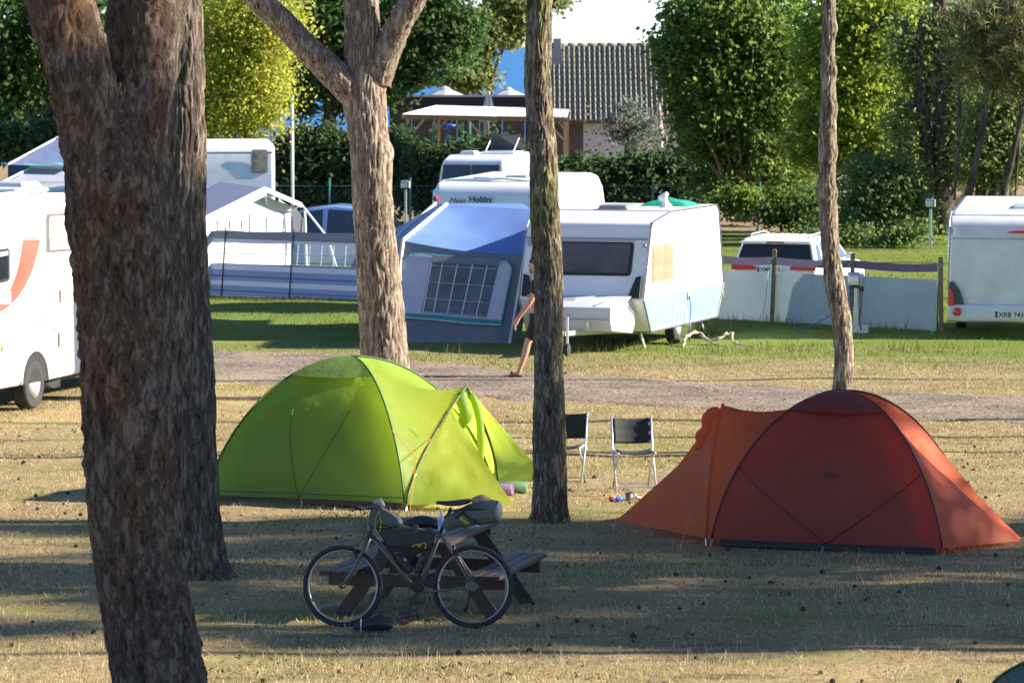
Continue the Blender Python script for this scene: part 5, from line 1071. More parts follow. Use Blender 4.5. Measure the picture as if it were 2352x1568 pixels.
# rails, roof and hidden sides
RL, RR = at(1026, 469, 71.6), at(1218, 481, 71.2); EL, ER = aw(*TL, .03), aw(*TRp, .03); RB, LB = at(1000, 467, 76), at(850, 545, 74.5)
n = 14; up_ = [RL.lerp(RR, i / n) for i in range(n + 1)]; lo_ = [EL.lerp(ER, i / n) - Vector((0, 0, .05 * math.sin(math.pi * i / n))) for i in range(n + 1)]
r = ruled(up_, lo_, 12, lambda u, w: Vector((0, 0, -.10 * math.sin(math.pi * w) * math.sin(math.pi * u)))); MB().grid(crinkle(r, .05, 1.3, 9, (0, 0, 1))).build('roof_end', AWROOF, T, smooth=True, world=True)
MB().grid(ruled([RL.lerp(RB, i / 8) for i in range(9)], [EL.lerp(LB, i / 8) for i in range(9)], 8, lambda u, w: Vector((0, 0, -.08 * math.sin(math.pi * w))))).build('roof_side', AWROOF, T, smooth=True, world=True)
bl = aw(*BL); MB().grid(ruled([EL.lerp(LB, i / 6) for i in range(7)], [bl.lerp(Vector((LB.x - .2, LB.y, gz(LB.y))), i / 6) for i in range(7)], 6)).build('side_wall', AWGREY, T, world=True)
MB().grid(ruled([RL.lerp(RB, i / 6) for i in range(7)], [RR.lerp(RB + Vector((1.6, 0, 0)), i / 6) for i in range(7)], 4)).build('roof_top', AWROOF, T, world=True)
MB().tube([RL, EL + Vector((0, -.02, .02)), aw(918, 610, .05), aw(921, 700, .05)], .035, 7).build('roof_pole', CREAM, T, world=True, smooth=True)
MB().tube([at(1000, 468, 74), at(915, 540, 71)], .03, 7).build('roof_pole', CREAM, T, world=True)
MB().tube([at(1217, 512, 69.3), aw(1170, 790, .05)], .022, 7).build('leaning_pole', WBAR, T, world=True)
MB().add([at(1217, 508, 69.5), aw(1205, 586), aw(1170, 788), at(1195, 790, 69.6), at(1216, 640, 69.6)], [(0, 1, 2, 3, 4)]).build('side_gusset', AWGREY, T, world=True)
# ------------------------------------------------------------ striped windbreak
def wb_material():
    m = M('windbreak_stripes', (.2, .2, .2), .7, var=.05, trans=0.2); N = m.node_tree.nodes; L = m.node_tree.links; b = N['Principled BSDF']
    tc = N.new('ShaderNodeTexCoord'); sp = N.new('ShaderNodeSeparateXYZ'); L.new(tc.outputs['Object'], sp.inputs[0]); mr = N.new('ShaderNodeMath'); mr.operation = 'DIVIDE'; mr.inputs[1].default_value = 1.37; L.new(sp.outputs[2], mr.inputs[0])
    r = N.new('ShaderNodeValToRGB'); r.color_ramp.interpolation = 'CONSTANT'; LT, BL_, DK, GY = (.22, .29, .44, 1), (.085, .14, .32, 1), (.035, .055, .16, 1), (.085, .10, .17, 1)
    st = [(0, LT), (.03, BL_), (.09, DK), (.11, BL_), (.18, LT), (.255, BL_), (.31, DK), (.335, BL_), (.42, LT), (.50, BL_), (.83, LT), (.89, GY)]
    e = r.color_ramp.elements; e[0].position = 0; e[0].color = st[0][1]; e[1].position = st[-1][0]; e[1].color = st[-1][1]
    for p, c in st[1:-1]: k = e.new(p); k.color = c
    L.new(mr.outputs[0], r.inputs[0]); L.new(r.outputs[0], b.inputs['Base Color'])
    for l in list(L):
        if l.to_node.type == 'BSDF_TRANSLUCENT': L.remove(l)
    for nd in N:
        if nd.type == 'BSDF_TRANSLUCENT': L.new(r.outputs[0], nd.inputs[0])
    return m
WBM = wb_material(); WFILM = M('clear_window_film', (.55, .6, .68), .2, var=.05, alpha=.28); DKPOLE = M('dark_pole', (.04, .045, .06), .5)
p0, p1 = gnd(360, 675), gnd(925, 693); T = thing('windbreak', 'blue striped windbreak with clear windows left of the awning', 'windbreak', (p0.x, p0.y, 0))
T.location.z = gz(p0.y); HWB = 1.37
stops = [(360, 350), (519, 514), (676, 671), (835, 832), (922, 922)]
def wbp(pxt, pxb, f): return None
def wl_(px): return p0.lerp(p1, (px - 360) / 565.0)
for i in range(4):
    a0, a1 = wl_(stops[i][1]), wl_(stops[i + 1][1]); tp = Vector((.09, 0, 0))
    def pt(u, f):
        q = a0.lerp(a1, u); s = .03 * math.sin(math.pi * u); return Vector((q.x + .09 * f, q.y + s * math.sin(3 * f), gz(q.y) + HWB * f - .02 * math.sin(math.pi * u) * f))
    for nm, f0, f1, mt in (('cloth', 0, .50, WBM), ('cloth', .82, 1.0, WBM)):
        MB().grid([[pt(u, f) for u in np.linspace(0, 1, 13)] for f in np.linspace(f0, f1, 7)]).build(nm, mt, T, smooth=True, world=True)
    wn_ = MB().grid([[pt(u, f) for u in np.linspace(0, 1, 9)] for f in np.linspace(.50, .82, 4)]).build('window', WFILM, T, smooth=True, world=True)
    L_ = Vector(T.location)
    for u in np.linspace(.08, .92, 6): MB().tube([pt(u, f) - L_ + Vector((0, -.01, 0)) for f in (.5, .66, .82)], .006, 4).build('window_bar', WBAR, wn_)
    MB().tube([pt(u, .66) - L_ + Vector((0, -.012, 0)) for u in np.linspace(0, 1, 7)], .008, 4).build('window_bar', WBAR, wn_)
for tpx, bpx in stops:
    q = wl_(bpx); MB().tube([(q.x - .005, q.y - .03, gz(q.y) - .05), (q.x + .1, q.y - .03, gz(q.y) + HWB + .06)], .018, 6).build('pole', DKPOLE, T, world=True)
# ------------------------------------------------------------ small white awning with gable
AW2 = M('white_awning_cloth', (.72, .72, .72), .7, var=.04, trans=.3); AW2R = M('grey_awning_roof', (.36, .38, .48), .6, var=.06, trans=.1); AW2L = M('lilac_awning_fascia', (.40, .42, .66), .6)
D0 = 88.0; b = at(580, 640, D0); T = thing('gable_awning', 'small white gabled awning behind the striped windbreak', 'awning', (b.x, D0, gz(D0)))
def q_(px, py, D=D0): return at(px, py, D + (px - 560) * .013)
zb = gz(D0)
wl2 = [q_(440, 520), q_(500, 497), q_(608, 450), q_(668, 474), q_(668, 640), q_(440, 640)]; wl2[4].z = wl2[5].z = zb
MB().poly(wl2, (0, 1, 0), .01).build('front_wall', AW2, T, world=True)
pk, el, er = q_(610, 433, D0 - .5), q_(440, 517, D0 - .5), q_(693, 469, D0 - .5); pkb, elb, erb = q_(505, 418, 93), q_(380, 480, 93), q_(640, 455, 93)
MB().grid(ruled([pk.lerp(pkb, i / 4) for i in range(5)], [el.lerp(elb, i / 4) for i in range(5)], 4)).build('roof_slope', AW2R, T, world=True, solid=.01); MB().grid(ruled([pk.lerp(pkb, i / 4) for i in range(5)], [er.lerp(erb, i / 4) for i in range(5)], 4)).build('roof_slope', AW2R, T, world=True, solid=.01)
MB().bar(pk + Vector((0, -.02, -.05)), el + Vector((0, -.02, -.05)), .02, .2).build('fascia', AW2L, T, world=True); MB().bar(pk + Vector((0, -.02, -.02)), er + Vector((0, -.02, -.02)), .02, .10).build('fascia', AW2, T, world=True)
MB().grid(ruled([q_(668, 474), q_(668, 640)], [erb, Vector((erb.x, erb.y, gz(93)))], 3)).build('side_wall', AW2, T, world=True); MB().poly([q_(672, 468, D0 - .02), q_(700, 505, D0 + .2), q_(700, 560, D0 + .2), q_(672, 560, D0 - .02)], (0, 1, 0), .01).build('door_shade_sheet', M('interior_shade', (.05, .055, .07), .8), T, world=True)  # dark sheet stands in for the shade inside the doorway
for a, b2 in (((513, 505), (555, 545)), ((563, 505), (650, 545))): pass
for x0, x1, y0, y1 in ((500, 556, 505, 560), (574, 652, 500, 560)):
    w = MB().poly([q_(x0, y0, D0 - .01), q_(x1, y0 - 6, D0 - .01), q_(x1, y1, D0 - .01), q_(x0, y1, D0 - .01)], (0, -1, 0), .006).build('window', WFILM, T, world=True); L_ = Vector(T.location)
    for k in (0, .5, 1): MB().bar(q_(lerp(x0, x1, k), y0, D0 - .03) - L_, q_(lerp(x0, x1, k), y1, D0 - .03) - L_, .03, .01).build('window_bar', WBAR, w)
    MB().bar(q_(x0, y0 - 4, D0 - .03) - L_, q_(x1, y0 - 9, D0 - .03) - L_, .01, .09).build('valance', AW2R, w); MB().bar(q_(x0, 528, D0 - .03) - L_, q_(x1, 528, D0 - .03) - L_, .01, .02).build('window_bar', WBAR, w)
for a, b2 in (((693, 470, D0 - .5), (752, 545, D0 - 1.2)), ((693, 470, D0 - .5), (668, 486, D0)), ((610, 436, D0 - .5), (612, 470, D0)), ((700, 484, D0 + .1), (706, 640, D0 - .3))):
    p, q = q_(*a), q_(*b2); q = Vector((q.x, q.y, max(q.z, gz(q.y)))); MB().tube([p, q], .025, 6).build('pole', WBAR, T, world=True)
p = q_(752, 545, D0 - 1.2); MB().tube([p, Vector((p.x + .35, p.y - .2, gz(p.y)))], .025, 6).build('pole', WBAR, T, world=True)
# --- roofs of the tents at far left
def ridge_tent(label, D, rid, eave, mat, wallm):
    a = [at(x, y, D) for x, y in rid]; e = [at(x, y, D - 1.2) for x, y in eave]; eb = [Vector((p.x, D + 1.4, p.z + .1)) for p in e]; T = thing('frame_tent', label, 'tent', (a[0].x, D, gz(D)), group='roofs of tents at the far left')
    MB().grid(ruled([a[0].lerp(a[1], i / 8) for i in range(9)], [e[0].lerp(e[1], i / 8) for i in range(9)], 6, lambda u, w: Vector((0, 0, -.05 * math.sin(math.pi * w))))).build('roof_slope', mat, T, smooth=True, world=True)
    MB().grid(ruled([a[0].lerp(a[1], i / 4) for i in range(5)], [eb[0].lerp(eb[1], i / 4) for i in range(5)], 3)).build('roof_slope', mat, T, world=True)
    MB().tube([a[0] + Vector((0, 0, .02)), a[1] + Vector((0, 0, .02))], .03, 6).build('ridge_trim', WBAR, T, world=True); MB().tube([a[0], e[0]], .025, 6).build('pole', WBAR, T, world=True)
    for P_, Q_ in ((e[0], e[1]), (e[0], eb[0])): MB().add([P_, Q_, Vector((Q_.x, Q_.y, gz(Q_.y))), Vector((P_.x, P_.y, gz(P_.y)))], [(0, 1, 2, 3)]).build('wall', wallm, T, world=True)
    MB().add([a[0], e[0], eb[0]], [(0, 1, 2)]).build('gable', wallm, T, world=True)
SLATE = M('slate_blue_canvas', (.13, .18, .32), .7, trans=.1); NAVY = M('navy_canvas', (.03, .05, .12), .7)
ridge_tent('slate blue tent roof rising behind the motorhome', 98, ((128, 318), (330, 330)), ((18, 378), (330, 392)), SLATE, NAVY)
ridge_tent('pale grey awning roof just above the motorhome', 84, ((70, 386), (320, 392)), ((-5, 424), (320, 436)), AW2R, AW2)
p = at(112, 381, 84); o = thing('green_sheet', 'green plastic sheet lying on the pale awning roof', 'cover', p); MB().grid([[Vector((x, y, .05 * math.cos(x * 2.4) * math.cos(y * 3) + .02 * math.sin(x * 9))) for x in np.linspace(-.5, .5, 11)] for y in np.linspace(-.3, .3, 7)]).build('sheet', M('mint_plastic', (.08, .42, .28), .4), o, smooth=True)
# ------------------------------------------------------------ white screen with posts on the right
SCR = M('pale_screen_sheet', (.36, .44, .48), .5, var=.05, trans=.1); BANDM = M('mauve_mesh_band', (.14, .12, .19), .8, trans=.15); MINT = M('mint_cord', (.2, .55, .4), .6)
s0, s1 = gnd(1640, 730), gnd(2152, 761); T = thing('screen_fence', 'low pale plastic screen with wooden posts beside the old caravan', 'fence', (s0.x, s0.y, 0))
def sp_(t): q = s0.lerp(s1, t); q.z = gz(q.y); return q
ts = [0, .27, .63, 1.0]
for i in range(3):
    g0, g1 = sp_(ts[i]), sp_(ts[i + 1]); rows = [[g0.lerp(g1, u) + Vector((0, .04 * math.sin(math.pi * u * 2 + z), z - .02 + .0 * u)) for u in np.linspace(0.004, .996, 13)] for z in np.linspace(0, .91, 6)]
    MB().grid(rows).build('screen_sheet', SCR, T, smooth=True, world=True)
    rows = [[g0.lerp(g1, u) + Vector((0, -.02 + .03 * math.sin(6 * u), 1.03 + z - .03 * math.sin(math.pi * u))) for u in np.linspace(0, 1, 13)] for z in (0, .05, .10, .14)]
    MB().grid(rows).build('mesh_band', BANDM, T, smooth=True, world=True)
for t_, h, le in ((.27, 1.31, .05), (.63, 1.29, .02), (1.016, 1.29, -.02)):
    q = sp_(t_); MB().bar(q + Vector((0, -.09, -.1)), q + Vector((le, -.08, h)), .075, .075, up=(0, 1, 0)).build('post', POSTW, T, world=True, bevel=.008)
    MB().tube([q + Vector((.05, -.14, 1.2)), q + Vector((-.05, -.14, 1.1)), q + Vector((-.12, -.35, .5)), q + Vector((-.2, -.5, 0))], .008, 5).build('cord', MINT, T, world=True)
MB().tube([sp_(1.0) + Vector((0, -.03, 0)), sp_(1.0) + Vector((0.02, -.03, 1.17))], .015, 6).build('edge_pole', DKPOLE, T, world=True)
# ------------------------------------------------------------ power posts
def power_post(label, px, py, h, D=None, plugs=False):
    g = gnd(px, py) if D is None else at(px, 500, D); g.z = gz(g.y); o = thing('power_post', label, 'power post', g, rad(-12), 'camp power posts')
    MB().box(-.03, .03, -.03, .03, 0, h - .2).build('post', STEEL, o, bevel=.006); MB().box(-.045, .045, -.045, .045, 0, .45).build('post_sleeve', STEEL, o, bevel=.006)
    arc = [(-.10, h - .22), (-.11, h - .1), (-.09, h - .03), (-.04, h)]; m = MB(); out_ = arc + [(.03, h), (.03, h - .22)]
    m.add([(x, y, z) for x in (-.13, .06) for y, z in out_], [tuple(range(6)), tuple(range(6, 12))] + [(i, (i + 1) % 6, 6 + (i + 1) % 6, 6 + i) for i in range(6)]); m.build('meter_hood', STEEL, o, bevel=.01)
    MB().box(.062, .13, -.09, .04, h - .22, h - .02).build('socket_box', GREYPL, o, bevel=.015); MB().box(-.05, .05, -.05, .03, h - .27, h - .22).build('collar', BLACK, o)
    if plugs:
        for x in (.08, .12): MB().box(x - .02, x + .02, -.1, -.05, h - .32, h - .24).build('plug', BLACK, o, bevel=.008); MB().tube([(x, -.075, h - .32), (x - .02 * (x > .1), -.08, h - .6), (.07, -.1, .2), (.1, -.12, .05)], .008, 5).build('cable', BLACK, o, smooth=True)
        MB().box(-.12, -.07, -.12, -.07, h - .28, h - .22).build('plug', EUBLUE, o, bevel=.01); MB().tube([(-.09, -.1, h - .28), (-.12, -.12, h - .5), (-.5, -.2, .25), (-.95, -.3, .03)], .008, 5).build('cable', EUBLUE, o, smooth=True)
        MB().box(-.08, .22, -.1, .08, 0, .14).build('foot_block', M('pale_block', (.5, .51, .53), .7), o, bevel=.01)
power_post('steel power post with plugs in front of the pale screen', 1966, 764, 1.04, plugs=True); power_post('steel power post on the lawn left of the right caravan', 2137, 571, 1.36); power_post('steel power post in front of the hedge left of the awning', 932, 0, 1.62, D=121)
# ------------------------------------------------------------ chain link fence
GREENP = M('green_fence_paint', (.04, .16, .16), .5); T = thing('chain_link_fence', 'green chain link fence running behind the pitches', 'fence', (0, 123, -.6))
for px, D, h in ((560, 124, 1.5), (757, 124, 1.6), (942, 124, 1.6), (1130, 124, 1.5), (1310, 124, 1.5), (1500, 124, 1.5), (1741, 122, 1.55), (1931, 117, 1.5), (2120, 116, 1.5), (2320, 116, 1.5)):
    p = at(px, 500, D); MB().tube([(p.x, D, -.65), (p.x + (.05 if px in (1741, 1931) else 0), D, -.6 + h)], .035, 8).build('post', GREENP, T, world=True)
m = MB(); x0, x1 = at(560, 0, 124).x, at(1741, 0, 122).x; n = int((x1 - x0) / .16)
def fy(x): return 124 - 2 * max(0, (x - 4.5) / 3) if x < 7.3 else 122 - min(6, (x - 7.3) * 2)
for i in range(int((at(2400, 0, 116).x - x0) / .16)):
    for s in (-1, 1):
        xa = x0 + i * .16; xb = xa + 1.3 * s * .9; m.tube([(xa, fy(xa), -.58), (xb, fy(xb), .75)], .0022, 3, cap=False)
o = m.build('wire_mesh', GREENP, T, world=True); o['kind'] = 'stuff'
for z in (.76,):
    xsq = np.linspace(x0, at(2400, 0, 116).x, 40); MB().tube([(x, fy(x), z) for x in xsq], .008, 4).build('tension_wire', GREENP, T, world=True)
# ------------------------------------------------------------ driftwood by the caravan
DW = M('bleached_wood', (.34, .28, .20), .85, var=.2)
def drift(lab, pts):
    P_ = []
    for px, py, h, r in pts: g = gnd(px, py); P_.append((Vector((g.x, g.y, gh1(g.x, g.y) + h)), r))
    rq = random.Random(4); P2_ = []
    for i in range(len(P_) - 1):
        for k in range(4): P2_.append((P_[i][0].lerp(P_[i + 1][0], k / 4) + Vector((rq.uniform(-.03, .03), rq.uniform(-.03, .03), rq.uniform(-.02, .02))), lerp(P_[i][1], P_[i + 1][1], k / 4) * rq.uniform(.45, 1.0)))
    P_ = P2_ + P_[-1:]
    o = thing('driftwood', lab, 'driftwood', (P_[0][0].x, P_[0][0].y, gh1(P_[0][0].x, P_[0][0].y))); MB().tube([p for p, r in P_], [r for p, r in P_], 8).build('wood', DW, o, smooth=True, world=True); return o
o = drift('bleached forked branch lying in the grass by the caravan', [(1571, 797, -.02, .026), (1573, 792, .12, .033), (1588, 790, .19, .039), (1608, 788, .18, .039), (1625, 790, .08, .033), (1650, 792, .1, .026), (1668, 790, .17, .036), (1679, 788, .2, .033), (1686, 792, .1, .026), (1691, 795, 0, .019)])
MB().tube([o_ for o_ in (Vector((0, .0, .0)),)] + [Vector((.4, 0, .1))], .01, 4)
for a in ([(1608, 788, .15, .025), (1640, 793, .04, .02), (1670, 797, .02, .012)], [(1686, 795, .05, .02), (1710, 797, .03, .015), (1735, 800, .01, .006)]): 
    q = [(gnd(x, y), h, r) for x, y, h, r in a]; MB().tube([Vector((p.x, p.y, gh1(p.x, p.y) + h)) for p, h, r in q], [r for p, h, r in q], 6).build('twig', DW, o, world=True)
# ------------------------------------------------------------ buildings by the sea
TILE = M('weathered_tile', (.18, .19, .16), .6, var=.4, scale=1.8, col2=(.25, .225, .16), mixscale=2.5); CONC = M('grey_render', (.34, .35, .36), .8)
T = thing('house', 'low house with grey pantile roof in front of the sea', 'house', (0, 162, -.6))
ED, RD = 162.0, 165.4; ex0 = at(1262, 276, ED).x; ex1 = ex0 + 6.6; ez = at(1400, 277, ED).z; rz_ = at(1400, 106, RD).z
sl = Vector((0, RD - ED, rz_ - ez)); SLN = sl.length; sdir = sl.normalized(); nrm_ = Vector((0, -sdir.z, sdir.y)); nr = 13; ct = SLN / nr
tv = []; prof2 = [(0, .012), (.03, -.006), (.075, -.018), (.12, -.008), (.15, .025), (.18, .048), (.205, .04), (.222, .012)]
for a, b2 in ((-.05, .042), (ct, 0)):
    for x, z in prof2: tv.append(Vector((x, 0, 0)) + sdir * a + nrm_ * (z + b2 + .02))
for x, z in prof2: tv.append(Vector((x, 0, 0)) + sdir * -.05 + nrm_ * (z + .0))
k = len(prof2); tf = [(i, i + 1, k + i + 1, k + i) for i in range(k - 1)] + [(2 * k + i, 2 * k + i + 1, i + 1, i) for i in range(k - 1)]
tme = bpy.data.meshes.new('roof_tile'); tme.from_pydata([tuple(v) for v in tv], [], tf); tme.materials.append(TILE); tme.polygons.foreach_set('use_smooth', [True] * len(tf)); tme.update()
cols = 22
roofb = MB().add([Vector((ex0, ED, ez)), Vector((ex1, ED, ez)), Vector((ex1, RD, rz_)), Vector((ex0, RD, rz_)), Vector((ex1, 2 * RD - ED, ez)), Vector((ex0, 2 * RD - ED, ez))], [(0, 1, 2, 3), (3, 2, 4, 5)]).build('roof', M('roof_batten', (.06, .06, .055), .9), T, world=True)
for r_ in range(nr):
    for c_ in range(cols):
        o = bpy.data.objects.new('roof_tile', tme); COL.objects.link(o); o.parent = roofb
        o.location = Vector((ex0 + c_ * .2 + random.uniform(-.004, .004), ED, ez + .6 - 0)) - Vector((0, 162, 0)) + sdir * (r_ * ct) + nrm_ * random.uniform(0, .008)
m = MB()
for r_ in range(nr):
    for c_ in range(cols, 33): m.add([v + Vector((ex0 + c_ * .2, ED, ez)) + sdir * (r_ * ct) for v in tv], tf)
o = m.build('roof_tile_rest', TILE, roofb); o.location = (0, -162, .6); o['kind'] = 'stuff'
for i in range(17):
    x = ex0 + i * .39; MB().lathe([(.10, 0), (.115, .02), (.10, .4)], (x, RD, rz_ + .02), (1, 0, 0), 12).build('ridge_tile', TILE, roofb, smooth=True).location = (0, -162, .6)
MB().box(ex0 + .18, ex0 + .5, RD - .25, RD + .25, rz_ - .4, rz_ + .30).build('chimney', CONC, roofb, bevel=.02).location = (0, -162, .6)
q = Vector((ex0 + .1, 0, 0)); MB().box(ex0 + .12, ex0 + .48, RD - .95, RD - .4, rz_ - .9, rz_ - .1).build('flue_box', CONC, roofb).location = (0, -162, .6)
WW = M('white_render', (.66, .64, .64), .85, var=.05); BRK = M('brown_boards', (.11, .085, .07), .8, var=.2); wy_ = ED + .35
xs_ = [at(p, 300, wy_).x for p in (1275, 1340, 1434, 1462, 1510, 1640)]
for i, (a, b2, mt, nm) in enumerate(((0, 1, BRK, 'boarded_wall'), (1, 2, WW, 'rendered_wall'), (2, 3, BLACK, 'door'), (3, 5, WW, 'rendered_wall'))): MB().box(xs_[a], xs_[b2] - .003, wy_ + .03 * (nm == 'door'), wy_ + .3, -.6, ez + .25).build(nm, mt, T, world=True)
MB().box(xs_[0], xs_[5], 2 * RD - ED - .6, 2 * RD - ED - .3, -.6, ez + .2).build('rear_wall', WW, T, world=True); MB().box(ex0, ex1, ED - .06, ED + .05, ez - .12, ez - .0).build('gutter', BRK, T, world=True); xg = xs_[0]
MB().add([(xg, wy_, -.6), (xg, 2 * RD - ED - .4, -.6), (xg, 2 * RD - ED - .4, ez), (xg, RD, rz_ - .1), (xg, wy_, ez)], [(0, 1, 2, 3, 4)]).build('gable_wall', BRK, T, world=True)
# dark low building and its corrugated canopy
T = thing('flat_roofed_kiosk', 'dark low kiosk with flat roof left of the tiled house', 'kiosk', (at(1060, 300, 152).x, 152, -.6))
xa, xb = at(893, 0, 152).x, at(1258, 0, 152).x; z0 = at(0, 246, 152).z; z1 = at(0, 222, 152).z
MB().box(xa - .2, xb, 151.6, 157, z0, z1).build('flat_roof', M('dark_roofing', (.035, .032, .032), .8), T, world=True, bevel=.02)
for i in range(7): a = lerp(xa, xb, i / 7); c = lerp(xa, xb, (i + 1) / 7); MB().box(a + .01, c - .01, 152, 152.2, -.6, z0 - .004).build('wall_panel', M('brown_panel_%d' % i, (.10 + .02 * (i % 3), .08 + .01 * (i % 2), .065), .8, var=.2), T, world=True)
T = thing('corrugated_canopy', 'white corrugated canopy on timber posts before the kiosk', 'canopy', (at(1110, 300, 140).x, 140, -.6))
f0, f1 = at(923, 263, 138.5), at(1303, 270, 138.5); b0, b1 = at(1001, 243, 146), at(1308, 251, 146); CANW = M('white_sheet_metal', (.72, .72, .70), .4, var=.04)
for i in range(6):
    u0, u1 = i / 6 + .001, (i + 1) / 6 - .001; rows = []
    for v in (0, .5, 1): rows.append([f0.lerp(f1, lerp(u0, u1, s)).lerp(b0.lerp(b1, lerp(u0, u1, s)), v) + Vector((0, 0, .022 * math.sin(s * math.pi * 22))) for s in np.linspace(0, 1, 67)])
    MB().grid(rows).build('corrugated_sheet', CANW, T, smooth=True, world=True, solid=.006)
for v in (.03, .5, .97): MB().bar(f0.lerp(b0, v) - Vector((0, 0, .1)), f1.lerp(b1, v) - Vector((0, 0, .1)), .08, .12).build('purlin', POSTW, T, world=True)
for u, v in ((.03, .03), (.5, .03), (.985, .03), (.03, .97), (.985, .97)):
    p = f0.lerp(f1, u).lerp(b0.lerp(b1, u), v); MB().bar(p - Vector((0, 0, .16)), Vector((p.x, p.y, -.62)), .1, .1, up=(0, 1, 0)).build('post', WOODLT, T, world=True); MB().bar(p - Vector((0, 0, .8)), p - Vector((.55 * (1 if u > .1 else -1), 0, .16)), .07, .07, up=(0, 1, 0)).build('brace', WOODLT, T, world=True)
# play frame with yellow triangles
T = thing('play_frame', 'climbing frame posts with two yellow triangle boards', 'play frame', (at(1028, 300, 134).x, 134, -.6)); YB = M('yellow_board', (.42, .34, .12), .6)
for px in (996, 1061, 1078): p = at(px, 282, 134 + (2 if px == 1078 else 0)); MB().tube([p, Vector((p.x, p.y, -.62))], .055, 8).build('post', GREENP, T, world=True)
for pts in (((993, 280), (993, 303), (1016, 291)), ((1066, 280), (1044, 291), (1066, 304))): MB().poly([at(x, y, 133.85) for x, y in pts], (0, -1, 0), .05).build('triangle_board', YB, T, world=True)
MB().tube([at(1012, 291, 134), at(1030, 288, 134), at(1048, 291, 134)], .06, 8).build('link_bar', EUBLUE, T, world=True, smooth=True); MB().tube([at(1028, 288, 134), Vector((at(1028, 0, 134).x, 134, -.6))], .07, 8).build('post', EUBLUE, T, world=True); MB().tube([at(1000, 370, 134), at(1060, 370, 134)], .04, 6).build('red_rail', M('faded_red', (.25, .05, .05), .6), T, world=True)
# parasols
def parasol_open(lab, px, py, rpx, D):
    c = at(px, py, D); r = rpx * D / FPX; o = thing('parasol', lab, 'parasol', (c.x, D, -.6), group='parasols by the sea'); zt = c.z + .6
    MB().tube([(0, 0, 0), (0, 0, zt)], .03, 8).build('pole', ALU, o); mt = M('pale_canvas', (.55, .60, .66), .8, trans=.3)
    for k in range(8): a, b2 = 2 * math.pi * k / 8, 2 * math.pi * (k + 1) / 8; MB().add([(0, 0, zt), (r * math.cos(a), r * math.sin(a), zt - r * .42), (r * math.cos(b2), r * math.sin(b2), zt - r * .42)], [(0, 1, 2)]).build('canvas_panel', mt, o)
    MB().lathe([(r * .28, -.0), (0, r * .14)], (0, 0, zt - r * .08), n=8).build('vent_cap', mt, o)
parasol_open('pale open parasol behind the kiosk under the poplar', 1022, 200, 52, 172); parasol_open('pale open parasol right above the corrugated canopy', 1168, 202, 44, 172)
def parasol_shut(lab, px, ytop, ybot, D, r, mat):
    c = at(px, ytop, D); z = c.z + .6; zb_ = at(px, ybot, D).z + .6; o = thing('parasol', lab, 'parasol', (c.x, D, -.6), group='parasols by the sea')
    MB().tube([(0, 0, 0), (0, 0, zb_ + .2)], .03, 8).build('pole', ALU, o); rows = [[Vector((rr * (1 + .22 * math.cos(6 * a)) * math.cos(a), rr * (1 + .22 * math.cos(6 * a)) * math.sin(a), zz)) for a in np.linspace(0, 2 * math.pi, 37)] for rr, zz in ((.02, z), (r * .35, lerp(z, zb_, .2)), (r * .6, lerp(z, zb_, .5)), (r, lerp(z, zb_, .9)), (r * .9, zb_))]
    MB().grid(rows).build('folded_canvas', mat, o, smooth=True)
parasol_shut('white folded parasol behind the corrugated canopy', 1122, 208, 280, 149, .26, M('white_canvas', (.74, .73, .70), .8, trans=.2)); parasol_shut('folded white and red parasol at the house corner', 1513, 228, 338, 155, .2, M('white_red_canvas', (.7, .68, .66), .8, col2=(.5, .12, .1), mixscale=4))
p = at(671, 225, 119); o = thing('white_pole', 'thin white pole before the hedge beside the yellow tree', 'pole', (p.x, 119, -.6)); MB().tube([(0, 0, 0), (0, 0, p.z + .6)], .045, 8).build('shaft', WHITE, o, smooth=True); MB().lathe([(.06, 0), (.06, .08), (0, .12)], (0, 0, p.z + .58), n=10).build('cap', WHITE, o)
# timber stacks at the right
def planks(lab, px0, px1, rows_, D, seed):
    r = random.Random(seed); a, c = at(px0, 0, D).x, at(px1, 0, D).x; o = thing('timber_fence', lab, 'fence', ((a + c) / 2, D, -.6))
    for y0, y1 in rows_:
        z0_, z1_ = at(0, y1, D).z, at(0, y0, D).z; MB().box(a + r.uniform(-.1, .1), c + r.uniform(-.1, .1), D, D + .04, z0_, z1_).build('board', WOODLT, o, world=True, bevel=.004)
    for x in (a + .15, c - .15): MB().box(x - .05, x + .05, D + .045, D + .13, -.62, at(0, rows_[0][0], D).z).build('post', WOODLT, o, world=True)
planks('pale timber board wall seen between the ivy trunks', 2180, 2228, [(393, 404), (405, 416), (417, 428), (429, 440), (452, 466), (467, 478)], 128, 3); planks('pale board fence above the right caravan roof', 2262, 2312, [(402, 414), (415, 427), (428, 440), (441, 453), (454, 466), (467, 480)], 126, 4); planks('two rail timber fence at the right edge', 2316, 2420, [(418, 426), (452, 460)], 124, 5)
p, q = at(2322, 405, 123.9), at(2345, 475, 123.9); 

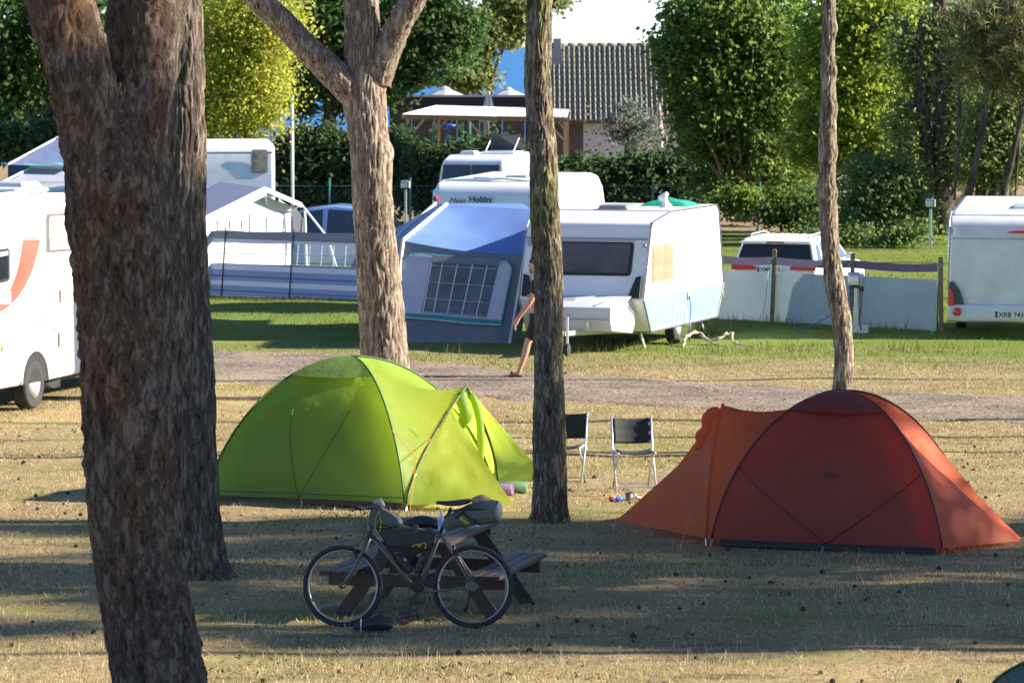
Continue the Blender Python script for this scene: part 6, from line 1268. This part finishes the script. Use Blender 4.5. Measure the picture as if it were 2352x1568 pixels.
# ------------------------------------------------------------ trees, hedges and shrubs behind the pitches
def leafmat(name, c1, c2, trans=.58): return M(name, c1, .55, col2=c2, attr='tone', var=.15, scale=.5, trans=trans, spec=.3)
LM_DARK = leafmat('dark_leaves', (.045, .10, .035), (.14, .22, .055)); LM_MID = leafmat('green_leaves', (.06, .14, .035), (.25, .34, .065)); LM_YEL = leafmat('yellow_leaves', (.30, .36, .055), (.62, .58, .11), .65); LM_LIME = leafmat('lime_leaves', (.13, .24, .035), (.42, .46, .06)); LM_POP = leafmat('poplar_leaves', (.14, .20, .05), (.34, .36, .12)); LM_HEDGE = leafmat('hedge_leaves', (.04, .09, .04), (.11, .17, .055)); LM_IVY = leafmat('ivy_leaves', (.07, .15, .045), (.24, .31, .10)); LM_POP2 = leafmat('olive_leaves', (.13, .19, .055), (.32, .36, .13)); LM_SILV = leafmat('silver_leaves', (.16, .20, .16), (.26, .30, .24))
def leaf_cloud(name, blobs, n, size, mat, parent, seed, clump=.45, droop=0.0, fill=.45, per=26):
    """blobs: (x, y, z, rx, ry, rz); leaves sit in clumps spread through the blobs"""
    r = np.random.default_rng(seed); B_ = np.array(blobs, float); w = (B_[:, 3] * B_[:, 4] * B_[:, 5]) ** .75; w /= w.sum()
    nc = max(n // per, 1); bi = r.choice(len(B_), nc, p=w); d = r.normal(0, 1, (nc, 3)); d /= np.linalg.norm(d, axis=1)[:, None]
    rr = fill + (1 - fill) * r.random((nc, 1)) ** .6; rr = rr * (1 + .55 * fbm(d * 1.7 + bi[:, None] * 7.3, 2, seed)[:, None]); c = B_[bi, :3] + d * rr * B_[bi, 3:6]
    cs = clump * (0.25 + 1.3 * r.random((nc, 1)) ** 2); tone = r.random(nc)
    p = np.repeat(c, per, 0) + r.normal(0, 1, (nc * per, 3)) * np.repeat(cs, per, 0) * np.array([1, 1, .6 + droop]) * .6
    nrm_ = np.repeat(d, per, 0) * .6 + r.normal(0, 1, p.shape) * .75 + np.array([0, 0, .5]); nrm_ /= np.linalg.norm(nrm_, axis=1)[:, None]
    a = np.cross(nrm_, r.normal(0, 1, p.shape)); a /= np.linalg.norm(a, axis=1)[:, None]; b = np.cross(nrm_, a); s = size * (.6 + .8 * r.random((len(p), 1)))
    V = np.stack([p - a * s * .5, p + b * s * .32, p + a * s * .5, p - b * s * .32], 1).reshape(-1, 3) - np.array(parent.location); F = np.arange(len(V)).reshape(-1, 4)
    return npobj(name, V, F, mat, parent, attrs={'tone': ('FACE', np.clip(np.repeat(tone, per) * .7 + r.random(len(p)) * .3, 0, 1))})
def pxb(lst, D, dep=.8):
    out = []
    for px, py, rx, ry in lst: c = at(px, py, D); s = D / FPX; out.append((c.x, D, c.z, rx * s, min(rx, ry) * s * dep + .3, ry * s))
    return out
def stem(T, pts, r0, r1, mat=None, name='trunk', n=14):
    P_ = [Vector(p) for p in pts]; k = len(P_); rs = [lerp(r0, r1, i / (k - 1)) for i in range(k)]
    trunk(name, [(p.x, p.y, p.z, r) for p, r in zip(P_, rs)], mat or BARKB, T, n=n, per_m=5, plate=(6, 2), amp=.02, seed=int(P_[0].x * 10) % 50 + 60, wobble=.03)
def tree(label, D, blobs, n, size, mat, tr, seed, cat='tree', name='tree', group='trees behind the pitches', r0=.22, clump=.5, bark=None, limbs=6, **k):
    base = at(tr[0], 400, D); T = thing(name, label, cat, (base.x, D, gz(D)), group=group); B_ = pxb(blobs, D); top = at(*tr[1:3], D)
    if cat == 'tree':
        stem(T, [(base.x, D, gz(D) - .1), Vector((base.x, D, gz(D))).lerp(top, .5) + Vector((.1, 0, 0)), top], r0, r0 * .45, bark); rr = random.Random(seed)
        for i in range(limbs):
            b = B_[i % len(B_)]; s = Vector((base.x, D, gz(D))).lerp(top, rr.uniform(.35, .95)); e = Vector((b[0] + rr.uniform(-.4, .4) * b[3], b[1] + rr.uniform(-.6, .2) * b[4], b[2] + rr.uniform(-.3, .5) * b[5])); stem(T, [s, s.lerp(e, .5) + Vector((0, 0, .3)), e], r0 * .4, .03, bark, 'limb', 8)
    leaf_cloud('crown', B_, n, size, mat, T, seed, clump, **k); return T
tree('dark green tree at the upper left behind the forked pine', 122, [(20, 50, 130, 100), (70, 170, 70, 90), (-70, 150, 130, 160), (30, 250, 90, 60), (160, 80, 120, 120)], 15000, .20, LM_DARK, (98, 105, 120), 1)
tree('tall yellow green tree left of the two limbed pine', 112, [(560, 40, 120, 110), (590, 130, 95, 90), (510, 130, 100, 130), (600, 220, 75, 70), (500, 245, 80, 60), (570, 270, 95, 40), (640, 60, 60, 80)], 44000, .10, LM_YEL, (545, 560, 60), 2, r0=.14, clump=.5, droop=.7, fill=.05)
tree('large dark tree behind the two limbed pine', 142, [(760, 40, 130, 100), (930, 30, 130, 90), (1030, 60, 90, 80), (980, 130, 110, 60), (710, 160, 60, 70), (800, 215, 70, 45), (900, 190, 70, 50), (850, 100, 110, 90), (690, 230, 40, 40)], 44000, .19, LM_DARK, (742, 760, 90), 3, r0=.3, fill=.35)
tree('light leaved poplar before the sea left of the tiled house', 185, [(1170, 5, 60, 50), (1130, 60, 55, 55), (1085, 120, 40, 45), (1050, 190, 50, 28), (1105, 180, 35, 30), (1185, 60, 25, 45), (1280, 5, 24, 22)], 12000, .22, LM_POP, (1115, 1130, 40), 4, r0=.2, clump=.5, fill=.3)
tree('broad dark green tree right of the tiled house', 128, [(1610, 60, 90, 85), (1580, 180, 70, 80), (1690, 50, 120, 110), (1660, 190, 120, 110), (1620, 300, 75, 80), (1720, 300, 120, 100), (1700, 410, 120, 55), (1790, 180, 100, 120), (1555, 110, 50, 55), (1810, 420, 70, 50)], 60000, .16, LM_MID, (1690, 1700, 60), 5, r0=.24, limbs=12, fill=.4, bark=BARK2)
TE = bpy.data.objects['tree.004']
for x0_, x1_, y1_ in ((1690, 1570, 250), (1700, 1620, 130), (1710, 1670, 60), (1715, 1730, 90), (1725, 1790, 150), (1735, 1830, 280), (1680, 1570, 370), (1705, 1645, 40), (1722, 1765, 20)):
    stem(TE, [(at(x0_, 0, 126.4).x, 127.6, gz(126) - .1), at(x0_ * .62 + x1_ * .38 + 8, 360, 127.3), at(x0_ * .3 + x1_ * .7, (360 + y1_) / 2, 127), at(x1_, y1_, 126.8)], .06, .012, BARK2, 'stem', 8)
tree('yellow green tree right of the crooked pine', 124, [(1980, 60, 110, 100), (1910, 130, 90, 120), (2000, 170, 90, 90), (1950, 260, 110, 90), (2010, 330, 90, 70), (1890, 330, 80, 70), (2050, 40, 50, 70)], 42000, .15, LM_LIME, (1975, 1975, 60), 6, r0=.18, fill=.35, limbs=10)
T = tree('twin trunked ivy grown tree at the right', 119, [(2080, 120, 30, 90), (2075, 300, 30, 90), (2220, 100, 40, 80), (2225, 240, 40, 90), (2150, 60, 20, 60), (2210, 370, 40, 50)], 12000, .14, LM_POP2, (2162, 2160, -40), 7, r0=.42, fill=.3)
b1 = at(2135, 400, 119); stem(T, [(b1.x, 118.8, -.7), at(2128, 330, 118.8), at(2112, 210, 118.8), at(2106, 120, 118.8), at(2130, 20, 118.8)], .22, .16); stem(T, [at(2165, 90, 119), at(2200, 70, 118.6), at(2240, 62, 118.4)], .12, .06, name='limb'); stem(T, [at(2165, 175, 119), at(2205, 160, 118.6), at(2235, 150, 118.4)], .12, .06, name='limb')
T = tree('leaning ivy grown trees above the right caravan', 116, [(2260, 290, 60, 80), (2320, 240, 60, 90), (2290, 380, 60, 40), (2340, 360, 50, 60), (2240, 380, 40, 60), (2380, 150, 70, 120)], 17000, .13, LM_POP2, (2222, 2300, 200), 8, r0=.2, fill=.25)
for pp, rr_ in ((((2216, 490), (2238, 380), (2262, 270), (2285, 130), (2295, 20)), .13), (((2290, 490), (2318, 390), (2340, 300), (2365, 180)), .12), (((2190, 480), (2205, 300), (2200, 120), (2215, -20)), .06), (((2330, 470), (2345, 250), (2330, 60)), .05)):
    stem(T, [at(x, y, 112.6) for x, y in pp], rr_, rr_ * .5, BARKB, 'stem')
stem(T, [(at(2262, 0, 116).x, 116, -.7), at(2290, 400, 116), at(2330, 300, 116), at(2370, 160, 116)], .2, .12)
b = at(2400, 40, 106); T = thing('pine_tree', 'pine whose drooping needle branches hang in at upper right', 'tree', (at(2480, 400, 106).x, 106, -.6), group='trees behind the pitches'); stem(T, [(at(2480, 0, 106).x, 106, -.7), (at(2480, 0, 106).x, 106, 9.5)], .25, .12)
BRN = M('brown_green_needles', (.10, .13, .04), .6, col2=(.20, .16, .06), attr='tone', trans=.3); cs_ = [tuple(at(x, y, 106)) for x, y in ((2290, 40), (2330, 20), (2310, 90), (2350, 70), (2270, 110), (2330, 140), (2365, 120), (2300, 170), (2350, 180), (2240, 60), (2390, 60), (2400, 150), (2250, 150))]
needles('crown', cs_, 26000, .22, BRN, T, 5, spread=.5); [stem(T, [(at(2480, 0, 106).x, 106, z0_), at(x, y, 106)], .06, .015, name='limb', n=7) for x, y, z0_ in ((2300, 60, 6), (2290, 150, 5), (2340, 120, 5.5), (2260, 100, 6.4))]
def bush(label, D, blobs, n, size, mat, seed, **k): return tree(label, D, blobs, n, size, mat, (blobs[0][0], 0, 0), seed, cat='shrub', name='shrub', group='shrubs and hedges', **k)
bush('glossy green shrub under the twin trunked tree', 116, [(2020, 480, 90, 70), (2060, 420, 60, 50), (1975, 520, 60, 40), (2080, 500, 50, 60), (2010, 400, 50, 40)], 20000, .13, LM_IVY, 21)
bush('low leafy shrub beside the sandy patch', 121, [(1850, 470, 60, 40), (1800, 490, 45, 30), (1880, 510, 50, 35), (1690, 460, 50, 30)], 9000, .14, LM_MID, 22)
bush('dark hedge behind the silver blue car', 128, [(720, 400, 90, 80), (690, 330, 50, 40), (800, 420, 80, 70), (760, 340, 50, 50), (640, 430, 60, 60), (870, 390, 70, 90)], 26000, .17, LM_HEDGE, 23)
bush('dark hedge under the corrugated canopy', 130, [(960, 410, 80, 80), (1040, 400, 80, 70), (920, 350, 50, 50), (1120, 380, 70, 60), (1200, 390, 60, 60)], 20000, .17, LM_HEDGE, 24)
bush('dark hedge in front of the tiled house', 132, [(1320, 415, 60, 50), (1390, 420, 70, 55), (1460, 420, 80, 60), (1540, 415, 80, 60), (1500, 440, 100, 50), (1340, 440, 80, 50), (1590, 440, 60, 50)], 30000, .17, LM_HEDGE, 25)
bush('silvery willow shrub against the white house wall', 152, [(1440, 260, 40, 40), (1480, 290, 40, 40), (1455, 320, 50, 30), (1400, 290, 25, 30)], 2200, .14, LM_SILV, 26, fill=.1)
bush('blue green bush behind the motorhome at the far left', 112, [(20, 330, 70, 40), (80, 320, 50, 40), (-40, 320, 60, 50), (150, 300, 60, 60), (330, 300, 130, 90)], 11000, .18, LM_HEDGE, 27)
bush('pale green weeds along the fence foot at right', 114, [(1980, 545, 50, 14), (2060, 550, 40, 14), (2100, 535, 40, 20), (1870, 545, 40, 12)], 2600, .12, LM_IVY, 28)
T = thing('far_wood', 'dense dark wood closing the view behind the right hand trees', 'wood', (14, 150, -.6)); T['kind'] = 'stuff'
leaf_cloud('foliage', pxb([(1720, 40, 170, 120), (1900, 80, 160, 160), (2080, 80, 160, 160), (2280, 100, 180, 180), (1800, 260, 170, 130), (2000, 280, 160, 130), (2200, 290, 160, 130), (2400, 280, 150, 150), (1900, 400, 150, 80), (2080, 400, 150, 70)], 148), 26000, .26, LM_IVY, T, 31, clump=1.1)['kind'] = 'stuff'
T = thing('far_wood', 'dense dark wood closing the view at the left', 'wood', (-16, 150, -.6)); T['kind'] = 'stuff'
leaf_cloud('foliage', pxb([(0, 60, 180, 140), (200, 80, 180, 150), (400, 100, 150, 160), (60, 240, 180, 110), (300, 260, 180, 100), (500, 260, 120, 90), (540, 60, 100, 110)], 148), 18000, .32, LM_DARK, T, 32, clump=.8)['kind'] = 'stuff'
# ------------------------------------------------------------ trees standing right of the frame; their shade lies over the foreground
SH = Vector((math.sin(rad(SUN_AZ)), math.cos(rad(SUN_AZ)), 0)); SQ = Vector((-SH.y, SH.x, 0))
def side_tree(label, q, a, z0_, z1_, rq, n, seed, size=.22, fill=.3, r0=.2):
    p = SH * a + SQ * q; T = thing('broadleaf_tree', label, 'tree', (p.x, p.y, 0), group='trees right of the view'); rr = np.random.default_rng(seed)
    stem(T, [(p.x, p.y, -.1), (p.x + .1, p.y, z0_), (p.x, p.y, z1_ - 1)], r0, r0 * .4, BARK2)
    bl = [(p.x + rr.normal(0, 1.6), p.y + rr.normal(0, rq * .45), rr.uniform(z0_, z1_), 1.5, rq * .55, 1.2) for _ in range(9)]
    leaf_cloud('crown', bl, n, size * 1.15, LM_MID, T, seed, clump=.75, fill=.1)
for lab, q, a, z0_, z1_, rq, n, sd in (('the bicycle', 37.2, 20, 3.2, 14.6, 1.9, 21000, 41), ('the red tent', 39.8, 22, 3.0, 10.2, 1.6, 8500, 42), ('the nearest grass', 34.6, 21, 3.0, 10.5, 1.0, 6000, 44), ('the mossy pine foot', 42.3, 21, 3.0, 10.8, 0.9, 6500, 45), ('the second pine', 38.6, 12.5, 5.6, 9.6, 0.5, 7000, 46), ('the forked pine', 27.6, 15, 4.6, 12, 2.2, 22000, 43)):
    side_tree('leafy tree beyond the right edge shading ' + lab, q, a, z0_, z1_, rq, n, sd)
slim = ((52.0, 10.8, .10), (50.2, 11.4, .09), (54.3, 11.2, .12), (33.5, 8.2, .10), (61.0, 12.5, .11))
for i, (q, x, r) in enumerate(slim):
    y = (q + SH.y * x) / SH.x; T = thing('pine_tree', 'slender pine beyond the right edge, %s from the camera' % ('third', 'second', 'fourth', 'first', 'fifth')[i], 'tree', (x, y, 0), group='slim pines right of the view'); stem(T, [(x, y, -.1), (x + .1, y, 5), (x, y, 11)], r, r * .6, BARK2); pine_crown(T, x, y, 10.5, 13, 1.4, 80 + i, 3000)
# ------------------------------------------------------------ grass, cones and litter on the ground
def blades(name, n, xr, yr, h, w, mat, seed, dens=None, lean=.6, label=None, path_gap=.0, keep=None):
    r = np.random.default_rng(seed); x = r.uniform(*xr, n); y = r.uniform(*yr, n); k = np.abs(x) < y * .135 + .8
    d = np.maximum(path_near(x) - y, y - path_far(x)); k &= d > path_gap + fbm(np.stack([x * 2, y * 2, x * 0], 1), 2, seed) * .5
    if dens: k &= (fbm(np.stack([x * dens[0], y * dens[0] * 1.5, x * 0], 1), 3, seed + 5) + .5) * (1 + dens[1]) - dens[1] > r.random(n)
    if keep is not None: k &= keep(x, y)
    x, y = x[k], y[k]; n = len(x); z = gh(x, y); hh = h[0] + (h[1] - h[0]) * r.random(n) ** 2; a = r.uniform(0, 2 * math.pi, n); l = hh * lean * r.random(n); b = r.uniform(0, math.pi, n)
    ww = w * (.6 + .8 * r.random(n)); p = np.stack([x, y, z - .004], 1); s = np.stack([np.cos(b), np.sin(b) * .6, b * 0], 1) * ww[:, None] * .5; t = p + np.stack([np.cos(a) * l, np.sin(a) * l, hh], 1)
    V = np.stack([p - s, p + s, t], 1).reshape(-1, 3); o = npobj(name, V, np.arange(len(V)).reshape(-1, 3), mat, attrs={'tone': ('FACE', r.random(n))}); tag(o, label, None, kind='stuff'); return o
STALK = M('straw_stalks', (.42, .32, .15), .7, col2=(.70, .57, .34), attr='tone', trans=.3, var=.0); STRAW = M('straw_blades', (.24, .175, .075), .7, col2=(.76, .61, .36), attr='tone', trans=.3, var=.0); GRN = M('grass_blades', (.10, .17, .025), .6, col2=(.24, .26, .06), attr='tone', trans=.4, var=0); MIXG = M('fading_grass_blades', (.16, .17, .05), .65, col2=(.36, .28, .12), attr='tone', trans=.35, var=0)
blades('short_dry_grass', 330000, (-7.5, 7.5), (30.5, 64), (.015, .06), .010, STRAW, 1, (1.2, .1), 1.4, label='short dry straw grass covering the foreground')
blades('short_fading_grass', 230000, (-8.5, 8.5), (31, 66), (.015, .06), .009, MIXG, 2, (.7, .5), 1.0, label='short yellow green grass patches between the tents')
blades('tall_dry_stalks', 22000, (-5.5, 5.5), (31, 40), (.04, .15), .007, STALK, 3, (1.1, 1.0), .55, label='taller dry grass stalks standing in the foreground')
blades('tall_dry_stalks', 5000, (-7.5, 7.5), (46, 58), (.04, .14), .008, STALK, 4, (.5, 1.0), .6, label='taller dry grass stalks along the path edge')
blades('green_grass', 150000, (-10, 10.5), (62, 86), (.02, .08), .012, GRN, 5, (.6, .1), .7, label='green grass on the pitches beyond the path')
blades('rough_green_grass', 26000, (-1.9, 7.5), (66.2, 76), (.06, .26), .014, GRN, 6, (1.1, .6), .6, label='rough tall grass round the old caravan and screen', keep=lambda x, y: (np.abs(y - (66.6 + .3 * np.sin(x * 3))) < .5 + .6 * (x > 1)) | ((x > 2.9) & (np.abs((y - 75.5) + (x - 3.6) * 1.04) < .5)) | ((x > 2.2) & (x < 3.9) & (np.abs(y - 67.5 - (x - 2.3) * 3) < .9)))
blades('meadow_grass', 60000, (-16, 16), (84, 118), (.03, .12), .02, GRN, 7, (.4, .2), .7, label='green meadow grass below the hedge')
cm = MB(); rr = random.Random(5); rows = []
for i in range(7):
    u = i / 6; r_ = .024 * math.sin(math.pi * (u * .85 + .1)) + .002; rows.append([Vector((r_ * (1 + .35 * ((k + i) % 2)) * math.cos(2 * math.pi * k / 10), r_ * (1 + .35 * ((k + i) % 2)) * math.sin(2 * math.pi * k / 10), -.03 + .06 * u)) for k in range(11)])
cm.grid(rows); c0 = cm.build('pine_cone', M('pine_cone_brown', (.05, .032, .022), .85, var=.3)); cme = c0.data; bpy.data.objects.remove(c0)
rn = np.random.default_rng(11); cnt = 0
while cnt < 105:
    y = rn.uniform(31.5, 50); x = rn.uniform(-1, 1) * (y * .125); d = max(float(path_near(x)) - y, 0)
    if d < .5 or fbm(np.array([[x * .5, y * .5, 7.0]]), 2, 3)[0] < -.12 + .25 * rn.random(): continue
    o = bpy.data.objects.new('pine_cone', cme); COL.objects.link(o); o.location = (x, y, gh1(x, y) + .012); o.rotation_euler = (rn.uniform(1, 2.2), rn.uniform(-.4, .4), rn.uniform(0, 6.28)); s = rn.uniform(.45, .9); o.scale = (s, s, s)
    tag(o, 'small brown pine cone lying in the dry grass', 'pine cone', 'pine cones scattered on the ground'); cnt += 1
def litter(name, n, mat, seed, label, yr=(32, 56), size=.02):
    r = np.random.default_rng(seed); y = r.uniform(*yr, n); x = r.uniform(-1, 1, n) * (y * .13); k = (fbm(np.stack([x * .6, y * .9, x * 0], 1), 3, seed) > .02) & (path_near(x) - y > .1); x, y = x[k], y[k]; n = len(x); p = np.stack([x, y, gh(x, y) + .012], 1)
    a = r.uniform(0, 6.28, n); s = size * (.5 + r.random((n, 1))); u = np.stack([np.cos(a), np.sin(a), r.normal(0, .5, n)], 1) * s; v = np.stack([-np.sin(a), np.cos(a), r.normal(0, .5, n)], 1) * s * .5
    V = np.stack([p - u, p + v, p + u, p - v], 1).reshape(-1, 3); tag(npobj(name, V, np.arange(len(V)).reshape(-1, 4), mat, attrs={'tone': ('FACE', r.random(n))}), label, None, kind='stuff')
def stones():
    r = np.random.default_rng(9); n = 14000; x = r.uniform(-9, 10, n); f = r.random(n); y = path_near(x) + (path_far(x) - path_near(x)) * f + r.normal(0, .25, n); p = np.stack([x, y, gzv(y) + .018], 1); s = .006 + .016 * r.random((n, 1)) ** 3
    d = r.normal(0, 1, (n, 3, 3)); d[:, :, 2] = np.abs(d[:, :, 2]) * .3; d[:, 2, :] = [0, 0, .9]; V = (p[:, None, :] + d * s[:, None, :]).reshape(-1, 3); tag(npobj('gravel_stones', V, np.arange(len(V)).reshape(-1, 3), M('gravel_stone', (.17, .14, .115), .9, col2=(.34, .29, .24), attr='tone', var=0), attrs={'tone': ('FACE', r.random(n))}), 'loose gravel stones on the path', None, kind='stuff')
stones()
litter('fallen_leaves', 9000, M('dead_leaves', (.10, .055, .03), .8, col2=(.26, .16, .08), attr='tone', var=0), 3, 'brown dead leaves scattered over the grass')
